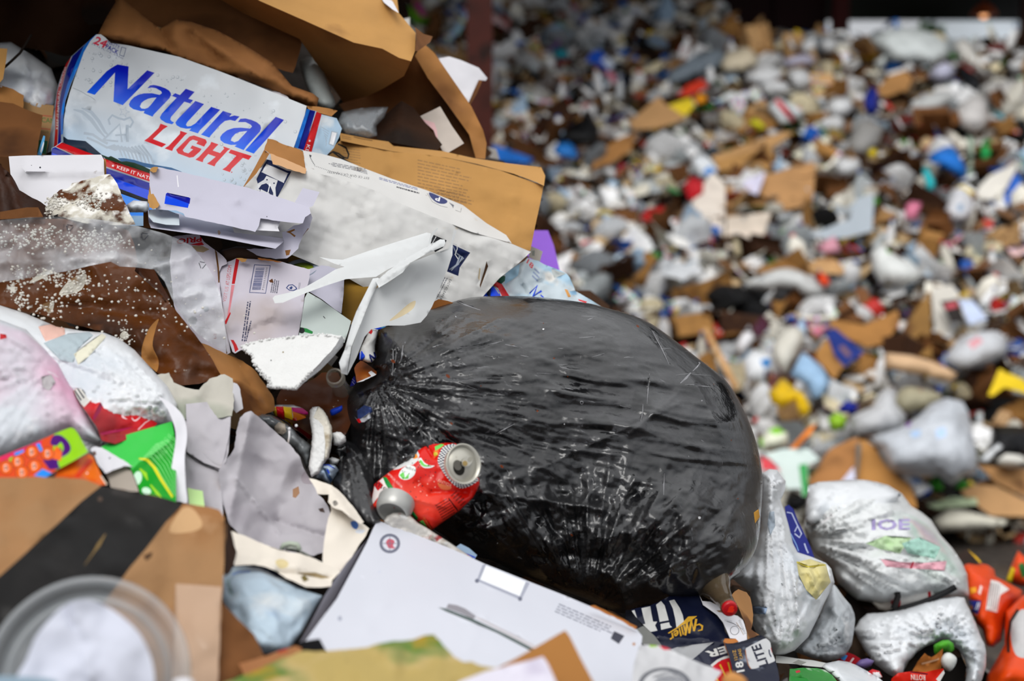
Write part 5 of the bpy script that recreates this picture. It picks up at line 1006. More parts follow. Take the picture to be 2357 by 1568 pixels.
# ---------------------------------------------------------------- lilac white torn sleeve
t = T('white_sleeve', 'torn white carton sleeve with a blue window over the beer carton', 'carton', (520, 480, 2.15))
sheet('main_panel', F3((85, 90), (100, 45), (130, 32), (200, 28), (520, 95), (850, 175), (1100, 235), (1400, 305), (1700, 395), (2000, 495), (2195, 555), (2215, 640), (2140, 690), (2110, 770), (2000, 765), (1810, 745), (1550, 705), (1530, 800), (1480, 885), (1100, 800), (555, 685), (530, 640), (430, 600), (250, 590), (170, 590), (120, 470), (80, 260)), [(340, 390, 2.17), (712, 478, 2.14), (588, 534, 2.09), (430, 495, 2.10)], W_lil, t, thick=.003, step=10, jit=.6, rot=14,
      arts=[(F3((318, 366), (600, 428), (622, 440), (590, 568), (278, 512), (298, 380)), CBL), (F3((318, 366), (600, 428), (622, 440), (612, 515), (440, 450), (296, 400)), ink('#0a1290', .35)), (F3((440, 140), (452, 135), (470, 290), (455, 290)), ink('#e6e5ea')), (circ(F3((1635, 683))[0], 1.2, 8), INK)],
      disp=[fold(F3((650, 430))[0], F3((870, 260))[0], .006, 8), fold(F3((650, 435))[0], F3((1250, 470))[0], .008, 9), fold(F3((1250, 470))[0], F3((1540, 610))[0], .006, 7), fold(F3((1100, 560))[0], F3((1330, 840))[0], .006, 7), fold(F3((90, 240))[0], F3((330, 350))[0], .005, 6), crumple(60, .006, 3)])
sheet('lower_flap', F3((60, 600), (475, 640), (560, 680), (1480, 870), (1540, 860), (1830, 885), (1862, 1010), (1747, 1107), (1500, 1062), (900, 945), (100, 832), (70, 760)), [(340, 500, 2.16), (655, 560, 2.13), (500, 545, 2.09)], W_lil, t, thick=.003, step=12, rot=14, disp=[crumple(60, .004, 5)], arts=[(spline(F3((985, 870), (1005, 865), (1022, 900), (1000, 925), (985, 895)), 3), ink('#a06a2a'))])
sheet('curled_tab', F3((70, 590), (180, 585), (330, 600), (470, 655), (478, 797), (300, 790), (130, 755), (68, 680)), [(343, 490, 2.10), (412, 500, 2.12), (390, 517, 2.075)], mk('inside_pale', '#c9d4da', .5, .06, 12), t, thick=.003, step=9, disp=[dent((375, 500), -.02, 25)])
sheet('slot', F3((1548, 702), (1812, 745), (1780, 830), (1800, 878), (1490, 862), (1530, 800)), [(600, 502, 2.125), (645, 510, 2.125), (600, 530, 2.10)], W_wht, t, thick=.002, step=9, disp=[fold(F3((1520, 815))[0], F3((1790, 840))[0], -.012, 5)])
sheet('right_end', F3((2110, 770), (2140, 690), (2215, 640), (2238, 700), (2200, 830), (2110, 940), (2060, 1050), (2050, 1105), (1950, 1200), (1900, 1235), (1750, 1245), (1500, 1195), (1360, 1110), (1745, 1105), (1862, 1010), (1835, 890), (1880, 880), (1990, 800)), [(715, 500, 2.16), (690, 560, 2.14), (590, 575, 2.14)], W_lil, t, thick=.003, step=10, jit=1, disp=[crumple(45, .008, 3)], arts=[(F3((1890, 885), (2000, 845), (2005, 865), (1950, 890), (2015, 935), (2000, 955), (1940, 905)), ink('#8a5c28')), (F3((2110, 935), (2180, 835), (2190, 850), (2130, 940)), ink('#7a4a1e')), (F3((1875, 1130), (1950, 1120), (1930, 1190), (1890, 1200)), ink('#8a5a2a')), (stroke(F3((2140, 690), (2150, 660), (2185, 650)), 1.4), ink('#6a4a2a'))])
sheet('loose_tab', F3((2110, 303), (2332, 357), (2245, 540), (2205, 560), (2005, 492)), [(700, 435, 2.165), (735, 442, 2.16), (690, 470, 2.15)], W_lil, t, thick=.003, step=10)
sheet('torn_edge', F3((85, 75), (100, 40), (135, 25), (198, 28), (170, 92), (130, 100), (100, 82)), [(345, 390, 2.165), (362, 386, 2.165), (352, 396, 2.15)], K_tan, t, thick=.004, step=6, jit=.8, disp=[crumple(14, .006, 2)])
sheet('torn_edge', F3((82, 270), (130, 370), (180, 470), (215, 525), (190, 562), (130, 582), (80, 560), (58, 450)), [(344, 430, 2.15), (366, 475, 2.10), (345, 478, 2.09)], K_tan, t, thick=.004, step=6, jit=.8, disp=[crumple(14, .008, 4)])
pillow('crumpled_film', F2((1340, 1500), (1470, 1420), (1720, 1440), (1760, 1568), (1700, 1640), (1400, 1640)), 2.12, BAGW, hf=.03, step=7, disp=[crumple(20, .02, 3)], label='scrunch of white film at the torn left end of the white sleeve', cat='film')
sheet('torn_board', F3((0, 575), (60, 590), (70, 760), (100, 835), (0, 830)), 2.12, K_brn, thick=.005, step=9, label='small brown board under the left end of the white sleeve', cat='cardboard')
t = T('white_box', 'plain white box with a folded lid left of the beer carton foot', 'box', (140, 410, 2.13))
sheet('front_panel', px((20, 360), (60, 358), (233, 356), (239, 368), (241, 430), (240, 500), (30, 500), (24, 400)), [(20, 360, 2.16), (239, 360, 2.15), (130, 490, 2.10)], W_wht, t, thick=.004, step=12, disp=[fold((60, 396), (240, 394), .012, 8), fold((60, 358), (60, 420), .004, 4), crumple(60, .004, 2)], arts=[(circ(E1((345, 1440))[0], 2.2, 7), INK), (circ(E1((270, 1422))[0], 1, 6), INK), (E1((225, 1472), (390, 1476), (390, 1480), (225, 1477)), ink('#a8a4ac'))])
sheet('side_edge', px((238, 366), (244, 368), (245, 402), (240, 408)), 2.15, K_tan, t, thick=.01, step=6)
# ================================================================ middle left: wet boards, film, mailing box
t = T('folded_wet_board', 'wet brown folded board with a point dusted in white mould', 'cardboard', (220, 470, 2.05))
sheet('front_fold', C3((385, 285), (392, 262), (560, 140), (735, 5), (755, 25), (785, 70), (830, 185), (905, 340), (780, 345), (560, 330)), [(135, 495, 2.05), (255, 405, 2.10), (310, 515, 2.04)], BRM, t, thick=.006, step=9, jit=.8, disp=[crumple(40, .008, 3)])
sheet('back_fold', C3((310, 165), (370, 115), (450, 70), (580, 40), (700, 5), (740, 5), (560, 145), (400, 265), (330, 290)), [(107, 456, 2.12), (255, 402, 2.115), (130, 498, 2.08)], BRM, t, thick=.006, step=9, jit=.8, disp=[crumple(30, .010, 6)])
sheet('left_fold', C3((-120, -80), (0, -60), (60, -10), (100, 50), (130, 110), (330, 225), (355, 260), (310, 300), (0, 320), (-120, 320)), [(0, 385, 2.10), (115, 480, 2.07), (0, 505, 2.03)], mk('dark_wet_board', '#3a1d0c', .5, .3, 7, layers=[('#1c0d06', 5, .45, .6), ('#cfc8b8', 26, .72, .76, 6)], bump=((18, .5, .012),)), t, thick=.006, step=12, jit=1, disp=[fold((0, 345), (50, 500), .03, 14), crumple(50, .02, 4)])
sheet('board_strip', C3((0, 255), (180, 225), (255, 225), (290, 290), (0, 305)), 2.02, K_brn, t, thick=.005, step=12)
MLD = mk('white_mould_patch', '#d2cdbf', .9, .2, 40, layers=[('#8a6a48', 30, .56, .62, 8)], bump=(60, .8, .006))
t = T('wet_brown_board', 'large wet brown board with pale scraped streak under the film', 'cardboard', (250, 720, 2.0))
sheet('panel', C3((-120, 320), (0, 312), (400, 300), (700, 325), (860, 380), (900, 480), (920, 600), (900, 650), (1000, 740), (1130, 855), (1200, 945), (1300, 1070), (1400, 1210), (1478, 1350), (1440, 1375), (1330, 1405), (1200, 1415), (1050, 1330), (900, 1200), (740, 1070), (500, 1010), (300, 950), (0, 880), (-120, 860)), [(0, 510, 2.03), (300, 510, 2.05), (255, 605, 2.05), (390, 695, 2.03), (505, 865, 1.95), (400, 880, 1.93), (100, 730, 1.98)], BRW, t, thick=.008, step=10, jit=.8, arts=[(spline(C3((395, 810), (425, 755), (480, 700), (565, 668), (578, 700), (545, 775), (470, 805)), 3), MLD), (spline(C3((280, 880), (320, 860), (362, 850), (350, 920), (320, 930)), 3), MLD), (spline(C3((195, 730), (260, 670), (360, 640), (300, 690), (230, 725)), 3), MLD), (spline(C3((800, 1085), (830, 1050), (862, 1080), (840, 1110)), 3), MLD), (spline(C3((960, 1120), (1000, 1030), (1060, 970), (1040, 1040), (1020, 1150), (1060, 1250), (1040, 1330), (960, 1290), (945, 1200)), 4), mk('scraped_kraft', '#a9743c', .6, .2, 12))], disp=[crumple(90, .022, 4), fold(C3((420, 870))[0], C3((1060, 950))[0], -.012, 12), fold(C3((1080, 1000))[0], C3((1320, 1180))[0], -.014, 14), fold(C3((880, 1180))[0], C3((1100, 1300))[0], -.012, 12), wavy(40, .012, 8)])
sheet('rolled_edge', C3((885, 632), (960, 628), (1032, 642), (1080, 740), (1135, 835), (1110, 858), (1000, 760)), [(305, 618, 2.07), (355, 620, 2.08), (385, 695, 2.05)], mk('rolled_wet_board', '#45240f', .4, .3, 8, bump=(18, .5, .012)), t, thick=.02, step=8, disp=[fold((320, 630), (385, 695), .02, 10)])
rr = random.Random(8)
V = []; F = []
bv, bf = ico(1)
for cx_, cy_, sx_, sy_, n in ((500, 735, 150, 130, 40), (330, 890, 110, 110, 20), (830, 1090, 90, 90, 10), (250, 680, 220, 70, 40), (140, 860, 60, 120, 20), (900, 900, 500, 300, 40), (620, 180, 120, 60, 50), (390, 200, 60, 50, 30), (330, 230, 30, 60, 20), (250, 430, 400, 90, 90), (650, 450, 200, 80, 60)):
    for k in range(n * 3):
        x = 0 + rr.gauss(cx_, sx_ * .5) / 2.9037; y = 400 + rr.gauss(cy_, sy_ * .5) / 2.9037; s = rr.uniform(.0006, .0024)
        d = (1.955 if y < 520 and x < 320 and cy_ < 300 else 1.93) + (.06 if cy_ < 300 else .06 if 400 < cy_ < 460 else 0)
        o = P(x, y, d); i = len(V); V += [o + q * s * np.array([rr.uniform(.6, 1.3), 1, rr.uniform(.6, 1.1)]) for q in bv]; F += [tuple(i + q for q in f) for f in bf]
link('mould_crumbs', V, F, mk('white_mould', '#dedad0', .9, .1, 30), None, None, True, label='white mouldy crumbs scattered over the wet brown boards', cat='crumbs', kind='stuff')
tri = lambda c, r, a: [stroke([(c[0] + r * math.cos(math.radians(a + k)), c[1] + r * math.sin(math.radians(a + k))) for k in (0 + o, 100 + o)], 1.6) for o in (10, 130, 250)]
DK = ink('#2c2c34')
sheet('plastic_film', C3((-120, 315), (0, 312), (200, 290), (400, 288), (560, 295), (700, 312), (920, 350), (1100, 400), (1180, 432), (1280, 482), (1360, 580), (1430, 690), (1470, 800), (1500, 1000), (1532, 1195), (1470, 1170), (1400, 1130), (1310, 1060), (1240, 980), (1160, 860), (1100, 720), (1030, 640), (900, 625), (800, 620), (740, 588), (600, 615), (500, 640), (300, 680), (0, 725), (-120, 735)), [(0, 510, 1.97), (320, 510, 1.99), (0, 645, 1.93), (250, 600, 1.93), (430, 560, 2.01), (527, 810, 1.97), (400, 730, 1.95)], FILM, thick=.0015, step=8,
      arts=[(l, DK) for c in ((465, 360), (965, 415), (1352, 608)) for l in tri(C3(c)[0], 9, -20)] + [(text('PE-LD', C3((428, 385))[0], C3((432, 335))[0], (-3, 0), 1), DK), (text('04', C3((455, 375))[0], C3((459, 345))[0], (-4, 0), 1), DK), (text('04', C3((950, 432))[0], C3((954, 402))[0], (-4, 0), 1), DK)],
      disp=[crumple(60, .022, 3), crumple(24, .012, 5), fold(C3((1000, 640))[0], C3((1280, 560))[0], .02, 8), fold(C3((1050, 640))[0], C3((1180, 860))[0], .02, 7), fold(C3((1150, 840))[0], C3((1340, 800))[0], .02, 7), fold(C3((0, 600))[0], C3((780, 560))[0], .015, 10)],
      label='crinkled clear film with small printed recycling marks', cat='film')
# mailing box
URED = ink('#b5161c'); UFAD = mk('faded_red_print', '#cf8088', .65, .3, 26); UBL = ink('#2b3c6e')
t = T('mailing_box', 'crushed white mailing box with red stripes and a barcode', 'box', (610, 700, 2.1))
bars = []; rb = random.Random(2); q = 0.0
while q < 1:
    w = rb.choice((.008, .012, .02, .03)); a = lambda u, s: F4((1025 - 45 * u + s * (97 + 1 * u), 472 + 250 * u))[0]
    bars.append([a(q, 0), a(q, 1), a(min(1, q + w), 1), a(min(1, q + w), 0)]); q += w + rb.choice((.008, .012, .016))
lf = F4((1362, 700), (1390, 665), (1440, 660), (1480, 690), (1490, 715), (1450, 735), (1400, 730))
arts = [(F4((800, 368), (836, 385), (822, 460), (785, 655), (752, 655), (775, 500)), URED), (F4((748, 665), (785, 665), (760, 800), (725, 1000), (690, 1080), (720, 900)), UFAD), (F4((735, 970), (740, 990), (690, 1110), (668, 1110), (672, 1080)), URED), (F4((738, 1285), (772, 1288), (805, 1340), (828, 1395), (790, 1425), (770, 1350)), URED),
        (text('VISIT US', F4((686, 860))[0], F4((718, 690))[0], (-8, -1.4)), UFAD), (text('AT USPS.COM', F4((722, 672))[0], F4((752, 448))[0], (-8.5, -1.2)), URED), ([F4((1005, 436), (1190, 445), (1136, 765), (949, 755)), F4((1011, 443), (1182, 451), (1131, 758), (957, 749))], UBL), (bars, UBL), (text('PS00011000000', F4((1114, 724))[0], F4((1160, 470))[0], (-4.6, -.6), 1), INK),
        (lines(F4((1188, 752))[0], F4((1212, 600))[0], (4.4, .6), 4, 2.4, .2, 3), ink('#4a4a58')), ([lf, [((x - F4((1425, 698))[0][0]) * .78 + F4((1425, 698))[0][0], (y - F4((1425, 698))[0][1]) * .74 + F4((1425, 698))[0][1]) for x, y in lf]], UBL), (F4((1400, 700), (1425, 680), (1440, 690), (1430, 715), (1410, 715)), UBL), (lines(F4((1500, 715))[0], F4((1510, 640))[0], (2.4, 0), 2, 1.2, 0, 4), ink('#6a6a7a')), (F4((1170, 620), (1210, 595), (1225, 640), (1190, 640)), ink('#5a3418')),
        (lines(F4((862, 1300))[0], F4((930, 840))[0], (5.2, .8), 2, 3, .05, 7), ink('#3a3c54')), (lines(F4((905, 1300))[0], F4((965, 1060))[0], (5, .8), 1, 3, .05, 9), ink('#3a3c54'))]
sheet('front_panel', F4((628, 452), (690, 410), (740, 395), (800, 365), (920, 372), (1060, 378), (1190, 385), (1300, 400), (1460, 448), (1640, 492), (1620, 620), (1590, 720), (1570, 800), (1545, 1000), (1500, 1240), (1480, 1360), (1300, 1440), (1000, 1440), (860, 1400), (790, 1440), (760, 1420), (715, 1280), (680, 1120), (655, 950), (635, 780), (612, 640)), [(510, 610, 2.12), (560, 595, 2.12), (715, 620, 2.13), (690, 770, 2.03), (535, 800, 2.01), (600, 700, 2.065)], W_usp, t, thick=.005, step=8, arts=arts, jit=.5,
      disp=[crumple(80, .010, 3), fold(F4((940, 1190))[0], F4((1180, 1090))[0], -.010, 6), fold(F4((1180, 1060))[0], F4((1230, 930))[0], .008, 7), fold(F4((1230, 1100))[0], F4((1540, 1150))[0], -.008, 6), fold(F4((870, 400))[0], F4((810, 1000))[0], .004, 5), fold(F4((630, 680))[0], F4((1000, 690))[0], .004, 5), dent(F4((740, 1130))[0], .014, 18)])
sheet('torn_top', F4((800, 365), (840, 362), (925, 372), (905, 405), (865, 410), (835, 385)), 2.10, K_tan, t, thick=.004, step=6, jit=.6)
sheet('torn_top', F4((1040, 362), (1120, 368), (1320, 405), (1300, 412), (1190, 398), (1060, 382)), 2.115, K_orn, t, thick=.004, step=6, jit=.8)
sheet('side_panel', F4((90, 120), (240, 100), (375, 86), (440, 180), (560, 270), (640, 330), (692, 388), (700, 430), (640, 455), (612, 520), (618, 700), (655, 950), (690, 1150), (738, 1430), (690, 1455), (560, 1400), (430, 1350), (200, 1150), (100, 900), (50, 400)), [(400, 545, 2.12), (456, 538, 2.13), (520, 600, 2.115), (510, 650, 2.08), (530, 812, 2.01), (420, 760, 2.03)], W_usp, t, thick=.005, step=9, jit=.5, arts=[(text('PRIO', F4((415, 120))[0], F4((130, 150))[0], (-.5, 11.5), 2, .03), URED), (F4((280, 212), (415, 182), (440, 215), (380, 222)), URED), (F4((560, 265), (585, 300), (610, 480), (615, 640), (600, 640), (590, 480)), ink('#6a4620')), (F4((300, 225), (420, 225), (500, 265), (430, 300), (360, 290)), ink('#a08c6c')), (text('PS', F4((548, 1275))[0], F4((548, 1215))[0], (6, 0)), ink('#8a2a2a')), (F4((380, 1140), (505, 1155), (505, 1160), (380, 1146)), ink('#4a3a34')), (F4((690, 1380), (705, 1440), (690, 1445), (678, 1200)), ink('#5a3c1c')), (spline(F4((430, 930), (450, 905), (490, 920), (490, 960), (450, 970)), 3), ink('#6d7480')), (spline(F4((260, 1060), (310, 1020), (360, 1050), (340, 1110), (280, 1100)), 3), ink('#55565e'))], disp=[crumple(50, .010, 7), fold(F4((590, 300))[0], F4((612, 640))[0], -.01, 5)])
# dark curved stick and lid behind the mailing box
tube('bent_pipe', [P(515, 592, 2.16), P(545, 584, 2.17), P(585, 585, 2.18), P(615, 592, 2.19), P(660, 606, 2.2)], .011, mk('dirty_pipe', '#5a4438', .6, .3, 14), label='dirty brown bent pipe above the mailing box', cat='pipe')
t = T('round_lid', 'grey round lid with a green middle behind the mailing box', 'lid', (690, 625, 2.2))
ax = -FW * .55 + UP * .83 - RT * .1
lathe('rim', P(690, 622, 2.17), ax, [(-.012, .028), (0, .0295), (.003, .029), (.003, .022), (0, .021)], mk('grey_lid', '#8d97a6', .3, .08), t, seg=36)
lathe('middle', P(690, 622, 2.17), ax, [(-.006, .021), (.001, .021), (.0015, .001)], mk('lime_lid', '#8da32a', .4, .25, 60), t, seg=30)
sheet('olive_board', px((640, 588), (720, 590), (760, 600), (800, 640), (840, 640), (860, 645), (905, 640), (900, 680), (840, 760), (790, 740), (780, 660), (690, 625)), [(640, 590, 2.22), (860, 640, 2.2), (800, 750, 2.14)], K_olv, thick=.005, step=12, label='olive brown board upright between the milky tray panels', cat='cardboard')
sheet('olive_board', C4((1400, 960), (1440, 860), (1480, 838), (1540, 850), (1605, 872), (1560, 905), (1480, 930)), 2.2, K_orn, thick=.006, step=9, label='orange brown board end just above the black bag', cat='cardboard')
sheet('white_carton', C4((605, 640), (700, 612), (790, 625), (850, 660), (845, 800), (830, 935), (790, 910), (700, 840), (600, 780)), [(715, 615, 2.16), (790, 630, 2.17), (780, 720, 2.12)], W_lil, thick=.006, step=10, disp=[fold(C4((835, 670))[0], C4((825, 930))[0], .01, 4), crumple(40, .005, 4)], label='pale grey carton corner behind the milky tray', cat='carton')
# milky plastic tray
t = T('plastic_tray', 'broken milky white plastic tray with yellow food smears', 'tray', (880, 680, 2.05))
sheet('upper_wing', C4((370, 832), (385, 815), (480, 795), (580, 762), (700, 695), (790, 640), (850, 622), (780, 600), (680, 556), (760, 570), (840, 575), (1000, 520), (1200, 455), (1400, 393), (1428, 400), (1418, 470), (1500, 445), (1520, 470), (1400, 520), (1300, 575), (1235, 595), (1140, 640), (1060, 690), (980, 695), (860, 705), (720, 750), (600, 795), (500, 835), (440, 862), (385, 866)), [(635, 685, 2.02), (690, 630, 2.08), (740, 595, 2.13), (990, 540, 2.16), (1020, 560, 2.08), (870, 640, 2.06)], PLW, t, thick=.003, step=8, disp=[fold(C4((780, 600))[0], C4((1420, 470))[0], -.008, 7), fold(C4((620, 775))[0], C4((1240, 590))[0], .006, 6), flute(-18, 9, .0012, 3)])
sheet('raised_rib', C4((1232, 585), (1270, 562), (1380, 500), (1490, 438), (1520, 440), (1525, 462), (1515, 485), (1400, 535), (1300, 590), (1280, 605), (1240, 660), (1150, 720), (1080, 762), (1060, 720), (1140, 650)), [(925, 605, 2.03), (1020, 552, 2.06), (870, 655, 2.0)], PLW, t, thick=.014, step=7, disp=[fold((880, 645), (1015, 560), .012, 5)])
sheet('lower_panel', C4((1240, 655), (1300, 592), (1480, 522), (1545, 503), (1560, 470), (1575, 462), (1572, 545), (1545, 610), (1510, 710), (1470, 810), (1435, 890), (1400, 950), (1360, 995), (1250, 1015), (1140, 1015), (1030, 1040), (985, 1090), (930, 1230), (870, 1345), (900, 1160), (960, 1000), (1050, 780), (1085, 745), (1150, 722)), [(930, 610, 2.05), (1038, 575, 2.12), (990, 730, 2.05), (850, 760, 1.99), (810, 860, 1.96)], PLW, t, thick=.003, step=8, disp=[fold(C4((1330, 660))[0], C4((1250, 760))[0], .005, 6), crumple(60, .004, 4), dent(C4((1270, 890))[0], -.006, 14)], arts=[(spline(C4((1150, 985), (1210, 930), (1280, 870), (1325, 850), (1310, 900), (1240, 950)), 4), ink('#d9c8a4'))])
sheet('bent_rim', C4((1040, 700), (1075, 695), (1092, 710), (1052, 782), (1000, 900), (960, 1000), (920, 1100), (895, 1165), (880, 1260), (868, 1345), (830, 1335), (814, 1262), (850, 1180), (900, 1000), (930, 920), (965, 850)), [(862, 642, 2.02), (880, 648, 2.02), (785, 845, 1.93), (800, 860, 1.94)], PLW, t, thick=.004, step=7, disp=[fold(C4((1060, 720))[0], C4((850, 1300))[0], .010, 5), fold(C4((850, 1180))[0], C4((890, 1165))[0], -.006, 3)])
sheet('torn_tip', stroke(C4((1418, 470), (1428, 430), (1445, 395), (1475, 362)), (5, 5, 5, 2)), 2.06, PLW, t, thick=.002, step=5)
sheet('torn_tip', stroke(C4((1490, 525), (1545, 505), (1568, 470), (1580, 420), (1590, 378)), (3, 4, 4, 6, 7)), 2.06, PLW, t, thick=.002, step=5)
sheet('torn_tip', stroke(C4((1568, 465), (1600, 475), (1605, 500), (1590, 540), (1610, 570)), 2.2), 2.07, PLW, t, thick=.002, step=5)
sheet('cloudy_sheet', C4((560, 1000), (585, 830), (605, 792), (690, 840), (760, 890), (830, 940), (895, 985), (880, 1040), (850, 1130), (740, 1100), (640, 1085), (545, 1085)), [(700, 680, 2.09), (808, 740, 2.05), (690, 770, 2.02)], PLT, thick=.002, step=10, disp=[crumple(70, .008, 3)], arts=[(C4((552, 1025), (600, 1035), (640, 1056), (636, 1072), (590, 1060), (548, 1045)), ink('#1f7a38')), (circ(C4((565, 1048))[0], 7, 14), ink('#14181a')), (stroke(C4((708, 952), (722, 968)), 1.6), DK)], label='cloudy plastic sheet with a green strip below the milky tray', cat='plastic')
# polystyrene slab
t = T('foam_slab', 'white polystyrene slab with a crumbled corner', 'foam', (670, 830, 1.93))
sheet('flat_face', C4((160, 1152), (240, 1130), (300, 1112), (420, 1100), (560, 1082), (640, 1085), (700, 1072), (830, 1080), (842, 1100), (790, 1150), (700, 1250), (600, 1350), (520, 1430), (440, 1425), (345, 1420), (350, 1380), (290, 1320), (235, 1245), (240, 1205), (180, 1185)), [(560, 795, 1.955), (790, 775, 1.95), (670, 890, 1.87)], FOAM, t, thick=.028, step=8, jit=1.4, shift=(4, 6), disp=[lambda x, y: .0012 * vn(x / 2.5, y / 2.5, 3), wavy(60, .003, 2)], arts=[(circ(C4((440, 1193))[0], 2, 8), ink('#8a7a5c')), (circ(C4((360, 1248))[0], 1.6, 8), INK)])
sheet('cut_side', C4((830, 1082), (848, 1105), (840, 1150), (780, 1220), (690, 1312), (600, 1380), (540, 1432), (520, 1430), (600, 1350), (700, 1250), (790, 1150)), [(790, 775, 1.945), (792, 800, 1.965), (685, 892, 1.88)], mk('foam_cut_side', '#e6e8e8', .7, .04, 60, bump=(220, .4, .003, 1), layers=[('#a8987a', 26, .7, .78)]), t, thick=.01, step=7)  # cut side in its own slightly paler white than the face
V = []; F = []; rb = random.Random(6); edge = C4((845, 1100), (700, 1075), (560, 1086), (300, 1115), (160, 1150), (200, 1190), (240, 1210), (240, 1250), (290, 1320), (350, 1385), (350, 1425), (440, 1425), (520, 1432))
ep = subdiv(edge, 2.6)[:-40]
for i, e in enumerate(ep):
    n = 1 if i < 95 else 3
    for k in range(n):
        dd = 0 if i < 95 else rb.uniform(-6, 5); x = e[0] + rb.uniform(-1.5, 1.5) + dd * .6; y = e[1] + rb.uniform(-1.5, 1.5) - dd * .2
        s = rb.uniform(.0012, .0022); o = P(x, y, depth_fn([(560, 795, 1.955), (790, 775, 1.95), (670, 890, 1.87)])(np.array([x]), np.array([y]))[0] + rb.uniform(-.004, .01)); j = len(V)
        V += [o + q * s for q in bv]; F += [tuple(j + q for q in f) for f in bf]
link('crumbled_edge', V, F, FOAM, None, t, True)['kind'] = 'stuff'
# brown boards below the foam
sheet('brown_board', C3((1340, 1130), (1400, 1150), (1500, 1200), (1620, 1250), (1700, 1310), (1780, 1420), (1830, 1500), (1840, 1580), (1700, 1640), (1580, 1600), (1480, 1350)), [(470, 795, 2.0), (620, 900, 1.98), (560, 930, 1.93)], mk('stained_kraft', '#a87440', .6, .2, 8, layers=[('#5c3512', 6, .5, .6), ('#d8d0c0', 50, .74, .78)], bump=(14, .3, .01)), thick=.006, step=11, jit=.8, disp=[crumple(70, .014, 5), fold((560, 840), (600, 940), -.015, 10)], label='stained tan board between the wet brown board and the foam slab', cat='cardboard')
sheet('brown_board', C3((1850, 1500), (1880, 1440), (1960, 1440), (2100, 1370), (2150, 1330), (2260, 1330), (2340, 1500), (2360, 1640), (2300, 1760), (2100, 1760), (1850, 1600)), [(640, 900, 2.0), (780, 860, 2.03), (760, 990, 1.96)], mk('soaked_kraft', '#5a2e12', .35, .25, 8, layers=[('#9c6a38', 5, .58, .64), ('#2c1408', 6, .5, .62), ('#e0dcd0', 60, .72, .76)], bump=(14, .3, .01)), thick=.006, step=11, jit=.8, disp=[crumple(60, .012, 8)], label='soaked dark brown board below the foam slab', cat='cardboard')
# bottle neck, cans and scraps by the gathered neck of the black bag
GLS = mk('bottle_glass', '#b9b2a4', .06, .1, 12, alpha=.42, spec=.9)
t = T('glass_bottle', 'clear glass bottle with a screw neck left of the black bag', 'bottle', (790, 900, 1.99))
nA = P(770, 866, 1.95); nB = P(800, 925, 2.06); axv = nB - nA; Lg = np.linalg.norm(axv)
lathe('body', nA, axv, [(.012, .0108), (.03, .0112), (Lg * .55, .0125), (Lg * .8, .018), (Lg, .024)], GLS, t, seg=26, cap=False)
lathe('screw_neck', nA, axv, [(0, .0095), (0, .0118), (.0025, .0122), (.004, .0112), (.0055, .0126), (.007, .0112), (.0085, .0126), (.010, .0112), (.012, .0132), (.014, .0108)], GLS, t, seg=30, cap=False)
t = T('crushed_can', 'crushed white beer can with a dark blue letter tucked behind the bag', 'can', (855, 800, 2.05))
pillow('can_body', E5((525, 560), (545, 490), (600, 380), (650, 270), (700, 215), (790, 235), (770, 330), (745, 450), (740, 560), (765, 620), (700, 690), (640, 690), (560, 660), (520, 655)), [(850, 765, 2.08), (845, 830, 2.02)], mk('can_white', '#dddcd8', .3, .06, 12, coat=.2), t, hf=.02, hb=.01, step=5, disp=[fold(E5((560, 490))[0], E5((790, 310))[0], .012, 4), crumple(18, .006, 3)], arts=[(E5((640, 270), (690, 215), (712, 262), (690, 300)), ink('#c81c24')), (E5((525, 560), (560, 530), (605, 600), (565, 665), (518, 660)), CBL), (text('N', E5((690, 690))[0], E5((770, 650))[0], (-5, -17), 2, .04), ink('#0d1a6a')), (stroke(E5((545, 545), (535, 650)), 1.5), WHI)])
sheet('can_rim', E5((690, 215), (740, 185), (800, 165), (860, 170), (895, 195), (850, 215), (790, 235), (730, 225)), 2.07, CBL, t, thick=.004, step=5, arts=[(E5((790, 165), (860, 170), (895, 195), (840, 220)), ink('#3a9ad4'))])
sheet('torn_board', E5((455, 770), (490, 710), (540, 668), (580, 675), (680, 745), (765, 815), (765, 855), (660, 910), (560, 955), (490, 968)), [(820, 850, 2.02), (865, 860, 2.02), (825, 880, 1.97)], mk('wet_orange_board', '#8f4712', .45, .25, 14, layers=[('#c08040', 12, .62, .7)], bump=(20, .4, .01)), thick=.004, step=5, jit=.5, arts=[(E5((490, 968), (600, 920), (690, 880), (650, 830), (690, 805), (765, 862), (680, 905), (580, 955)), WHI)], label='small wet orange brown board stuck to the black bag', cat='cardboard')
sheet('blue_label', E5((395, 1025), (420, 940), (455, 875), (482, 970), (450, 1010)), 2.0, ink('#1a1a8a'), thick=.002, step=5, arts=[(circ(E5((430 + 12 * (k % 3), 920 + 14 * k))[0], .8, 6), WHI) for k in range(6)], label='deep blue label with white dots beside the glass bottle', cat='label')
pillow('blue_tab', spline(E5((118, 1370), (140, 1340), (250, 1300), (285, 1290), (280, 1365), (155, 1432), (125, 1410)), 3), 1.97, mk('blue_plastic', '#1238b0', .35, .08), hf=.004, step=5, label='rounded blue plastic tab left of the black bag', cat='tab')
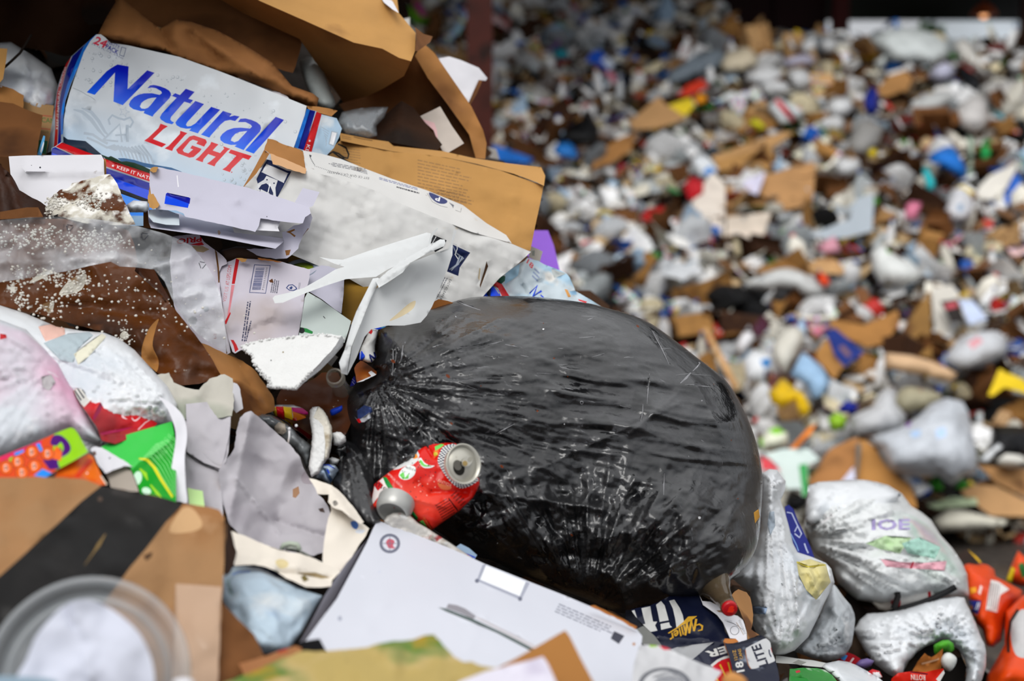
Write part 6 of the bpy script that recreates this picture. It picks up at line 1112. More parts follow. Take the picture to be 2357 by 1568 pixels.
# energy can, bottle, foam stick
t = T('drink_can', 'yellow and red drink can lying behind a foam stick', 'can', (670, 960, 1.97))
pillow('can_body', E6((120, 330), (180, 260), (250, 222), (420, 215), (650, 215), (780, 250), (920, 310), (960, 450), (950, 760), (880, 760), (800, 690), (640, 560), (430, 430), (310, 370), (210, 365)), [(610, 945, 1.97), (720, 980, 2.0)], mk('can_silver', '#cfd0d2', .25, .06, 14, metal=.5), t, hf=.022, step=5, arts=[(E6((310, 258), (380, 250), (450, 425), (350, 390)), ink('#f0c020', .3)), (E6((375, 245), (490, 245), (515, 460), (400, 410)), ink('#cc1420', .3)), (E6((490, 245), (620, 258), (640, 420), (640, 555), (515, 462)), ink('#f4c81e', .3)), (E6((620, 258), (780, 268), (940, 330), (945, 420), (640, 330)), ink('#c8207a', .3)), (E6((630, 320), (940, 400), (945, 500), (880, 620), (650, 430)), ink('#d8741a', .3)), (E6((640, 420), (880, 610), (950, 520), (955, 765), (880, 765), (640, 560)), ink('#b01420', .3)), (stroke(E6((680, 420), (700, 470), (670, 500)), 2), ink('#e05a8a')), (stroke(E6((780, 490), (800, 530), (770, 550)), 2), ink('#e05a8a')), (E6((575, 480), (625, 520), (620, 530), (575, 500)), RED)])
sheet('can_opening', E6((95, 390), (110, 330), (160, 290), (225, 300), (215, 345), (150, 365)), 1.955, mk('can_inside', '#3a3a3c', .35, .1, metal=.6), t, thick=.004, step=5)
pillow('clear_bottle', E6((62, 430), (90, 385), (150, 360), (300, 370), (400, 420), (480, 470), (560, 520), (640, 580), (740, 700), (870, 800), (945, 870), (930, 1000), (905, 1150), (860, 1240), (780, 1060), (700, 950), (560, 850), (420, 700), (230, 600)), [(600, 960, 1.94), (715, 1050, 1.94)], mk('dusty_clear_plastic', '#5d6266', .15, .2, 14, alpha=.72, layers=[('#9da2a4', 9, .5, .66, 6), ('#e8e8e8', 60, .7, .76)], spec=.8), hf=.03, step=5, disp=[crumple(24, .012, 4), wavy(9, .004, 2)], label='dusty crushed clear bottle below the yellow and red can', cat='bottle', arts=[(E6((350, 560), (420, 490), (520, 520), (540, 640), (480, 690), (360, 650)), mk('bottle_label', '#b5aa9c', .4, .3, 30))])
pillow('foam_stick', E6((905, 310), (950, 255), (1050, 245), (1100, 280), (1150, 345), (1200, 440), (1250, 560), (1262, 700), (1240, 880), (1205, 1050), (1120, 1150), (1060, 1290), (935, 1355), (888, 1190), (930, 900), (945, 700), (925, 560), (905, 450)), [(735, 940, 1.94), (735, 1095, 1.88)], FOAM, hf=.018, hb=.018, R=9, step=3.2, jit=.6, disp=[lambda x, y: .003 * np.abs(vn(x / 2.2, y / 2.2, 3)) + .002 * vn(x / 6, y / 6, 5)], arts=[(E6((1040, 240), (1150, 340), (1250, 560), (1262, 700), (1205, 1050), (1140, 1130), (1150, 800), (1120, 560), (1050, 470), (960, 420), (1000, 330)), FOAMD)], label='upright white foam stick with a dirty side', cat='foam')
for pts, lb in ((E6((1255, 670), (1330, 640), (1400, 650), (1470, 715), (1475, 800), (1380, 870), (1280, 850)), 'white foam chunk right of the foam stick'), (E6((1195, 1070), (1255, 1035), (1330, 1060), (1380, 1080), (1340, 1160), (1230, 1180)), 'smaller foam chunk above the crumpled blue can')):
    pillow('foam_chunk', pts, 1.93, FOAM, hf=.012, step=4, jit=.6, disp=[lambda x, y: .003 * np.abs(vn(x / 2.2, y / 2.2, 7))], label=lb, cat='foam')
pillow('crumpled_can', E6((975, 1365), (1010, 1270), (1050, 1200), (1130, 1150), (1240, 1150), (1310, 1170), (1360, 1240), (1300, 1360), (1260, 1430), (1225, 1490), (1100, 1400)), 1.9, mk('can_pale_blue', '#9fb0c2', .3, .12, 30, metal=.35), hf=.02, step=4.5, disp=[crumple(14, .012, 5)], arts=[(stroke(E6((1040, 1230), (1110, 1165), (1200, 1160), (1300, 1220)), 2.2), CBL), (stroke(E6((1180, 1230), (1215, 1300)), 3), CBL), (E6((1110, 1210), (1160, 1220), (1260, 1400), (1230, 1440)), ink('#2c4468'))], label='crumpled pale blue can at the foot of the foam stick', cat='can')
t = T('cotton_swab', 'white cotton swab leaning on the dusty clear bottle', 'swab', (668, 1000, 1.90))
tube('stick', [P(666, 988, 1.90), P(666, 1005, 1.90), P(663, 1022, 1.90)], .0014, WHI, t)
for q in ((666, 987), (682, 980)): lathe('tip', P(q[0], q[1], 1.899), (0, 0, 1), [(-.002, .0005), (-.0015, .0016), (0, .0021), (.0015, .0016), (.002, .0005)], WHI, t, seg=10)
# ================================================================ the big black bag
GC = (868, 880)
OUT = spline(px((873, 757), (905, 745), (945, 744), (975, 721), (1003, 709), (1060, 690), (1120, 682), (1230, 683), (1340, 696), (1385, 706), (1480, 735), (1555, 785), (1605, 824), (1660, 866), (1690, 902), (1715, 950), (1735, 1000), (1750, 1060), (1755, 1110), (1752, 1175), (1746, 1240), (1730, 1285), (1700, 1322), (1660, 1350), (1600, 1376), (1540, 1388), (1480, 1394), (1440, 1412), (1400, 1404), (1350, 1384), (1250, 1344), (1150, 1300), (1090, 1278), (1050, 1255), (1000, 1222), (930, 1200), (870, 1195), (830, 1180), (798, 1120), (783, 1085), (788, 1050), (788, 1000), (784, 950), (795, 908), (823, 882), (866, 860), (856, 846), (864, 823), (862, 803)), 4)
wl = lambda y: sstep(1010, 1150, y)
f1 = fan(GC, 9.0, .018, 3, 620, 30); f1b = fan(GC, 24.0, .009, 8, 420, 20); f2 = fan((1350, 1420), 6.0, .024, 5, 500, 40); f2b = fan((1350, 1420), 18.0, .012, 6, 420, 40)
cr1 = crumple(95, .036, 4, .3); cr2 = crumple(46, .018, 9, .0); cr3 = crumple(22, .004, 12, .0); hz = lambda x, y: .007 * ridge((y - .18 * x) / 26, x / 190, 7, 3)
hz2 = lambda x, y: .017 * ridge((y - .12 * x - 40 * vn(x / 200, y / 200, 2)) / 60, x / 340, 12, 2)
disp = [lambda x, y: (1 - .75 * wl(y)) * (f1(x, y) + f1b(x, y) + hz(x, y) * 1.1 + hz2(x, y)), lambda x, y: wl(y) * (cr1(x, y) + cr2(x, y) + cr3(x, y) + f2(x, y) + f2b(x, y)) + (1 - wl(y)) * (.3 * cr1(x, y) + .12 * cr2(x, y)),
        fold((1405, 700), (1600, 880), .012, 14), fold((1480, 735), (1620, 860), -.012, 16), fold((1600, 880), (1660, 1000), .012, 18), fold((1560, 905), (1450, 1000), .010, 16), fold((1090, 960), (1480, 985), .008, 18), fold((1010, 1120), (1380, 1170), .016, 18), fold((1240, 1080), (1560, 930), .010, 20), fold((880, 1030), (870, 1200), -.03, 22), fold((925, 1040), (1000, 940), -.012, 14), dent((1300, 900), .03, 260), dent((1500, 1180), .02, 120)]
SCR = mk('pale_scuff', '#8d8d90', .5, .3, 40); rs = random.Random(9); arts = []
def scuff(x, y, a, L, w): arts.append((stroke([(x, y), (x + L * .5 * math.cos(a) + rs.uniform(-2, 2), y + L * .5 * math.sin(a)), (x + L * math.cos(a), y + L * math.sin(a))], (w * .4, w, w * .3)), SCR))
for k in range(46):
    r = rs.uniform(120, 760); a = rs.uniform(-.28, .35); x = GC[0] + r * math.cos(a); y = GC[1] - 60 + r * math.sin(a)
    if y < 1000 and x < 1640: scuff(x, y, a * .6 + rs.gauss(0, .12), rs.uniform(12, 46), rs.uniform(.7, 1.6))
for k in range(22): scuff(rs.uniform(900, 1640), rs.uniform(1000, 1300), rs.uniform(0, 3.1), rs.uniform(6, 18), rs.uniform(.7, 1.5))
for x, y, a, L, w in ((905, 805, 1.6, 60, 3.4), (912, 800, 1.62, 40, 2), (928, 795, 1.7, 42, 3), (1590, 858, 2.35, 34, 5), (1612, 835, 2.3, 26, 3), (1500, 760, 1.1, 90, 2), (1040, 690, .35, 70, 3), (1495, 860, 1.65, 70, 2), (1480, 930, 1.7, 40, 1.8), (1140, 1000, -.5, 50, 2), (1530, 1090, 1.62, 50, 2)): scuff(x, y, a, L, w)
crumbs = []
RB = mk('rust_brown_crumb', '#6a3014', .6, .2); OC = mk('ochre_crumb', '#c08a2c', .6, .2)
for k in range(30):
    x, y = rs.uniform(880, 1700), rs.uniform(720, 1300); s = rs.uniform(1, 2.6); arts.append((circ((x, y), s, 6, s * rs.uniform(.4, 1), rs.uniform(0, 180)), rs.choice((RB, WHI, SCR, RB))))
for x, y, s in ((1031, 866, 6), (905, 832, 6), (1468, 751, 4), (1155, 1074, 5), (1039, 975, 4), (1316, 1232, 4)): arts.append((circ((x, y), s, 7, s * .6, 40), RB))
arts.append((circ((1610, 1192), 3.2, 10), WHI)); arts.append((px((1735, 1180), (1746, 1172), (1749, 1190), (1738, 1205)), OC)); arts.append((ringp((1339, 927), 4.2, 2.6, 10), SCR))
arts.append((px((822, 945), (838, 933), (855, 938), (858, 948), (835, 962), (824, 968)), mk('blue_print_under_film', '#2b3a66', .35, .5, 90))); arts.append((px((815, 958), (824, 968), (850, 950), (856, 962), (838, 972), (826, 972)), ink('#b8bac0', .4))); arts.append((px((820, 966), (827, 963), (832, 972), (826, 974)), RED))
t = T('trash_bag', 'big black plastic rubbish bag full and stretched in the middle', 'bag', (1280, 1050, 2.16))
pillow('bag_body', OUT, [(870, 870, 2.06), (1100, 690, 2.25), (1400, 710, 2.28), (1700, 950, 2.27), (1750, 1150, 2.24), (1660, 1350, 2.04), (1560, 1388, 2.04), (1350, 1380, 2.06), (1050, 1250, 2.0), (800, 1050, 2.03), (1280, 1050, 2.18)], BLK, t, hf=.17, hb=.16, R=250, step=4.2, disp=disp, arts=arts, seed=5, power=.55)
pillow('gathered_tail', px((792, 1010), (815, 1020), (845, 1035), (858, 1070), (863, 1110), (862, 1150), (872, 1185), (880, 1200), (860, 1215), (838, 1205), (815, 1180), (790, 1150), (768, 1122), (763, 1105), (772, 1085), (785, 1050)), [(800, 1020, 1.97), (860, 1200, 1.84), (770, 1110, 1.9)], BLK, t, hf=.025, hb=.03, step=5, disp=[fan((795, 990), 16, .014, 3, 400, 10), fan((795, 990), 34, .005, 4, 400, 10)])
sheet('torn_strands', px((770, 1040), (782, 1022), (795, 1018), (798, 1045), (790, 1050), (785, 1062), (780, 1048)), 1.93, BLK, t, thick=.002, step=5, disp=[crumple(10, .01, 3)])
# ---------------------------------------------------------------- second pale blue carton behind the bag
arts = [(E8((240, 600), (310, 562), (440, 632), (545, 802), (600, 900), (480, 900), (380, 700)), RED), (E8((310, 570), (420, 480), (505, 520), (500, 570), (430, 632)), ink('#1f5a44')), (E8((140, 820), (215, 640), (250, 610), (400, 740), (440, 900), (150, 900)), CBL), (E8((205, 800), (235, 630), (270, 680), (260, 860)), ink('#0c1230')), (stroke(E8((250, 605), (330, 680), (400, 780)), 3), SLV),
        (stroke(E8((868, 780), (985, 660), (925, 820), (1055, 740)), (3, 7, 8, 5)), CBL), (stroke(E8((1040, 805), (1085, 840)), 3), CBL), (text('18', E8(818, 300), E8(905, 400), (5, -9), 2, .02), ink('#d8404a')), (lines(E8(945, 380), E8(1040, 470), (-2.5, 8), 3, 4, .2, 3), ink('#8a98bc')), (E8((1410, 710), (1455, 720), (1510, 830), (1465, 840)), ink('#d89a50')), (E8((1480, 745), (1590, 740), (1600, 800), (1520, 800)), ink('#9cc8e8')), (E8((1620, 865), (1760, 905), (1740, 930), (1630, 890)), ink('#d8343a')), (E8((1200, 400), (1440, 470), (1250, 540)), ink('#bcc2c0')), (E8((500, 450), (720, 320), (690, 500), (480, 640)), ink('#a8cfe6'))]
sheet('beer_carton', E8((140, 820), (185, 720), (220, 640), (245, 598), (320, 562), (350, 520), (450, 450), (560, 385), (740, 300), (790, 275), (832, 228), (900, 250), (1000, 272), (1100, 330), (1210, 370), (1330, 415), (1440, 470), (1490, 530), (1530, 620), (1580, 740), (1700, 810), (1820, 880), (2010, 1000), (1900, 1150), (1500, 1300), (500, 1300), (140, 1100)), [(1115, 680, 2.30), (1210, 600, 2.40), (1330, 680, 2.42), (1250, 740, 2.32)], mk('beer_carton_crushed', '#c6d2d8', .35, .06, 14, layers=[('#a9cbe0', 11, .5, .62, 4), ('#e4e2dc', 16, .6, .7)]), thick=.004, step=7, arts=arts, disp=[crumple(34, .022, 5), fold(E8(700, 560), E8(850, 820), -.014, 4), fold(E8(1250, 540), E8(880, 650), -.012, 6), fold(E8(1250, 540), E8(1580, 740), .012, 6), fold(E8(830, 240), E8(700, 560), .012, 6)], label='crushed pale blue beer carton peeping over the black bag', cat='carton')
sheet('cream_carton', E8((865, 60), (900, 50), (1000, 90), (1072, 130), (1050, 200), (1030, 285), (940, 260), (860, 225)), 2.45, W_crm, thick=.03, step=7, side=K_drk, arts=[(E8((905, 120), (950, 110), (945, 200), (905, 190)), ink('#b0b4a8'))], label='small cream carton end beside the purple panel', cat='carton')
# ---------------------------------------------------------------- crushed red can on the bag
t = T('red_can', 'crushed red fruit drink can lying on the black bag', 'can', (975, 1110, 1.88))
CRED = mk('can_red', '#d6180c', .28, .05, 14, coat=.25, layers=[('#ee4a34', 6, .52, .66)])
GRN = ink('#1c8a3c', .3); LGR = ink('#6ed05a', .3); PNK = ink('#e8506a', .3)
arts = [(E7((150, 1140), (165, 1000), (200, 800), (320, 690), (420, 800), (500, 960), (380, 940), (260, 960), (170, 1080)), ink('#e8dcd8', .3)), (E7((320, 680), (370, 680), (470, 830), (505, 940), (430, 900), (360, 780)), GRN), (E7((195, 800), (270, 740), (330, 800), (250, 880)), RED), (text('mel', E7((215, 800))[0], E7((390, 910))[0], (5, -13)), ink('#2a1a18')),
        (E7((470, 580), (560, 495), (700, 375), (820, 300), (850, 360), (830, 440), (760, 500), (650, 520), (560, 560)), ink('#d8dad8', .3)), (spline(E7((550, 660), (600, 560), (700, 510), (790, 540), (780, 640), (700, 710), (610, 715)), 4), ink('#e8ece8', .3)), (E7((560, 650), (620, 600), (640, 690), (700, 620), (690, 700), (610, 712)), LGR), (text('slice', E7((660, 560))[0], E7((800, 600))[0], (3, -7), 1), INK),
        (spline(E7((835, 440), (870, 400), (920, 470), (1000, 510), (1070, 515), (1000, 550), (900, 540)), 3), ink('#e8ece8', .3)), (spline(E7((850, 440), (880, 440), (930, 500), (1020, 518), (930, 530), (870, 500)), 3), LGR), (E7((720, 360), (800, 330), (830, 400), (770, 420)), ink('#e8892a', .3)), (E7((1050, 310), (1130, 240), (1120, 360), (1060, 410)), ink('#e8702a', .3)), (circ(E7((1082, 348))[0], 5, 8), ink('#d8d040')), (E7((1070, 240), (1160, 200), (1210, 210), (1150, 260), (1080, 300)), LGR),
        (text('ANTIOX', E7((1110, 745))[0], E7((1310, 830))[0], (1.5, -7)), ink('#f0b8a0')), (spline(E7((1110, 760), (1200, 790), (1310, 830), (1260, 870), (1160, 850)), 3), ink('#e0784a')), (text('ARTIFICIAL FLAVOR', E7((385, 640))[0], E7((590, 840))[0], (2.5, -4.5), 1), ink('#e8c8c0')),
        (lines(E7((1080, 1085))[0], E7((1270, 970))[0], (2.6, 5.4), 11, 2.6, .2, 3), ink('#5a0c08')), (lines(E7((1300, 950))[0], E7((1390, 870))[0], (5.4, 5.4), 7, 2.8, .3, 5), ink('#5a0c08')), (stroke(E7((1270, 985), (1405, 1170)), 2.2), ink('#14080a')), (E7((620, 1010), (690, 1005), (680, 1060), (780, 1110), (760, 1170), (830, 1270), (800, 1310), (720, 1200)), GRN), (E7((840, 1330), (900, 1300), (980, 1430), (940, 1440)), LGR), (E7((900, 1270), (920, 1250), (1040, 1440), (1010, 1450)), ink('#e0562a'))]
rp = random.Random(3)
for k in range(44): x, y = E7((rp.gauss(880, 170), rp.gauss(640, 200)))[0]; arts.append((circ((x, y), rp.uniform(.5, 1.7), 6), INK))
for k in range(12): x, y = E7((rp.uniform(700, 1150), rp.uniform(650, 1050)))[0]; arts.append((circ((x, y), 1.6, 6), ink('#f4b0a0')))
# chequered band that follows the lid
band_o = spline(E7((1345, 195), (1200, 235), (1140, 340), (1112, 450), (1160, 560), (1225, 660), (1320, 770), (1440, 845), (1570, 815), (1700, 735)), 6, False)
band_i = spline(E7((1400, 230), (1310, 260), (1255, 350), (1235, 480), (1262, 600), (1320, 690), (1400, 745), (1490, 765), (1600, 735), (1700, 690)), 6, False)
arts.append((band_o + band_i[::-1], ink('#e4e4e0', .35))); rows = 4; nb = len(band_o)
for i in range(0, nb - 1):
    for j in range(rows):
        if (i // 1 + j) % 2 == 0:
            l = lambda q, u: tuple(np.array(band_o[q]) * (1 - u) + np.array(band_i[q]) * u)
            arts.append(([l(i, j / rows), l(i + 1, j / rows), l(i + 1, (j + 1) / rows), l(i, (j + 1) / rows)], ink('#1c2440', .35)))
pillow('can_body', E7((148, 1140), (150, 1050), (165, 960), (195, 785), (270, 720), (350, 655), (460, 570), (560, 495), (700, 375), (830, 285), (950, 208), (1060, 190), (1250, 182), (1370, 190), (1500, 300), (1560, 500), (1640, 640), (1712, 700), (1722, 780), (1690, 860), (1620, 985), (1520, 1080), (1420, 1170), (1320, 1240), (1230, 1300), (1120, 1380), (1022, 1452), (930, 1400), (830, 1340), (720, 1265), (560, 1200), (300, 1200)), [(860, 1140, 1.87), (1000, 1030, 1.91), (1090, 1110, 1.90), (1000, 1215, 1.87)], CRED, t, hf=.024, hb=.012, R=40, step=4, arts=arts, disp=[fold(E7((820, 760))[0], E7((1010, 900))[0], -.006, 6), fold(E7((1010, 900))[0], E7((1400, 880))[0], -.007, 6), fold(E7((640, 960))[0], E7((1200, 1110))[0], .006, 7), fold(E7((960, 250))[0], E7((1060, 400))[0], -.012, 5), dent(E7((1500, 900))[0], -.014, 14), crumple(30, .003, 4)])
ALU = mk('dull_aluminium', '#c9c6ba', .34, .08, 14, metal=.45, layers=[('#8f8468', 40, .68, .78)]); ALD = mk('dark_aluminium', '#6f6c64', .35, .1, 14, metal=.6)
la = -FW * .80 + RT * .56 + UP * .16
lid = lathe('can_lid', P(*E7((1482, 492))[0], 1.845), la, [(-.010, .0235), (-.002, .0262), (.001, .0268), (.002, .0262), (.0015, .0245), (-.003, .0240), (-.0035, .0225), (-.0015, .0215), (-.001, .001)], ALU, t, seg=48, cap=False)
lu, lv, lw = frame(la); lc = P(*E7((1482, 492))[0], 1.845)
def onlid(x, y, z): return lc + RT * x * .83 + UP * y - FW * .0 + (la * z) - FW * (-x * .56)
def lidpoly(name, pts, z, th, mat, par=None):
    ex = RT - la * (RT @ la); ex /= np.linalg.norm(ex); ey = np.cross(la, ex)
    n = len(pts); V = [lc + ex * p[0] + ey * p[1] + la * z for p in pts] + [lc + ex * p[0] + ey * p[1] + la * (z - th) for p in pts]
    return link(name, V, [tuple(range(n)), tuple(range(2 * n - 1, n - 1, -1))] + [(i, n + i, n + (i + 1) % n, (i + 1) % n) for i in range(n)], mat, None, par or lid, False)
lidpoly('mouth', circ((-.006, -.0055), .0085, 20, .0098, 25), -.0005, .002, mk('can_mouth_shade', '#191712', .4, .2))  # dark disc: the can's unlit inside put into the colour
lidpoly('pour_panel', circ((-.0085, -.002), .0062, 18, .0068, 25), .0001, .002, ALD)
lidpoly('pull_tab', circ((.0045, .0035), .0092, 20, .0058, 38), .0028, .001, ALU)
lidpoly('tab_hole', circ((.0085, .0065), .0042, 16, .0031, 38), .0030, .0004, mk('tab_hole_shade', '#aaa698', .4, .1, metal=.3))
lidpoly('rivet', circ((0.0005, .0005), .0034, 14), .0042, .002, mk('rusty_rivet', '#a8905c', .5, .3, 90))
ba = -FW * .72 - RT * .2 - UP * .62
lathe('can_base', P(*E7((455, 1205))[0], 1.835), ba, [(-.022, .0245), (-.010, .024), (-.004, .022), (0, .0195), (.0005, .0188), (-.003, .0178), (-.008, .012), (-.010, .001)], [mk('base_aluminium', '#b4b4b0', .35, .1, 20, metal=.35), mk('base_hollow_shade', '#9a9a96', .6, .15, 30)], t, seg=40, segm=[0, 0, 0, 0, 0, 1, 1], cap=False)  # hollow greyer than the rim: recess shade put into the colour
pillow('grimy_cup', px((882, 1200), (890, 1188), (905, 1180), (925, 1179), (945, 1188), (962, 1204), (985, 1217), (1005, 1230), (1030, 1246), (1060, 1266), (1090, 1285), (1040, 1300), (940, 1262), (895, 1232)), 1.84, mk('grimy_plastic', '#cfcbc4', .3, .15, 14, layers=[('#8f7d66', 26, .54, .62, 7), ('#b84a4a', 70, .62, .66), ('#f0f0ee', 40, .60, .66)], bump=(40, .6, .006), alpha=.85, spec=.6), hf=.008, hb=.01, R=14, step=4, disp=[crumple(16, .006, 3, 0)], label='grimy translucent cup under the red can', cat='cup')
sheet('blue_wrapper', px((1046, 1262), (1060, 1252), (1080, 1262), (1098, 1278), (1090, 1292), (1060, 1285)), 1.86, ink('#a8c4e0', .35), thick=.003, step=6, arts=[(stroke(px((1052, 1264), (1070, 1274), (1094, 1284)), 3), CBL)], label='scrap of blue and white wrapper beside the label box', cat='wrapper')
# ================================================================ left front: bags, packs, boards
t = T('white_bag', 'white see-through bag with pink and grey things inside at the left', 'bag', (190, 850, 1.9))
pillow('bag_body', px((-80, 690), (0, 703), (60, 722), (130, 752), (190, 762), (240, 766), (275, 780), (310, 806), (345, 845), (385, 888), (408, 930), (400, 975), (330, 990), (260, 1020), (240, 1060), (150, 1100), (-80, 1120)), [(0, 705, 1.93), (240, 766, 1.93), (400, 940, 1.86), (0, 1050, 1.80)], BAGW, t, hf=.06, hb=.05, R=90, step=6, disp=[fan((395, 930), 16, .020, 3, 260, 10), fan((395, 930), 44, .007, 9, 260, 10), fan((240, 770), 12, .012, 5, 160, 6), crumple(70, .007, 7, 0)],
       arts=[(px((88, 752), (125, 745), (148, 750), (150, 772), (105, 786)), ink('#e3b8aa', .4)), (px((100, 790), (150, 770), (205, 764), (215, 772), (178, 805), (168, 835), (140, 830)), ink('#aebcc2', .4)), (px((170, 815), (235, 768), (245, 775), (205, 820), (180, 840)), ink('#dcd9c4', .4))])
pillow('bag_front', px((-80, 735), (0, 736), (60, 758), (100, 800), (134, 836), (150, 868), (172, 900), (205, 960), (242, 1025), (190, 1010), (160, 990), (90, 1020), (0, 1060), (-80, 1080)), [(0, 740, 1.84), (130, 835, 1.84), (240, 1020, 1.76), (0, 1050, 1.74)], mk('pink_tinted_film', '#dfe4ea', .35, .06, 6, layers=[('#e2a9c4', 4.2, .50, .66, 2), ('#f5f3f6', 30, .58, .72, 6)], bump=(9, .2, .02, 3), transl=.15), t, hf=.05, hb=.02, R=60, step=8, disp=[fan((130, 838), 14, .014, 3, 300, 10), crumple(70, .008, 9)], arts=[(px((0, 768), (14, 770), (16, 778), (0, 782)), ink('#c0282e', .4)), (px((95, 868), (118, 862), (128, 880), (112, 900), (98, 890)), ink('#b8b2b4', .5))])
RPK = mk('red_pack_film', '#c8101a', .3, .08, 9, layers=[('#8c0a14', 6, .5, .64)], bump=(12, .3, .01))
arts = [(spline(D8((1370, 220), (1390, 165), (1450, 130), (1540, 130), (1490, 150), (1420, 180), (1395, 240), (1400, 290), (1440, 320), (1380, 300)), 4), ink('#e8c8cc')), (spline(D8((1490, 300), (1520, 330), (1560, 310), (1590, 280), (1580, 310), (1530, 345), (1495, 325)), 3), ink('#e8c8cc')), (D8((1205, -10), (1225, 10), (1130, 240), (1065, 340), (1045, 305)), ink('#8c0f40')), (D8((1130, 470), (1300, 440), (1510, 405), (1400, 450), (1150, 500)), ink('#a01048')), (stroke(D8((1560, 440), (1640, 360), (1740, 300)), 2), ink('#e8c8cc'))]
for k in range(10): u, v = rs.uniform(1400, 1520), rs.uniform(170, 280); arts.append((circ(D8((u, v))[0], rs.uniform(1, 2.4), 6), ink('#e8a0a8')))
arts.append((D8((835, 0), (1010, -130), (1150, -20), (950, 185), (900, 130)), ink('#d8d6ce')))
arts += [(D8((838 + k * 30, -2 - k * 24), (850 + k * 30, -10 - k * 24), (925 + k * 34, 100 - k * 26), (910 + k * 34, 116 - k * 26)), ink('#5c5c60')) for k in range(5)]
sheet('red_pack', D8((830, 0), (1010, -130), (1150, -20), (1260, -30), (1390, 40), (1500, 110), (1610, 190), (1640, 260), (1660, 320), (1720, 330), (1780, 365), (1700, 450), (1300, 600), (1150, 560), (1090, 400), (940, 190)), [(180, 900, 1.80), (330, 930, 1.84), (230, 1015, 1.72)], RPK, thick=.004, step=7, arts=arts, disp=[fold(D8((1210, 0))[0], D8((1060, 330))[0], .008, 6), fold(D8((1140, 480))[0], D8((1500, 400))[0], -.010, 8), crumple(40, .008, 3)], label='shiny red pack with white swirl print and a barcode end', cat='pack')
GPK = mk('green_pack_light', '#3fc24e', .35, .05, 9, bump=(10, .2, .01)); GRD2 = ink('#0f9a1e', .35); YEL = ink('#d8d41c', .35); LGN = ink('#8ae08a', .4)
arts = [(D8((1970, 480), (1900, 590), (1720, 720), (1620, 760), (1500, 880), (1480, 920), (1600, 1200), (2000, 1300)), GRD2)] + [(stroke(D8((1580 + k * 24, 790 - k * 26), (1680 + k * 30, 770 - k * 30), (1780 + k * 34, 880 - k * 20), (1900 + k * 20, 1080 - k * 30), (2000, 1200 - k * 40)), 1.5), LGN) for k in range(8)]
arts += [(stroke(D8((1570, 765), (1660, 775), (1740, 860), (1820, 1000), (1950, 1200)), (3, 7, 7, 7, 5)), YEL), (stroke(D8((1580, 880), (1640, 940), (1670, 1010)), (4, 9, 2)), ink('#9ad020')), (stroke(D8((1700, 1060), (1780, 1160), (1830, 1210)), (3, 7, 2)), ink('#9ad020')), (circ(D8((1555, 985))[0], 10, 14, 16, 10), ink('#c8ecd0')), (circ(D8((1655, 1130))[0], 11, 14, 8, 20), ink('#c8ecd0'))] + [(lines(D8((1690 + k * 40, 700 - k * 38))[0], D8((1800 + k * 40, 790 - k * 40))[0], (2, -4), 2, 1.2, 0, k), LGN) for k in range(6)]
sheet('green_pack', D8((1135, 640), (1250, 575), (1400, 505), (1650, 430), (1945, 345), (1990, 600), (1990, 900), (1990, 1290), (1800, 1230), (1600, 1200), (1530, 1000), (1480, 880), (1390, 830), (1240, 720)), [(232, 1030, 1.73), (400, 970, 1.80), (330, 1130, 1.66)], GPK, thick=.004, step=8, arts=arts, disp=[fold(D8((1480, 890))[0], D8((1960, 560))[0], .010, 7), crumple(60, .005, 3)], label='bright green pack with yellow and white stripes', cat='pack')
sheet('white_strip', spline(D8((1795, 65), (1840, 85), (1930, 140), (2030, 230), (2085, 320), (2112, 450), (2110, 580), (2090, 720), (2092, 900), (2100, 1080), (2115, 1260), (2030, 1250), (1950, 1235), (1942, 1080), (1935, 920), (1955, 760), (1982, 600), (1985, 470), (1955, 350), (1900, 220), (1850, 140)), 3), [(370, 915, 1.80), (430, 1000, 1.77), (400, 1150, 1.68), (425, 1060, 1.72)], W_wht, thick=.012, step=7, disp=[wavy(60, .006, 2)], label='curved white board strip between green pack and grey boards', cat='cardboard')
sheet('torn_white_card', D8((1020, 660), (1060, 630), (1150, 640), (1250, 700), (1420, 800), (1500, 860), (1400, 850), (1300, 890), (1190, 935), (1120, 850), (1070, 740)), [(210, 1030, 1.70), (300, 1075, 1.69), (240, 1090, 1.65)], W_wht, thick=.003, step=7, jit=.8, disp=[crumple(30, .006, 3)], arts=[(D8((1040, 690), (1080, 680), (1090, 720), (1060, 740)), ink('#6a5048')), (circ(D8((1240, 760))[0], 2, 8), INK)], label='torn white card corner below the green pack', cat='card')
sheet('grey_card', D8((1190, 940), (1300, 885), (1420, 850), (1480, 900), (1530, 1020), (1570, 1140), (1450, 1140), (1250, 1090), (1230, 1000)), [(240, 1090, 1.67), (300, 1075, 1.70), (310, 1130, 1.64)], mk('warm_grey_card', '#a69c90', .7, .08, 9), thick=.006, step=8, side=K_tan, label='warm grey card with a tan edge below the torn white card', cat='card')
CND = mk('snack_bag_orange', '#d8481c', .3, .06, 12, bump=(12, .3, .01), coat=.2); ORC = ink('#e8641c', .3); PUR = ink('#4a1470', .3); LIM = ink('#8ec81c', .3); CYB = ink('#2a8ae8', .3); MGT = ink('#d8285a', .3); DKR = ink('#6a1a10', .4)
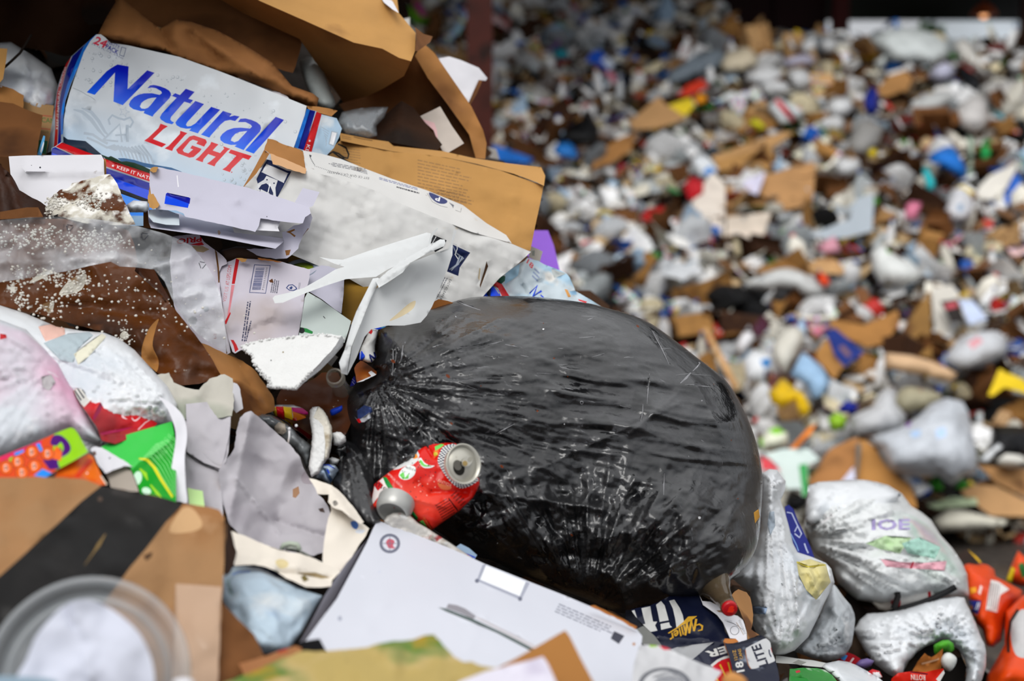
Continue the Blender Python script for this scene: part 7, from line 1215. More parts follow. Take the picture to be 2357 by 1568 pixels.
arts = [(D8((610, 480), (830, 380), (900, 460), (1010, 690), (640, 900), (600, 700)), LIM), (spline(D8((570, 600), (600, 510), (680, 500), (760, 560), (800, 640), (780, 700), (720, 740), (690, 720), (720, 650), (690, 580), (640, 620)), 4), PUR), (D8((640, 640), (690, 650), (720, 740), (660, 780), (640, 880), (560, 880), (500, 800), (580, 780)), PUR), (D8((640, 780), (680, 880), (560, 890), (480, 780)), PUR), (D8((0, 740), (470, 560), (470, 610), (0, 800)), MGT), (D8((100, 760), (150, 740), (160, 790), (110, 800)), LIM), (D8((380, 960), (480, 880), (590, 930), (540, 980)), CYB), (D8((405, 600), (450, 590), (490, 680), (455, 690)), CYB), (D8((160, 700), (270, 660), (270, 690), (170, 740)), CYB), (D8((640, 620), (700, 690), (690, 790), (560, 760), (600, 690)), ORC)]
for (u, v) in ((70, 870), (200, 800), (360, 690), (250, 920), (390, 850), (540, 710)):
    c = D8((u, v))[0]; arts += [(circ(c, 15.5, 14), DKR), (circ(c, 14, 14), ORC), (text('B', (c[0] - 4, c[1] + 8), (c[0] + 6, c[1] + 6), (-1, -15), 1), ink('#f0d8c8')), (text('B', (c[0] - 2.5, c[1] + 5.5), (c[0] + 4.5, c[1] + 4), (-.7, -10), 1), DKR)]
sheet('snack_bag', D8((-500, 900), (0, 745), (300, 625), (600, 495), (700, 450), (800, 415), (840, 430), (880, 480), (940, 590), (995, 690), (850, 780), (650, 890), (500, 990), (0, 1040), (-500, 1050)), [(0, 1060, 1.60), (165, 985, 1.66), (120, 1090, 1.56)], CND, thick=.006, step=8, arts=arts, disp=[crumple(50, .008, 3), wavy(90, .012, 5)], label='orange and lime snack bag with round orange prints', cat='bag')
sheet('orange_pack', D8((640, 895), (850, 785), (1000, 710), (1050, 740), (1090, 830), (1150, 960), (1215, 1060), (1000, 1080), (600, 1080)), [(140, 1080, 1.58), (205, 1045, 1.63), (230, 1110, 1.58)], mk('orange_foil', '#e06a14', .3, .1, 9, layers=[('#c03a10', 5, .5, .6)], bump=(10, .3, .01)), thick=.004, step=8, disp=[crumple(40, .006, 5)], arts=[(D8((840, 960), (1000, 760), (1060, 790), (880, 1000)), ink('#d2380c', .3)), (circ(D8((985, 930))[0], 1.8, 8), WHI), (D8((1130, 960), (1180, 960), (1245, 1070), (1215, 1090)), ink('#d8c8b4'))], label='orange foil pack below the snack bag', cat='pack')
# grey boards
sheet('torn_grey_board', C3((1050, 1345), (1130, 1330), (1160, 1395), (1240, 1430), (1330, 1445), (1400, 1370), (1500, 1340), (1555, 1370), (1566, 1440), (1560, 1540), (1550, 1620), (1400, 1640), (1190, 1640), (1130, 1500)), [(365, 865, 1.90), (530, 870, 1.92), (440, 960, 1.86)], mk('greenish_grey_board', '#bdb9ae', .75, .1, 7, layers=[('#8e9484', 5, .5, .62)], bump=(14, .3, .01)), thick=.004, step=9, jit=1.4, disp=[crumple(40, .012, 3)], label='torn grey white board edge below the wet brown board', cat='cardboard')
sheet('torn_grey_board', C3((1560, 1395), (1585, 1405), (1605, 1440), (1625, 1570), (1580, 1600), (1550, 1560)), 1.90, W_wht, thick=.004, step=7, jit=.8, label='narrow white torn board beside the torn grey one', cat='cardboard')
t = T('grey_carton', 'flattened pale grey carton standing behind the white strip', 'carton', (470, 1050, 1.8))
sheet('main_panel', px((402, 935), (440, 926), (500, 930), (532, 938), (530, 985), (526, 1040), (520, 1062), (505, 1086), (510, 1130), (515, 1200), (440, 1200), (425, 1150), (428, 1060), (420, 980)), [(410, 930, 1.88), (532, 938, 1.89), (470, 1180, 1.74)], W_gry, t, thick=.004, step=8, disp=[crumple(60, .016, 3), fold(C5((950, 400))[0], C5((1110, 500))[0], -.012, 5)], arts=[(stroke(C5((950, 405), (1000, 450), (1060, 480), (1115, 497)), 1.6), ink('#3a383c')), (C5((940, 178), (1000, 172), (1180, 172), (1180, 182), (1060, 190), (960, 190)), ink('#b48c5c'))])
sheet('upper_flap', px((428, 930), (480, 925), (530, 932), (528, 1000), (510, 1080), (470, 1066), (430, 1040)), [(430, 930, 1.875), (530, 932, 1.885), (470, 1066, 1.80)], W_gry, t, thick=.003, step=8, disp=[crumple(50, .014, 8)])
sheet('sticky_note', D8((2118, 1095), (2200, 1115), (2290, 1130), (2302, 1220), (2314, 1315), (2230, 1300), (2140, 1280), (2128, 1180)), [(431, 1123, 1.735), (466, 1130, 1.74), (440, 1160, 1.71)], ink('#c2e59a', .6), thick=.001, step=8, label='pale green paper note on the grey carton', cat='paper')
sheet('curved_board', px((503, 1086), (512, 1066), (530, 1048), (540, 1030), (545, 990), (552, 962), (562, 952), (578, 946), (600, 964), (640, 1000), (668, 1024), (690, 1052), (700, 1080), (712, 1100), (722, 1108), (733, 1140), (745, 1150), (756, 1168), (765, 1200), (762, 1240), (748, 1270), (722, 1280), (680, 1274), (640, 1264), (560, 1240), (528, 1206), (510, 1150)), [(505, 1085, 1.80), (575, 948, 1.88), (700, 1080, 1.88), (765, 1210, 1.80), (720, 1278, 1.74), (530, 1205, 1.74), (600, 1080, 1.88), (640, 1200, 1.85), (570, 1180, 1.80)], W_gry, thick=.004, step=6, jit=.8, side=K_tan, disp=[crumple(75, .022, 3), fold((545, 1100), (640, 1225), .020, 9), fold((630, 1200), (745, 1235), -.026, 14), fold((575, 960), (530, 1180), .014, 14), dent((690, 1110), -.022, 30), dent((590, 1060), -.02, 40)], arts=[(C6((385, 590), (415, 575), (420, 610), (400, 635), (385, 630)), ink('#a07a5c')), (C6((515, 690), (540, 685), (550, 710), (525, 705)), ink('#4a3a34')), (spline(C6((430, 520), (470, 480), (520, 460), (540, 520), (500, 560), (440, 560)), 3), ink('#a39aa0'))], label='large curved pale grey board left of the black bag', cat='cardboard')
sheet('cream_board', F7((345, 845), (370, 832), (520, 885), (700, 965), (820, 1010), (920, 1035), (1040, 1050), (1150, 1090), (1250, 1135), (1340, 1180), (1425, 1215), (1380, 1260), (1340, 1300), (1330, 1362), (1220, 1372), (1090, 1368), (990, 1320), (900, 1285), (820, 1225), (750, 1195), (680, 1170), (600, 1155), (520, 1158), (415, 1168), (400, 1130), (432, 1040), (390, 920)), [(530, 1225, 1.66), (785, 1315, 1.70), (700, 1350, 1.62), (540, 1300, 1.60)], W_crm, thick=.004, step=8, jit=.6, disp=[fold(F7((820, 1225))[0], F7((1320, 1290))[0], -.016, 7), fold(F7((430, 1040))[0], F7((1000, 1180))[0], .008, 9), crumple(60, .008, 3)], arts=[(spline(F7((800, 1130), (850, 1100), (920, 1130), (910, 1180), (840, 1190)), 4), ink('#dcca98')), (F7((1040, 1270), (1080, 1255), (1120, 1300), (1070, 1320)), ink('#6d5e28')), (F7((1000, 1230), (1180, 1230), (1320, 1280), (1240, 1290), (1100, 1260)), ink('#a08c68'))], label='torn cream board lying across the left front', cat='cardboard')
t = T('cream_carton', 'cream carton panel with a folded edge and a blue smudge', 'carton', (790, 1200, 1.76))
sheet('main_panel', F7((1315, 500), (1340, 620), (1420, 560), (1500, 640), (1600, 740), (1690, 812), (1660, 880), (1600, 960), (1500, 1130), (1450, 1220), (1350, 1190), (1250, 1140), (1250, 1050), (1268, 900), (1300, 720), (1330, 640)), [(760, 1145, 1.80), (848, 1215, 1.80), (745, 1290, 1.71)], W_crm, t, thick=.004, step=8, jit=.5, arts=[(spline(F7((1515, 750), (1560, 740), (1590, 780), (1570, 820), (1530, 800)), 3), ink('#3a62a8')), (spline(F7((1580, 820), (1650, 830), (1620, 860), (1560, 850)), 3), ink('#d8dce4'))], disp=[crumple(60, .005, 3)])
sheet('folded_edge', F7((1310, 480), (1335, 402), (1400, 450), (1450, 500), (1550, 620), (1640, 750), (1610, 770), (1500, 700), (1430, 640), (1345, 612), (1300, 560)), [(757, 1140, 1.785), (836, 1200, 1.785), (770, 1170, 1.77)], W_crm, t, thick=.003, step=7, jit=.5, disp=[fold(F7((1330, 440))[0], F7((1500, 690))[0], .005, 5), crumple(30, .005, 6)], arts=[(spline(F7((1345, 560), (1375, 545), (1395, 580), (1360, 600)), 3), ink('#8a847c'))])
sheet('upper_piece', F7((1120, 335), (1190, 350), (1335, 402), (1310, 490), (1200, 488), (1180, 430)), [(712, 1100, 1.82), (764, 1118, 1.82), (745, 1140, 1.80)], W_crm, t, thick=.004, step=7, jit=.5, disp=[crumple(30, .005, 6)], arts=[(stroke(F7((1190, 485), (1310, 495)), .9), ink('#8a7c6c'))])
t = T('ring_pull', 'loop of a can tab and rim peeping over the cream board', 'can', (672, 1262, 1.72))
tube('loop', [P(x, y, 1.70) for x, y in F7((860, 1010), (880, 970), (940, 955), (1010, 965), (1030, 1010), (1010, 1030))], .0032, mk('pale_green_rim', '#aab4a4', .35, .1), t)
pillow('can_top', F7((890, 1020), (900, 980), (970, 975), (1010, 1000), (1140, 1070), (1130, 1090), (1000, 1040)), 1.72, mk('can_dull', '#8d9188', .4, .2, 30, metal=.4), t, hf=.006, step=5)
pillow('pale_blue_bag', F7((270, 1310), (310, 1240), (400, 1175), (520, 1165), (640, 1180), (720, 1205), (800, 1260), (900, 1300), (1000, 1360), (1130, 1410), (1245, 1450), (1180, 1560), (1050, 1800), (900, 1990), (700, 2000), (560, 1960), (420, 1750), (330, 1560), (280, 1430)), [(508, 1340, 1.62), (740, 1370, 1.64), (640, 1490, 1.52)], mk('pale_blue_film', '#c3d6e4', .3, .07, 7, layers=[('#8fb0d8', 9, .62, .74), ('#e2e8ea', 14, .52, .68, 5), ('#d8b860', 22, .74, .78)], bump=((14, .5, .02, 5), (40, .35, .006)), transl=.15), hf=.05, R=70, step=8, disp=[crumple(60, .022, 4), crumple(24, .008, 8)], arts=[(lines(F7((330, 1300))[0], F7((370, 1450))[0], (5, -1), 2, 2, 0, 3), ink('#7aa090')), (stroke(F7((390, 1250), (450, 1225), (560, 1220)), 5), ink('#8aa8dc'))], label='pale blue film bag with speckled print at the left front', cat='bag')
sheet('dark_bag_edge', F7((400, 1175), (560, 1160), (700, 1180), (760, 1215), (900, 1300), (1040, 1370), (1150, 1420), (1245, 1455), (1100, 1440), (900, 1340), (720, 1225), (560, 1185)), 1.66, ink('#16244c'), thick=.003, step=8, label='navy rim of a wrapper under the cream board', cat='wrapper')
# ---------------------------------------------------------------- bottom left carton with tape, lid and paper
t = T('taped_carton', 'big cardboard carton in front at the left with a wide black tape band', 'carton', (280, 1320, 1.4))
sheet('front_panel', F6((-300, 60), (0, 62), (200, 60), (470, 62), (640, 80), (750, 125), (870, 145), (1000, 168), (1200, 210), (1355, 255), (1480, 272), (1560, 285), (1620, 302), (1655, 350), (1675, 400), (1665, 600), (1650, 800), (1640, 1000), (1625, 1300), (1600, 1800), (-300, 1800)), [(0, 1098, 1.50), (500, 1175, 1.55), (510, 1390, 1.45), (100, 1560, 1.33)], mk('front_kraft', '#9c7650', .75, .1, 9, layers=[('#9a6c42', 5, .48, .62), ('#c7a27c', 9, .62, .74)], bump=((30, .3, .01), (9, .3, .01)), corr=(22, .1, 0)), t, thick=.008, step=16, jit=1,
      arts=[(F6((1300, 848), (1460, 858), (1640, 872), (1625, 1300), (1605, 1800), (1270, 1800), (1285, 1300)), mk('clear_tape_on_kraft', '#b5967c', .3, .05, 9, coat=.3)), (F6((750, 123), (870, 145), (1000, 168), (1200, 210), (1355, 255), (1230, 390), (1080, 590), (960, 730), (860, 870), (760, 1000), (600, 1250), (300, 1800), (-300, 1800), (-300, 980), (0, 790), (180, 630), (420, 410), (600, 240)), mk('black_tape', '#0d0b0a', .35, .2, 9, layers=[('#1c1917', 6, .5, .64), ('#322e2c', 14, .66, .74, 6)], bump=(9, .2, .01))), (stroke(F6((780, 480), (730, 560), (690, 620), (625, 710)), (2, 8, 3, 1)), ink('#7a6238')), (F6((1060, 640), (1130, 610), (1120, 650), (1080, 680)), ink('#4a3018')), (spline(F6((1340, 300), (1420, 290), (1490, 380), (1480, 440), (1380, 470), (1250, 460)), 3), ink('#c39c70')), (circ(F6((740, 222))[0], 6, 8), ink('#4a3a30'))], disp=[crumple(110, .014, 3), wavy(160, .015, 2)])
sheet('side_edge', F6((1660, 370), (1690, 385), (1705, 430), (1730, 540), (1748, 640), (1725, 720), (1700, 770), (1660, 800)), [(520, 1200, 1.54), (542, 1280, 1.55), (520, 1325, 1.49)], K_drk, t, thick=.006, step=10, disp=[crumple(30, .01, 3)])
sheet('lower_flap', F6((1640, 985), (1760, 1110), (1880, 1225), (1920, 1310), (1955, 1390), (1860, 1480), (1700, 1560), (1590, 1800)), [(512, 1390, 1.46), (605, 1500, 1.46), (500, 1600, 1.38)], K_brn, t, thick=.006, step=14, rot=60, disp=[crumple(70, .01, 6)])
t = T('deli_lid', 'clear round plastic lid leaning on the taped carton', 'lid', (200, 1550, 1.27))
LIDM = mk('clear_lid', '#b9bec2', .12, .05, 9, alpha=.45, bump=(12, .3, .008), spec=.8)
la2 = -FW * .93 + UP * .33 + RT * .1; cc = P(200, 1562, 1.275)
lathe('rim', cc, la2, [(-.010, .0905), (0, .092), (.005, .0905), (.006, .087), (.004, .083), (0, .0795), (-.004, .078)], LIDM, t, seg=64, cap=False)
lathe('centre', cc, la2, [(-.004, .0785), (-.006, .074), (-.006, .03), (-.006, .001)], LIDM, t, seg=64, cap=False)
lathe('raised_ring', cc, la2, [(-.006, .074), (-.002, .071), (-.006, .067)], LIDM, t, seg=64, cap=False)
sheet('paper_disc', spline(F6((90, 1620), (130, 1520), (190, 1420), (225, 1330), (265, 1240), (350, 1130), (450, 1030), (520, 985), (600, 966), (680, 968), (770, 1005), (860, 1060), (960, 1140), (1040, 1230), (1100, 1350), (1130, 1450), (1142, 1540), (1140, 1640), (1100, 1800), (100, 1800)), 3), [(190, 1390, 1.235), (340, 1500, 1.225), (100, 1540, 1.20)], mk('bluish_paper', '#cccfdc', .6, .04, 7), thick=.003, step=11, disp=[crumple(90, .012, 4), fold(F6((480, 1010))[0], F6((620, 1300))[0], -.012, 9), fold(F6((560, 1100))[0], F6((680, 1568))[0], .007, 6)], label='white paper circle lying in the clear round lid', cat='paper')
sheet('blue_film_edge', F6((-300, 1525), (0, 1530), (180, 1535), (340, 1548), (420, 1568), (420, 1800), (-300, 1800)), 1.17, mk('pale_blue_paper', '#a9c2d4', .5, .06), thick=.003, step=16, label='pale blue film edge at the bottom left corner', cat='film')
pillow('white_lump', F6((1280, 1565), (1330, 1545), (1400, 1548), (1440, 1570), (1440, 1700), (1280, 1700)), 1.18, W_wht, hf=.01, step=10, label='white crumpled tip at the bottom edge beside the lid', cat='paper')
# ---------------------------------------------------------------- the white shipping box in front
t = T('label_box', 'flat white shipping box with a round logo in front of the black bag', 'box', (1050, 1380, 1.68))
GRY = ink('#6d7080', .6); LTX = ink('#a3a6b4', .6)
cL = F5(705, 305)
arts = [(ringp(cL, 24, 17, 22, .95), GRY), (spline(F5((680, 300), (700, 275), (735, 290), (725, 320), (740, 335), (700, 335), (690, 320)), 3), ink('#c05a6a')), (stroke(F5((660, 305), (750, 305)), 1.4), GRY), (stroke(F5((705, 262), (705, 350)), 1.4), GRY),
        (F5((1290, 440), (1315, 432), (1275, 535), (1250, 545)), LTX), (F5((1250, 540), (1262, 530), (1530, 640), (1525, 660)), LTX), (F5((1565, 545), (1588, 555), (1540, 650), (1515, 645)), LTX), (circ(F5((1255, 541))[0], 5, 12), GRY), (circ(F5((1527, 655))[0], 5, 12), GRY), (F5((1310, 445), (1562, 548), (1525, 638), (1275, 532)), ink('#eef0f2')),
        (F5((1010, 708), (1060, 715), (1230, 780), (1420, 870), (1620, 970), (1690, 1010), (1670, 1025), (1560, 965), (1380, 870), (1220, 800), (1060, 735)), ink('#54605e')), (F5((1060, 712), (1075, 685), (1130, 695), (1180, 715), (1250, 765), (1232, 782), (1150, 745)), ink('#8d8a90')), (F5((1240, 772), (1260, 768), (1620, 945), (1610, 968), (1420, 868)), ink('#c4c0c4')),
        (lines(F5((1745, 735))[0], F5((2100, 890))[0], (3, -5.5), 4, 2.4, .25, 3), GRY), (F5((2120, 858), (2185, 888), (2150, 940), (2098, 905)), ink('#3c3f4c')), (circ(F5((390, 778))[0], 5, 12, 6), LTX), (circ(F5((535, 515))[0], 6, 10, 3, 30), ink('#d2d4dd')), (circ(F5((640, 485))[0], 5, 10, 3, -40), ink('#c9ccd8')), (circ(F5((2245, 940))[0], 4, 8), ink('#b5917c'))]
sheet('top_panel', F5((632, 152), (660, 160), (900, 262), (1110, 345), (1300, 432), (1600, 552), (1800, 630), (1980, 705), (2160, 785), (2265, 850), (2298, 890), (2290, 960), (2250, 1130), (2150, 1500), (400, 1500), (330, 1000), (250, 940), (170, 925), (260, 800), (370, 655), (480, 450), (560, 300), (600, 210)), [(870, 1198, 1.84), (1470, 1460, 1.74), (760, 1480, 1.52), (1300, 1600, 1.52)], mk('shipping_box_white', '#cfd1da', .5, .03, 6, layers=[('#c4c6d2', 14, .70, .8)], bump=(8, .12, .008)), t, thick=.006, step=12, arts=arts, disp=[fold(F5((640, 700))[0], F5((1000, 600))[0], .004, 10), fold(F5((560, 850))[0], F5((700, 640))[0], .003, 8), crumple(120, .005, 3), fold(F5((1320, 700))[0], F5((1200, 960))[0], .003, 10)])
sheet('side_panel', F5((632, 152), (600, 205), (560, 290), (480, 445), (370, 650), (260, 800), (175, 920), (130, 935), (185, 840), (290, 640), (360, 530), (430, 430), (500, 350), (570, 270), (600, 190)), [(868, 1198, 1.845), (800, 1300, 1.72), (690, 1480, 1.55)], mk('shipping_box_side', '#c6c4d2', .55, .05, 6), t, thick=.006, step=10, arts=[(stroke(F5((560, 290), (470, 450), (360, 650), (300, 740)), 2.6), ink('#7d7a92', .6))])
sheet('torn_edge', F5((600, 190), (625, 155), (640, 150), (760, 200), (900, 258), (895, 266), (660, 166), (630, 160)), 1.835, K_brn, t, thick=.004, step=8, jit=.8)
sheet('torn_edge', F5((1965, 700), (2000, 695), (2160, 775), (2265, 830), (2255, 848), (2160, 790)), 1.735, K_orn, t, thick=.004, step=8, jit=.8)
sheet('black_tape_bit', F5((130, 930), (200, 915), (262, 905), (300, 975), (250, 1000), (170, 990)), 1.45, ink('#1c1d20', .5), thick=.004, step=9, label='black tape scrap at the foot of the white shipping box', cat='tape')
OLV = mk('stained_olive_paper', '#b09a5c', .65, .12, 7, layers=[('#c0a878', 7, .48, .6), ('#5f7a34', 8, .53, .62, 3), ('#b98a1c', 9, .62, .7), ('#4f4020', 40, .72, .77)], bump=((16, .35, .01),))
sheet('stained_paper', F5((-500, 1250), (-100, 1090), (0, 1040), (150, 985), (300, 985), (420, 975), (560, 962), (640, 935), (750, 920), (850, 912), (920, 885), (985, 880), (1020, 915), (1060, 965), (1110, 1020), (1165, 1052), (1220, 1050), (1290, 1078), (1380, 1090), (1500, 1150), (1500, 1600), (-500, 1600)), [(640, 1510, 1.36), (1000, 1460, 1.38), (1180, 1540, 1.34), (700, 1620, 1.24)], OLV, thick=.003, step=11, jit=1.2, disp=[crumple(60, .014, 3), wavy(100, .015, 4)], label='stained olive and green paper along the bottom edge', cat='paper')
sheet('torn_board', F5((-300, 1080), (-60, 1010), (0, 985), (110, 950), (150, 965), (140, 1010), (0, 1060), (-200, 1150)), 1.42, mk('orange_kraft_soft', '#c88a5c', .75, .1, 9), thick=.005, step=10, arts=[(F5((-10, 975), (60, 960), (60, 985), (0, 1000)), ink('#d8593a'))], label='orange tan board end at the bottom beside the olive paper', cat='cardboard')
sheet('brown_corner', F5((1340, 1110), (1500, 1030), (1650, 945), (1770, 875), (1812, 853), (1840, 890), (1910, 1030), (1990, 1180), (2120, 1420), (2150, 1600), (1300, 1600)), [(1300, 1452, 1.42), (1160, 1540, 1.36), (1360, 1580, 1.34)], mk('kraft_soft_brown', '#9d6a34', .75, .06, 9), thick=.006, step=12, label='sharp brown cardboard corner at the bottom middle', cat='cardboard')
sheet('white_paper', F5((1080, 1230), (1150, 1175), (1300, 1115), (1450, 1075), (1600, 1040), (1670, 1018), (1700, 1060), (1760, 1190), (1830, 1350), (1850, 1600), (1000, 1600)), [(1240, 1515, 1.32), (1080, 1575, 1.28), (1280, 1580, 1.28)], mk('violet_white_paper', '#d4d0dc', .6, .06, 9, layers=[('#b4acc0', 16, .62, .74)]), thick=.003, step=11, disp=[crumple(60, .008, 3)], label='white paper with faint print in front of the sharp brown corner', cat='paper')
# ================================================================ right front: dark beer carton, bottle, bags
DNV = mk('navy_carton_face', '#11162c', .28, .12, 9, layers=[('#20263e', 7, .54, .66), ('#3e4254', 18, .66, .74, 6)], bump=((10, .3, .012),), coat=.3); LGT = ink('#c9c9c6', .4); GLD = ink('#c99a2e', .3); DRD = ink('#c0151c', .3)
t = T('navy_carton', 'crushed navy beer carton with gold script under the black bag', 'carton', (1590, 1460, 1.9))
arts = [(F8((215, 238), (335, 212), (352, 320), (372, 420), (428, 420), (400, 470), (432, 542), (325, 562), (230, 458), (268, 450), (235, 330)), LGT), (F8((412, 192), (480, 140), (530, 200), (560, 310), (585, 402), (462, 424), (438, 300)), LGT), (F8((472, 452), (590, 428), (602, 470), (632, 495), (482, 532)), LGT), (F8((590, 138), (660, 120), (735, 235), (775, 330), (792, 420), (770, 470), (690, 505), (672, 380), (640, 240)), LGT), (F8((75, 278), (120, 262), (155, 370), (120, 340)), LGT),
        (text('iller', F8(800, 462), F8(585, 600), (4, 18), 3, .02), GLD), (stroke(F8((958, 382), (938, 500), (925, 548)), 5), GLD), (stroke(F8((925, 548), (900, 440), (893, 400)), 2.4), GLD), (stroke(F8((893, 400), (872, 520), (862, 578)), 5), GLD), (stroke(F8((862, 578), (842, 470), (834, 430)), 2.4), GLD), (stroke(F8((834, 430), (818, 560), (808, 606)), 5), GLD), (stroke(F8((955, 470), (1000, 455), (1040, 480), (1035, 530), (980, 545)), (2, 4, 5, 4, 2)), GLD), (F8((690, 500), (780, 425), (850, 350), (972, 344), (900, 400), (800, 455)), GLD), (F8((570, 575), (690, 500), (760, 470), (740, 490), (590, 582)), GLD),
        (F8((600, 800), (700, 765), (900, 735), (1195, 700), (1110, 760), (1020, 840), (930, 915), (800, 1000), (600, 900)), ink('#a3a4a6', .4)), (text('ER', F8(1360, 748), F8(1075, 830), (6, 15), 2, .03), LGT), (F8((1150, 1010), (1240, 935), (1330, 895), (1400, 878), (1420, 905), (1300, 940), (1180, 1035)), LGT), (F8((1180, 1030), (1260, 965), (1350, 925), (1420, 908), (1470, 1100), (1460, 1300), (1100, 1300)), DRD), (stroke(F8((1280, 1000), (1370, 1200)), 4), GLD), (stroke(F8((1390, 970), (1430, 1120)), 4), GLD), (stroke(F8((1200, 1140), (1300, 1300)), 4), GLD)]
sheet('main_panel', F8((70, 258), (215, 222), (330, 200), (430, 160), (560, 90), (760, 20), (900, -60), (1000, 60), (1050, 180), (1200, 285), (1270, 350), (1330, 460), (1350, 560), (1415, 645), (1360, 700), (1400, 820), (1480, 1100), (1500, 1500), (800, 1500), (820, 1000), (620, 800), (510, 775), (430, 660), (340, 560), (230, 455), (150, 372)), [(1452, 1404, 1.93), (1640, 1400, 2.0), (1690, 1560, 1.86), (1560, 1500, 1.90)], DNV, t, thick=.004, step=8, arts=arts, disp=[crumple(60, .010, 3), fold(F8((420, 640))[0], F8((1330, 700))[0], .014, 9), fold(F8((560, 90))[0], F8((800, 420))[0], .006, 8)])
arts = [(stroke(F8((1370, 415), (1460, 445), (1540, 490), (1600, 540)), (1.2, 1.6, 1, .6)), INK), (stroke(F8((1500, 430), (1540, 490), (1580, 560), (1600, 600)), 1.2), ink('#8a6a3c')), (ringp(F8((1478, 540))[0], 10.5, 9.3, 20), INK), (lines(F8((1530, 400))[0], F8((1640, 650))[0], (2.4, -1), 2, 1, .3, 4), ink('#6b6b70')), (lines(F8((1340, 390))[0], F8((1450, 410))[0], (.5, 2.6), 2, 1, .2, 5), ink('#8d8d92')), (F8((1230, 268), (1300, 265), (1320, 300), (1260, 290)), ink('#8a6a4a'))]
sheet('white_panel', F8((1000, 60), (1040, 140), (1150, 150), (1250, 200), (1330, 300), (1520, 340), (1590, 395), (1610, 450), (1640, 560), (1648, 665), (1530, 700), (1480, 650), (1415, 645), (1370, 540), (1320, 430), (1240, 330), (1130, 250), (1050, 195)), [(1615, 1380, 2.0), (1715, 1430, 1.98), (1695, 1475, 1.93)], W_wht, t, thick=.004, step=7, arts=arts, disp=[crumple(40, .006, 3)])
FRO = mk('frosted_navy', '#10152a', .35, .15, 9, layers=[('#aab4c4', 15, .54, .68, 8), ('#dfe4ea', 30, .66, .72, 6)], bump=(10, .2, .01))
arts = [(spline(F8((1630, 800), (1660, 765), (1780, 700), (1900, 648), (1960, 700), (1995, 800), (2025, 930), (2005, 965), (1860, 1020), (1715, 1062), (1665, 980)), 3), mk('frosted_silver', '#b9babb', .35, .12, 12, layers=[('#2a3350', 16, .60, .66, 8)])), (text('LITE', F8((1938, 1008))[0], F8((1822, 720))[0], (-20, 6), 2, .03), ink('#14182c')), (text('18', F8((1612, 1092))[0], F8((1585, 952))[0], (-17, 3.4), 2, .02), LGT), (text('CANS', F8((1595, 925))[0], F8((1560, 785))[0], (-7, 2), 1), GLD), (text('12OZ', F8((1520, 935))[0], F8((1490, 800))[0], (-7, 2), 1), GLD), (stroke(F8((1625, 800), (1635, 900), (1665, 1010), (1700, 1060)), 1.6), ink('#9a5c28')), (F8((1360, 720), (1560, 700), (1840, 605), (1900, 640), (1700, 700), (1480, 740)), ink('#0d1122')), (F8((1965, 770), (2000, 790), (2005, 850), (1985, 840)), DRD), (stroke(F8((1945, 800), (1950, 850), (1975, 900)), 3), ink('#1a2140'))]
sheet('end_panel', F8((1335, 690), (1350, 710), (1420, 722), (1500, 705), (1660, 665), (1840, 603), (1900, 640), (1962, 690), (1975, 780), (1995, 860), (2030, 950), (2062, 1060), (2085, 1180), (2100, 1500), (1480, 1500), (1470, 1250), (1440, 1050), (1405, 880), (1370, 790)), [(1670, 1480, 1.90), (1770, 1478, 1.93), (1740, 1590, 1.82)], FRO, t, thick=.005, step=7, jit=.4, arts=arts, disp=[crumple(60, .006, 3)])
sheet('kraft_edge', F8((1325, 690), (1345, 650), (1420, 655), (1490, 648), (1535, 690), (1460, 712), (1385, 716), (1420, 880), (1440, 1010), (1405, 900), (1362, 800)), [(1665, 1475, 1.905), (1700, 1472, 1.92), (1680, 1530, 1.875)], K_orn, t, thick=.004, step=6, jit=.6)
sheet('side_grey', F8((120, 535), (235, 480), (260, 490), (400, 620), (510, 770), (480, 850), (300, 780), (150, 640)), 1.88, mk('speckled_grey', '#8e908c', .6, .12, 40), t, thick=.004, step=9)
sheet('dark_wrapper', F8((0, 265), (60, 262), (110, 330), (190, 420), (240, 500), (150, 540), (0, 420)), 1.9, mk('dark_film', '#15171f', .25, .2, 12, bump=(16, .4, .01)), thick=.003, step=8, disp=[crumple(24, .008, 3)], label='dark glossy wrapper between shipping box and navy carton', cat='wrapper')
sheet('kraft_piece', F8((1440, 60), (1480, 10), (1530, -20), (1580, 0), (1640, 20), (1690, 90), (1715, 200), (1732, 330), (1720, 450), (1702, 525), (1760, 565), (1815, 600), (1700, 640), (1655, 660), (1640, 550), (1605, 400), (1540, 250)), [(1690, 1365, 2.02), (1733, 1440, 2.02), (1725, 1470, 1.95)], mk('kraft_wet_patches', '#b5814c', .65, .12, 9, layers=[('#6f4522', 7, .54, .60)]), thick=.004, step=7, jit=.6, disp=[crumple(30, .006, 3)], label='tan board with wet brown patches beside the bottle cap', cat='cardboard')
t = T('beer_bottle', 'glass bottle with a red cap sticking out under the black bag', 'bottle', (1670, 1380, 1.95))
bA = P(1681, 1404, 1.93); bax = FW * .96 + UP * .25 - RT * .12; bax /= np.linalg.norm(bax)
cap_ = lathe('cap', bA, bax, [(0, .002), (.0002, .0088), (.0012, .0104), (.004, .0108), (.0064, .0112)], mk('red_crown_cap', '#b4121c', .3, .06, 30, coat=.4), t, seg=42, deform=lambda V: np.c_[V[:, 0], V[:, 1:] * (1 + .05 * sstep(.002, .006, V[:, 0]) * np.cos(21 * np.arctan2(V[:, 2], V[:, 1])))[:, None]])
cu, cv_, cw = frame(bax); mk_pts = [(-.0035, -.003), (-.0015, .0035), (.0015, .0045), (.0042, .0036), (.0036, .001), (.005, -.0004), (.003, -.0038), (-.001, -.0032)]
ex = RT - bax * (RT @ bax); ex /= np.linalg.norm(ex); ey = UP - bax * (UP @ bax) - ex * (UP @ ex); ey /= np.linalg.norm(ey)
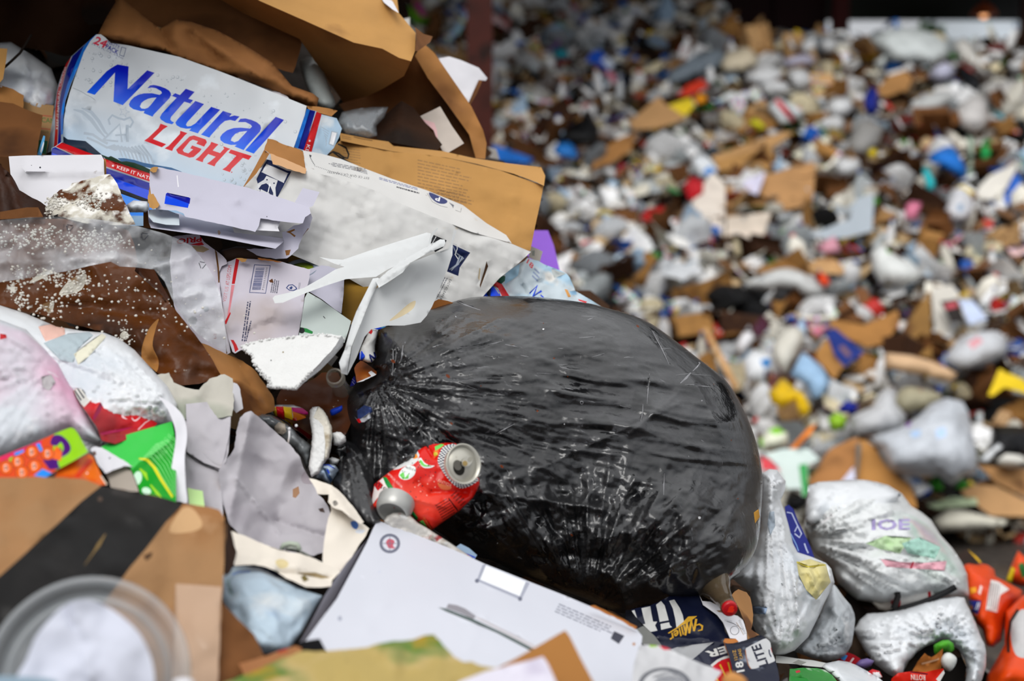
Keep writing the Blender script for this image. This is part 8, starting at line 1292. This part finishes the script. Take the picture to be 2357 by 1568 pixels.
V = [bA + ex * a * 1.15 + ey * b * 1.15 - bax * .0006 for a, b in mk_pts] + [bA + ex * a * 1.15 + ey * b * 1.15 + bax * .0006 for a, b in mk_pts]
link('cap_emblem', V, [tuple(range(8)), tuple(range(15, 7, -1))] + [(i, 8 + i, 8 + (i + 1) % 8, (i + 1) % 8) for i in range(8)], ink('#e8301c', .3), None, cap_, False)
lathe('neck', bA, bax, [(.0055, .0098), (.008, .0118), (.012, .0118), (.013, .0108), (.03, .0122), (.055, .0150), (.075, .021), (.095, .026), (.12, .027)], mk('brown_clear_glass', '#6a5a44', .05, .15, 9, alpha=.55, spec=.9), t, seg=30, cap=False)
RNG = mk('foil_bag_grey', '#c6c6c8', .35, .1, 12, layers=[('#8d8f94', 10, .54, .62, 5), ('#f2f2f2', 16, .6, .7)], bump=((14, .4, .012),))
arts = [(ringp((1530, 1580), 62, 52, 30, .7), ink('#5e6066')), (ringp((1540, 1590), 44, 38, 26, .7), ink('#7a7c82')), (F8((310, 735), (400, 728), (440, 760), (340, 770)), ink('#8eb82c')), (F8((450, 750), (520, 752), (640, 800), (520, 805)), ink('#c8283c')), (stroke(F8((1200, 1050), (1290, 1080), (1310, 1130)), 4), ink('#d0306a'))] + [(stroke([(1500 + 6 * k, 1560 + k * 2), (1540 + 5 * k, 1545 + 3 * k), (1580 + 3 * k, 1556 + 6 * k)], 1.6), ink('#6d6f76')) for k in range(7)]
sheet('foil_bag', F8((60, 1500), (110, 1000), (140, 900), (190, 740), (310, 735), (450, 745), (560, 770), (680, 830), (720, 860), (900, 935), (1080, 1010), (1210, 1050), (1320, 1090), (1230, 1200), (1100, 1500)), [(1460, 1500, 1.55), (1650, 1545, 1.58), (1500, 1600, 1.48)], RNG, thick=.004, step=8, arts=arts, disp=[crumple(45, .014, 3)], label='crumpled grey foil bag with ring print at the bottom', cat='bag')
pillow('tan_scrap', F8((1310, 1180), (1390, 1110), (1460, 1100), (1580, 1150), (1650, 1210), (1650, 1400), (1310, 1400)), 1.45, mk('blurred_tan', '#c48a4e', .7, .1), hf=.01, step=8, label='tan cardboard tip at the bottom beside the grey foil bag', cat='cardboard')
# right bags
t = T('carrier_bag', 'tall white carrier bag with yellow things inside beside the black bag', 'bag', (1790, 1300, 2.4))
pillow('bag_body', C8((860, 740), (900, 690), (960, 620), (1000, 500), (1010, 300), (1012, 200), (1050, 178), (1090, 182), (1135, 240), (1130, 290), (1108, 340), (1130, 400), (1150, 470), (1172, 560), (1195, 605), (1270, 630), (1340, 660), (1368, 690), (1385, 760), (1340, 850), (1290, 960), (1250, 1040), (1180, 1110), (1130, 1130), (1080, 1135), (1000, 1060), (965, 980), (958, 900), (950, 810), (905, 780)), [(1760, 1090, 2.45), (1910, 1310, 2.42), (1790, 1500, 2.30), (1690, 1330, 2.34)], BAGW, t, hf=.10, hb=.08, R=70, step=5.5, disp=[fan((1775, 1085), 12, .03, 3, 600, 14), fan((1795, 1500), 12, .024, 5, 300, 14), fan((1775, 1085), 34, .010, 8, 500, 14), crumple(45, .022, 7, 0), fold(C8((1150, 420))[0], C8((1200, 1000))[0], .03, 10)], arts=[(C8((1190, 655), (1260, 640), (1340, 668), (1365, 760), (1290, 850), (1240, 800), (1200, 720)), mk('yellow_under_film', '#e8dc9c', .35, .05, 8, bump=(14, .4, .02), transl=.15)), (C8((940, 880), (1040, 890), (1030, 925), (950, 915)), ink('#a9c0e0', .4)), (C8((1050, 400), (1075, 395), (1080, 470), (1055, 520), (1040, 460)), ink('#a8b4c0', .4)), (stroke(C8((1190, 655), (1250, 680), (1340, 670)), 3), ink('#d8c840', .4))])
sheet('navy_box', C8((1128, 372), (1150, 362), (1172, 382), (1200, 450), (1235, 520), (1262, 580), (1282, 636), (1230, 628), (1185, 612), (1165, 560), (1140, 460)), [(1806, 1166, 2.52), (1870, 1280, 2.50), (1835, 1280, 2.46)], mk('deep_blue_board', '#101c80', .4, .08, 9), thick=.05, step=8, arts=[(stroke(C8((1140, 400), (1165, 405), (1195, 470), (1180, 500)), 2.5), ink('#c4cce8')), (stroke(C8((1195, 470), (1215, 510), (1205, 530), (1180, 510)), 3), ink('#c4cce8')), (stroke(C8((1160, 510), (1190, 570), (1200, 600)), 2), ink('#8ab0e8')), (stroke(C8((1230, 560), (1240, 590), (1250, 610)), 3), ink('#c4cce8'))], label='deep blue box with white lettering behind the tall carrier bag', cat='box')
t = T('tied_bag', 'big white tied bag with faint violet lettering at the right', 'bag', (2030, 1260, 2.95))
pillow('bag_body', C8((1225, 480), (1240, 400), (1250, 330), (1258, 262), (1300, 245), (1400, 238), (1460, 232), (1530, 234), (1600, 245), (1660, 262), (1730, 305), (1780, 370), (1830, 400), (1880, 440), (1930, 520), (1990, 585), (2040, 660), (2066, 720), (2075, 830), (1990, 840), (1900, 835), (1750, 860), (1640, 875), (1570, 862), (1500, 850), (1450, 810), (1400, 765), (1365, 690), (1330, 655), (1285, 612), (1255, 540)), [(1870, 1110, 3.0), (2100, 1140, 3.02), (2220, 1360, 2.86), (1980, 1385, 2.80), (1850, 1220, 2.9)], BAGC, t, hf=.20, hb=.12, R=110, step=6, disp=[fan((1840, 1240), 14, .045, 3, 700, 20), fan((1840, 1240), 40, .014, 9, 500, 20), fan((2215, 1360), 12, .03, 6, 300, 20), crumple(60, .035, 7, 0)], arts=[(text('IOE', C8((1575, 490))[0], C8((1772, 488))[0], (0, -23), 2, .03), mk('violet_print', '#a89cc8', .45, .2, 20)), (C8((1545, 560), (1650, 520), (1780, 530), (1720, 610), (1620, 590)), mk('green_tint', '#c0dcae', .35, .1, 9)), (C8((1730, 560), (1820, 530), (1930, 580), (1900, 640), (1760, 610)), mk('teal_tint', '#a8d4c4', .35, .1, 9)), (C8((1620, 640), (1720, 655), (1850, 660), (1960, 650), (1950, 700), (1800, 690), (1650, 680)), mk('pink_tint', '#e2a8b4', .35, .1, 9)), (stroke(C8((1790, 655), (1775, 690)), 4), ink('#b01838')), (stroke(C8((1390, 492), (1440, 486)), 2), INK)])
pillow('loose_top', C8((1250, 262), (1300, 245), (1400, 238), (1470, 232), (1560, 236), (1650, 262), (1730, 310), (1690, 350), (1640, 400), (1500, 420), (1350, 440), (1240, 470), (1232, 380)), [(1880, 1110, 2.9), (2060, 1115, 2.92), (1900, 1200, 2.8)], BAGW, t, hf=.06, hb=.02, R=60, step=9, disp=[crumple(60, .03, 4), fan((1890, 1150), 8, .02, 3, 400, 20)])
t = T('strap', 'black strap with a loop end under the white tied bag', 'strap', (2070, 1400, 2.75))
tube('band', [P(x, y, 2.70) for x, y in D7((1690, 640), (1600, 690), (1480, 750), (1350, 800), (1200, 845), (1090, 880), (1000, 915), (960, 935))], [.006] * 8, ink('#141416', .6), t)
tube('buckle', [P(x, y, 2.69) for x, y in D7((1085, 855), (1110, 800), (1130, 730), (1120, 690))], .006, ink('#1c1a1a', .5), t)
pillow('loop_end', spline(D7((895, 960), (920, 910), (1000, 895), (1050, 900), (1000, 950), (950, 980), (905, 980)), 3), 2.70, ink('#101012', .6), t, hf=.01, step=6)
t = T('paper_roll', 'white and red printed tube under the tied bag', 'tube', (2100, 1370, 2.75))
rA = P(2055, 1382, 2.74); rB = P(2142, 1360, 2.76); L_ = np.linalg.norm(rB - rA)
lathe('roll', rA, rB - rA, [(0, .014), (.1 * L_, .015), (.82 * L_, .015), (.9 * L_, .015), (L_, .013)], [mk('roll_white', '#e2e0dc', .4, .1, 30, layers=[('#c0404a', 30, .66, .72)]), ink('#c01c28')], t, seg=16, segm=[1, 0, 1, 0])
pillow('crumpled_label', D7((870, 790), (900, 770), (960, 790), (1050, 740), (1080, 700), (1110, 760), (1250, 760), (1400, 770), (1600, 690), (1690, 640), (1640, 700), (1500, 760), (1300, 830), (1150, 860), (1010, 880), (940, 860)), 2.76, mk('food_label', '#d8d0c4', .5, .1, 9, patches=40), hf=.015, step=7, disp=[crumple(30, .01, 3)], label='strip of printed food packaging under the white tied bag', cat='packaging')
pillow('white_bag', D7((490, 600), (530, 640), (600, 740), (670, 820), (705, 900), (712, 960), (700, 1080), (680, 1200), (620, 1310), (540, 1350), (450, 1365), (300, 1340), (120, 1270), (250, 1130), (330, 980), (420, 790)), [(1920, 1350, 2.55), (1968, 1430, 2.52), (1880, 1515, 2.42)], mk('grubby_bag_film', '#c9ced2', .3, .14, 7, layers=[('#8f979c', 6, .52, .68, 5), ('#f2f2f2', 12, .58, .7, 5), ('#c8a0a0', 14, .68, .74)], bump=((14, .6, .02, 5),), transl=.15), hf=.09, R=60, step=6, disp=[fan((1870, 1500), 12, .03, 3, 300, 14), crumple(40, .04, 5, 0)], label='grubby clear white bag between the carrier bag and tied bag', cat='bag')
pillow('torn_bag', D7((700, 1060), (760, 960), (830, 900), (1000, 890), (1200, 860), (1400, 790), (1560, 750), (1700, 735), (1775, 745), (1810, 830), (1850, 910), (1890, 1000), (1930, 1110), (1975, 1200), (1990, 1300), (1985, 1420), (1950, 1540), (1900, 1640), (1760, 1660), (1790, 1540), (1800, 1420), (1770, 1330), (1720, 1250), (1640, 1180), (1560, 1150), (1480, 1190), (1400, 1220), (1320, 1270), (1270, 1330), (1200, 1390), (1180, 1470), (1130, 1540), (1020, 1480), (900, 1390), (820, 1280), (760, 1180)), [(1970, 1450, 2.66), (2220, 1380, 2.72), (2260, 1560, 2.58), (2080, 1540, 2.52)], BAGW, hf=.08, hb=.10, R=55, step=6, jit=.5, disp=[fan((2160, 1470), 14, .04, 3, 500, 10), fan((2160, 1470), 40, .012, 8, 400, 10), crumple(50, .03, 5, 0)], label='white bag torn open with packs spilling out at the lower right', cat='bag')
sheet('hollow_shade', D7((1180, 1470), (1250, 1330), (1400, 1220), (1560, 1150), (1720, 1250), (1800, 1420), (1760, 1660), (1100, 1700)), 2.62, M_deep, thick=.02, step=12, label='dark sheet painting the shade inside the torn white bag', cat='shade sheet', kind='stuff')  # dark sheet stands for the shade in the bag's hollow
pillow('green_pack', D7((1475, 1210), (1500, 1190), (1560, 1160), (1620, 1155), (1670, 1190), (1680, 1250), (1640, 1290), (1570, 1270), (1545, 1320), (1500, 1320), (1480, 1270)), 2.56, mk('green_foil', '#4aa022', .35, .25, 20, layers=[('#1c4a14', 9, .55, .65)]), hf=.02, step=6, disp=[crumple(24, .012, 3)], label='bright green pack inside the torn white bag', cat='pack')
sheet('brown_paper', D7((1270, 1460), (1320, 1370), (1390, 1285), (1420, 1310), (1455, 1325), (1500, 1300), (1568, 1238), (1565, 1340), (1550, 1440), (1480, 1480), (1380, 1490)), 2.53, mk('brown_paper_soft', '#a8662c', .7, .1), thick=.004, step=7, disp=[crumple(24, .01, 3)], arts=[(stroke(D7((1360, 1390), (1440, 1370), (1530, 1340)), 4), ink('#d4a884'))], label='brown paper piece above the red pack in the torn bag', cat='paper')
pillow('white_cup', spline(D7((1545, 1370), (1570, 1300), (1630, 1280), (1700, 1330), (1690, 1400), (1640, 1460), (1580, 1440)), 3), 2.53, mk('cup_soft', '#d8dad6', .4, .08), hf=.02, step=7, label='white cup inside the torn white bag', cat='cup')
sheet('red_pack', D7((1040, 1640), (1070, 1530), (1130, 1480), (1260, 1462), (1400, 1470), (1480, 1450), (1570, 1435), (1585, 1480), (1540, 1560), (1520, 1700), (1020, 1700)), 2.45, mk('red_foil', '#d82414', .3, .1, 9), thick=.006, step=8, disp=[crumple(30, .010, 3)], arts=[(text('ROTIN', D7((1395, 1500))[0], D7((1255, 1495))[0], (.5, 12), 2, .02), ink('#f0d8d0')), (D7((1500, 1540), (1575, 1450), (1590, 1490), (1540, 1580)), ink('#e8e4e0')), (stroke(D7((1250, 1470), (1420, 1490)), 2), ink('#2a1a30'))], label='red pack with white letters spilling from the torn white bag', cat='pack')
sheet('blue_red_pack', D7((525, 1355), (570, 1320), (630, 1275), (700, 1300), (765, 1340), (730, 1385), (700, 1405), (600, 1380)), 2.45, mk('dark_red_pack', '#9c1420', .4, .1), thick=.006, step=7, arts=[(D7((570, 1340), (610, 1300), (640, 1310), (610, 1360)), ink('#3a8ad0')), (lines(D7((650, 1385))[0], D7((690, 1330))[0], (2, 1), 2, 1.4, 0, 2), WHI)], label='dark red pack with a blue patch below the grubby white bag', cat='pack')
pillow('violet_wrapper', D7((715, 1390), (760, 1350), (830, 1335), (900, 1360), (870, 1410), (800, 1440), (730, 1430)), 2.45, mk('violet_film', '#6a5a8c', .35, .15), hf=.01, step=7, label='violet wrapper beside the dark red pack', cat='wrapper')
t = T('white_rail', 'white moulded plastic strip lying under the carrier bag', 'strip', (1850, 1525, 2.3))
sheet('rail', D7((-60, 1310), (0, 1315), (150, 1338), (300, 1355), (430, 1382), (395, 1424), (240, 1410), (130, 1392), (0, 1385), (-60, 1378)), [(1790, 1510, 2.28), (1900, 1530, 2.32), (1830, 1535, 2.25)], mk('grey_white_plastic', '#d0d0cc', .35, .06), t, thick=.02, step=9, disp=[fold(D7((0, 1330))[0], D7((400, 1390))[0], .01, 6)])
sheet('clip', D7((100, 1380), (160, 1350), (240, 1375), (180, 1405)), 2.25, mk('grey_plastic', '#a5a5a0', .4, .08), t, thick=.008, step=8)
pillow('white_bag', D7((385, 1420), (420, 1385), (550, 1358), (640, 1370), (720, 1400), (820, 1455), (920, 1510), (1010, 1580), (1060, 1700), (620, 1700), (560, 1560), (470, 1480)), [(1900, 1530, 2.3), (2030, 1570, 2.36), (1960, 1600, 2.2)], BAGW, hf=.05, R=40, step=9, disp=[crumple(50, .016, 3)], label='smooth white bag at the bottom edge under the torn one', cat='bag')
sheet('green_pack', D7((75, 1440), (200, 1428), (340, 1432), (420, 1450), (490, 1500), (600, 1640), (60, 1700)), [(1820, 1540, 2.2), (1910, 1550, 2.25), (1860, 1600, 2.1)], mk('green_print_pack', '#2f8a34', .35, .2, 14, layers=[('#d8e4d4', 12, .52, .6), ('#143c18', 7, .56, .66)]), thick=.006, step=8, disp=[crumple(40, .008, 3)], arts=[(D7((130, 1460), (170, 1450), (180, 1470), (140, 1480)), ink('#c8283c')), (D7((90, 1510), (240, 1530), (330, 1640), (90, 1640)), ink('#1c8a2c'))], label='green and white food pack at the bottom edge', cat='pack')
pillow('red_scrap', D7((830, 1470), (880, 1440), (950, 1460), (980, 1520), (930, 1540)), 2.38, mk('red_white_foil', '#c02028', .4, .2, layers=[('#e8e4e4', 40, .5, .56)]), hf=.008, step=6, label='small red and white scrap beside the smooth white bag', cat='scrap')
# orange bags at the right edge
ORB = mk('orange_sack', '#e2480e', .35, .08, 6, layers=[('#b02a08', 4, .52, .66)], bump=((8, .5, .03),))
t = T('orange_sack', 'upright orange sack with a nutrition panel at the right edge', 'sack', (2300, 1350, 3.2))
pillow('sack_body', D7((1755, 440), (1800, 415), (1900, 405), (2000, 425), (2065, 470), (2080, 540), (2200, 600), (2345, 680), (2330, 760), (2260, 840), (2210, 920), (2170, 1040), (2140, 1160), (2060, 1230), (1990, 1220), (1950, 1060), (1890, 1000), (1840, 880), (1800, 700)), [(2220, 1310, 3.2), (2350, 1370, 3.25), (2300, 1480, 3.05)], ORB, t, hf=.10, R=60, step=9, disp=[crumple(70, .03, 3), fold(D7((2060, 480))[0], D7((1920, 1000))[0], .03, 10)], arts=[(D7((2035, 570), (2110, 590), (2215, 665), (2125, 720), (2095, 890), (1985, 868), (2005, 720)), ink('#e4e0dc')), (lines(D7((2030, 600))[0], D7((1995, 850))[0], (5, 1), 5, 1.6, .1, 3), INK), (D7((1810, 770), (1940, 775), (1910, 905), (1820, 880)), ink('#20287e')), (D7((1825, 830), (1850, 820), (1860, 850), (1840, 865)), ink('#e8801c')), (lines(D7((1880, 860))[0], D7((1905, 790))[0], (4, 1), 2, 2, 0, 2), WHI), (D7((1830, 650), (1890, 640), (1895, 690), (1840, 710)), ink('#f0a020')), (D7((1930, 620), (1955, 640), (1930, 720), (1910, 700)), ink('#e8c8c0')), (D7((1840, 940), (1890, 935), (1885, 985), (1850, 985)), ink('#2f8a5c'))])
sheet('sack_mouth', D7((1685, 350), (1740, 310), (1800, 268), (1850, 310), (1900, 350), (1945, 400), (1900, 415), (1830, 420), (1755, 440)), [(2200, 1285, 3.3), (2230, 1262, 3.34), (2220, 1305, 3.22)], mk('sack_inside', '#2a1a10', .6, .2), t, thick=.01, step=8, arts=[(D7((1800, 265), (1850, 280), (1960, 380), (1930, 412), (1880, 360)), ink('#d8a818'))])
pillow('orange_sack', D7((2180, 880), (2260, 800), (2345, 720), (2420, 690), (2560, 700), (2560, 1700), (1960, 1700), (2000, 1500), (2100, 1330), (2170, 1200), (2170, 1020)), [(2340, 1400, 3.1), (2390, 1370, 3.15), (2350, 1568, 2.9)], ORB, hf=.12, R=60, step=10, disp=[crumple(80, .04, 5)], arts=[(spline(D7((2230, 1000), (2290, 900), (2360, 860), (2440, 1000), (2440, 1300), (2300, 1320), (2240, 1200)), 4), mk('pale_print', '#c4c2c2', .4, .1, 14, layers=[('#3a383a', 9, .6, .68)])), (stroke(D7((2205, 1280), (2200, 1150), (2225, 980), (2300, 860)), 7), ink('#15120f'))], label='second orange sack with a pale picture below the upright one', cat='sack')
pillow('orange_wrapper', D7((2175, 580), (2220, 460), (2270, 340), (2300, 285), (2345, 330), (2440, 380), (2440, 640), (2320, 640), (2250, 620)), [(2310, 1340, 3.5), (2345, 1268, 3.55), (2400, 1340, 3.5)], ORB, hf=.06, step=9, disp=[crumple(50, .03, 8)], arts=[(D7((2175, 580), (2235, 440), (2270, 470), (2240, 610)), ink('#e4c21c')), (D7((2300, 420), (2350, 400), (2400, 520), (2340, 560)), ink('#2a6a2c'))], label='peaked orange and yellow wrapper at the right edge', cat='wrapper')
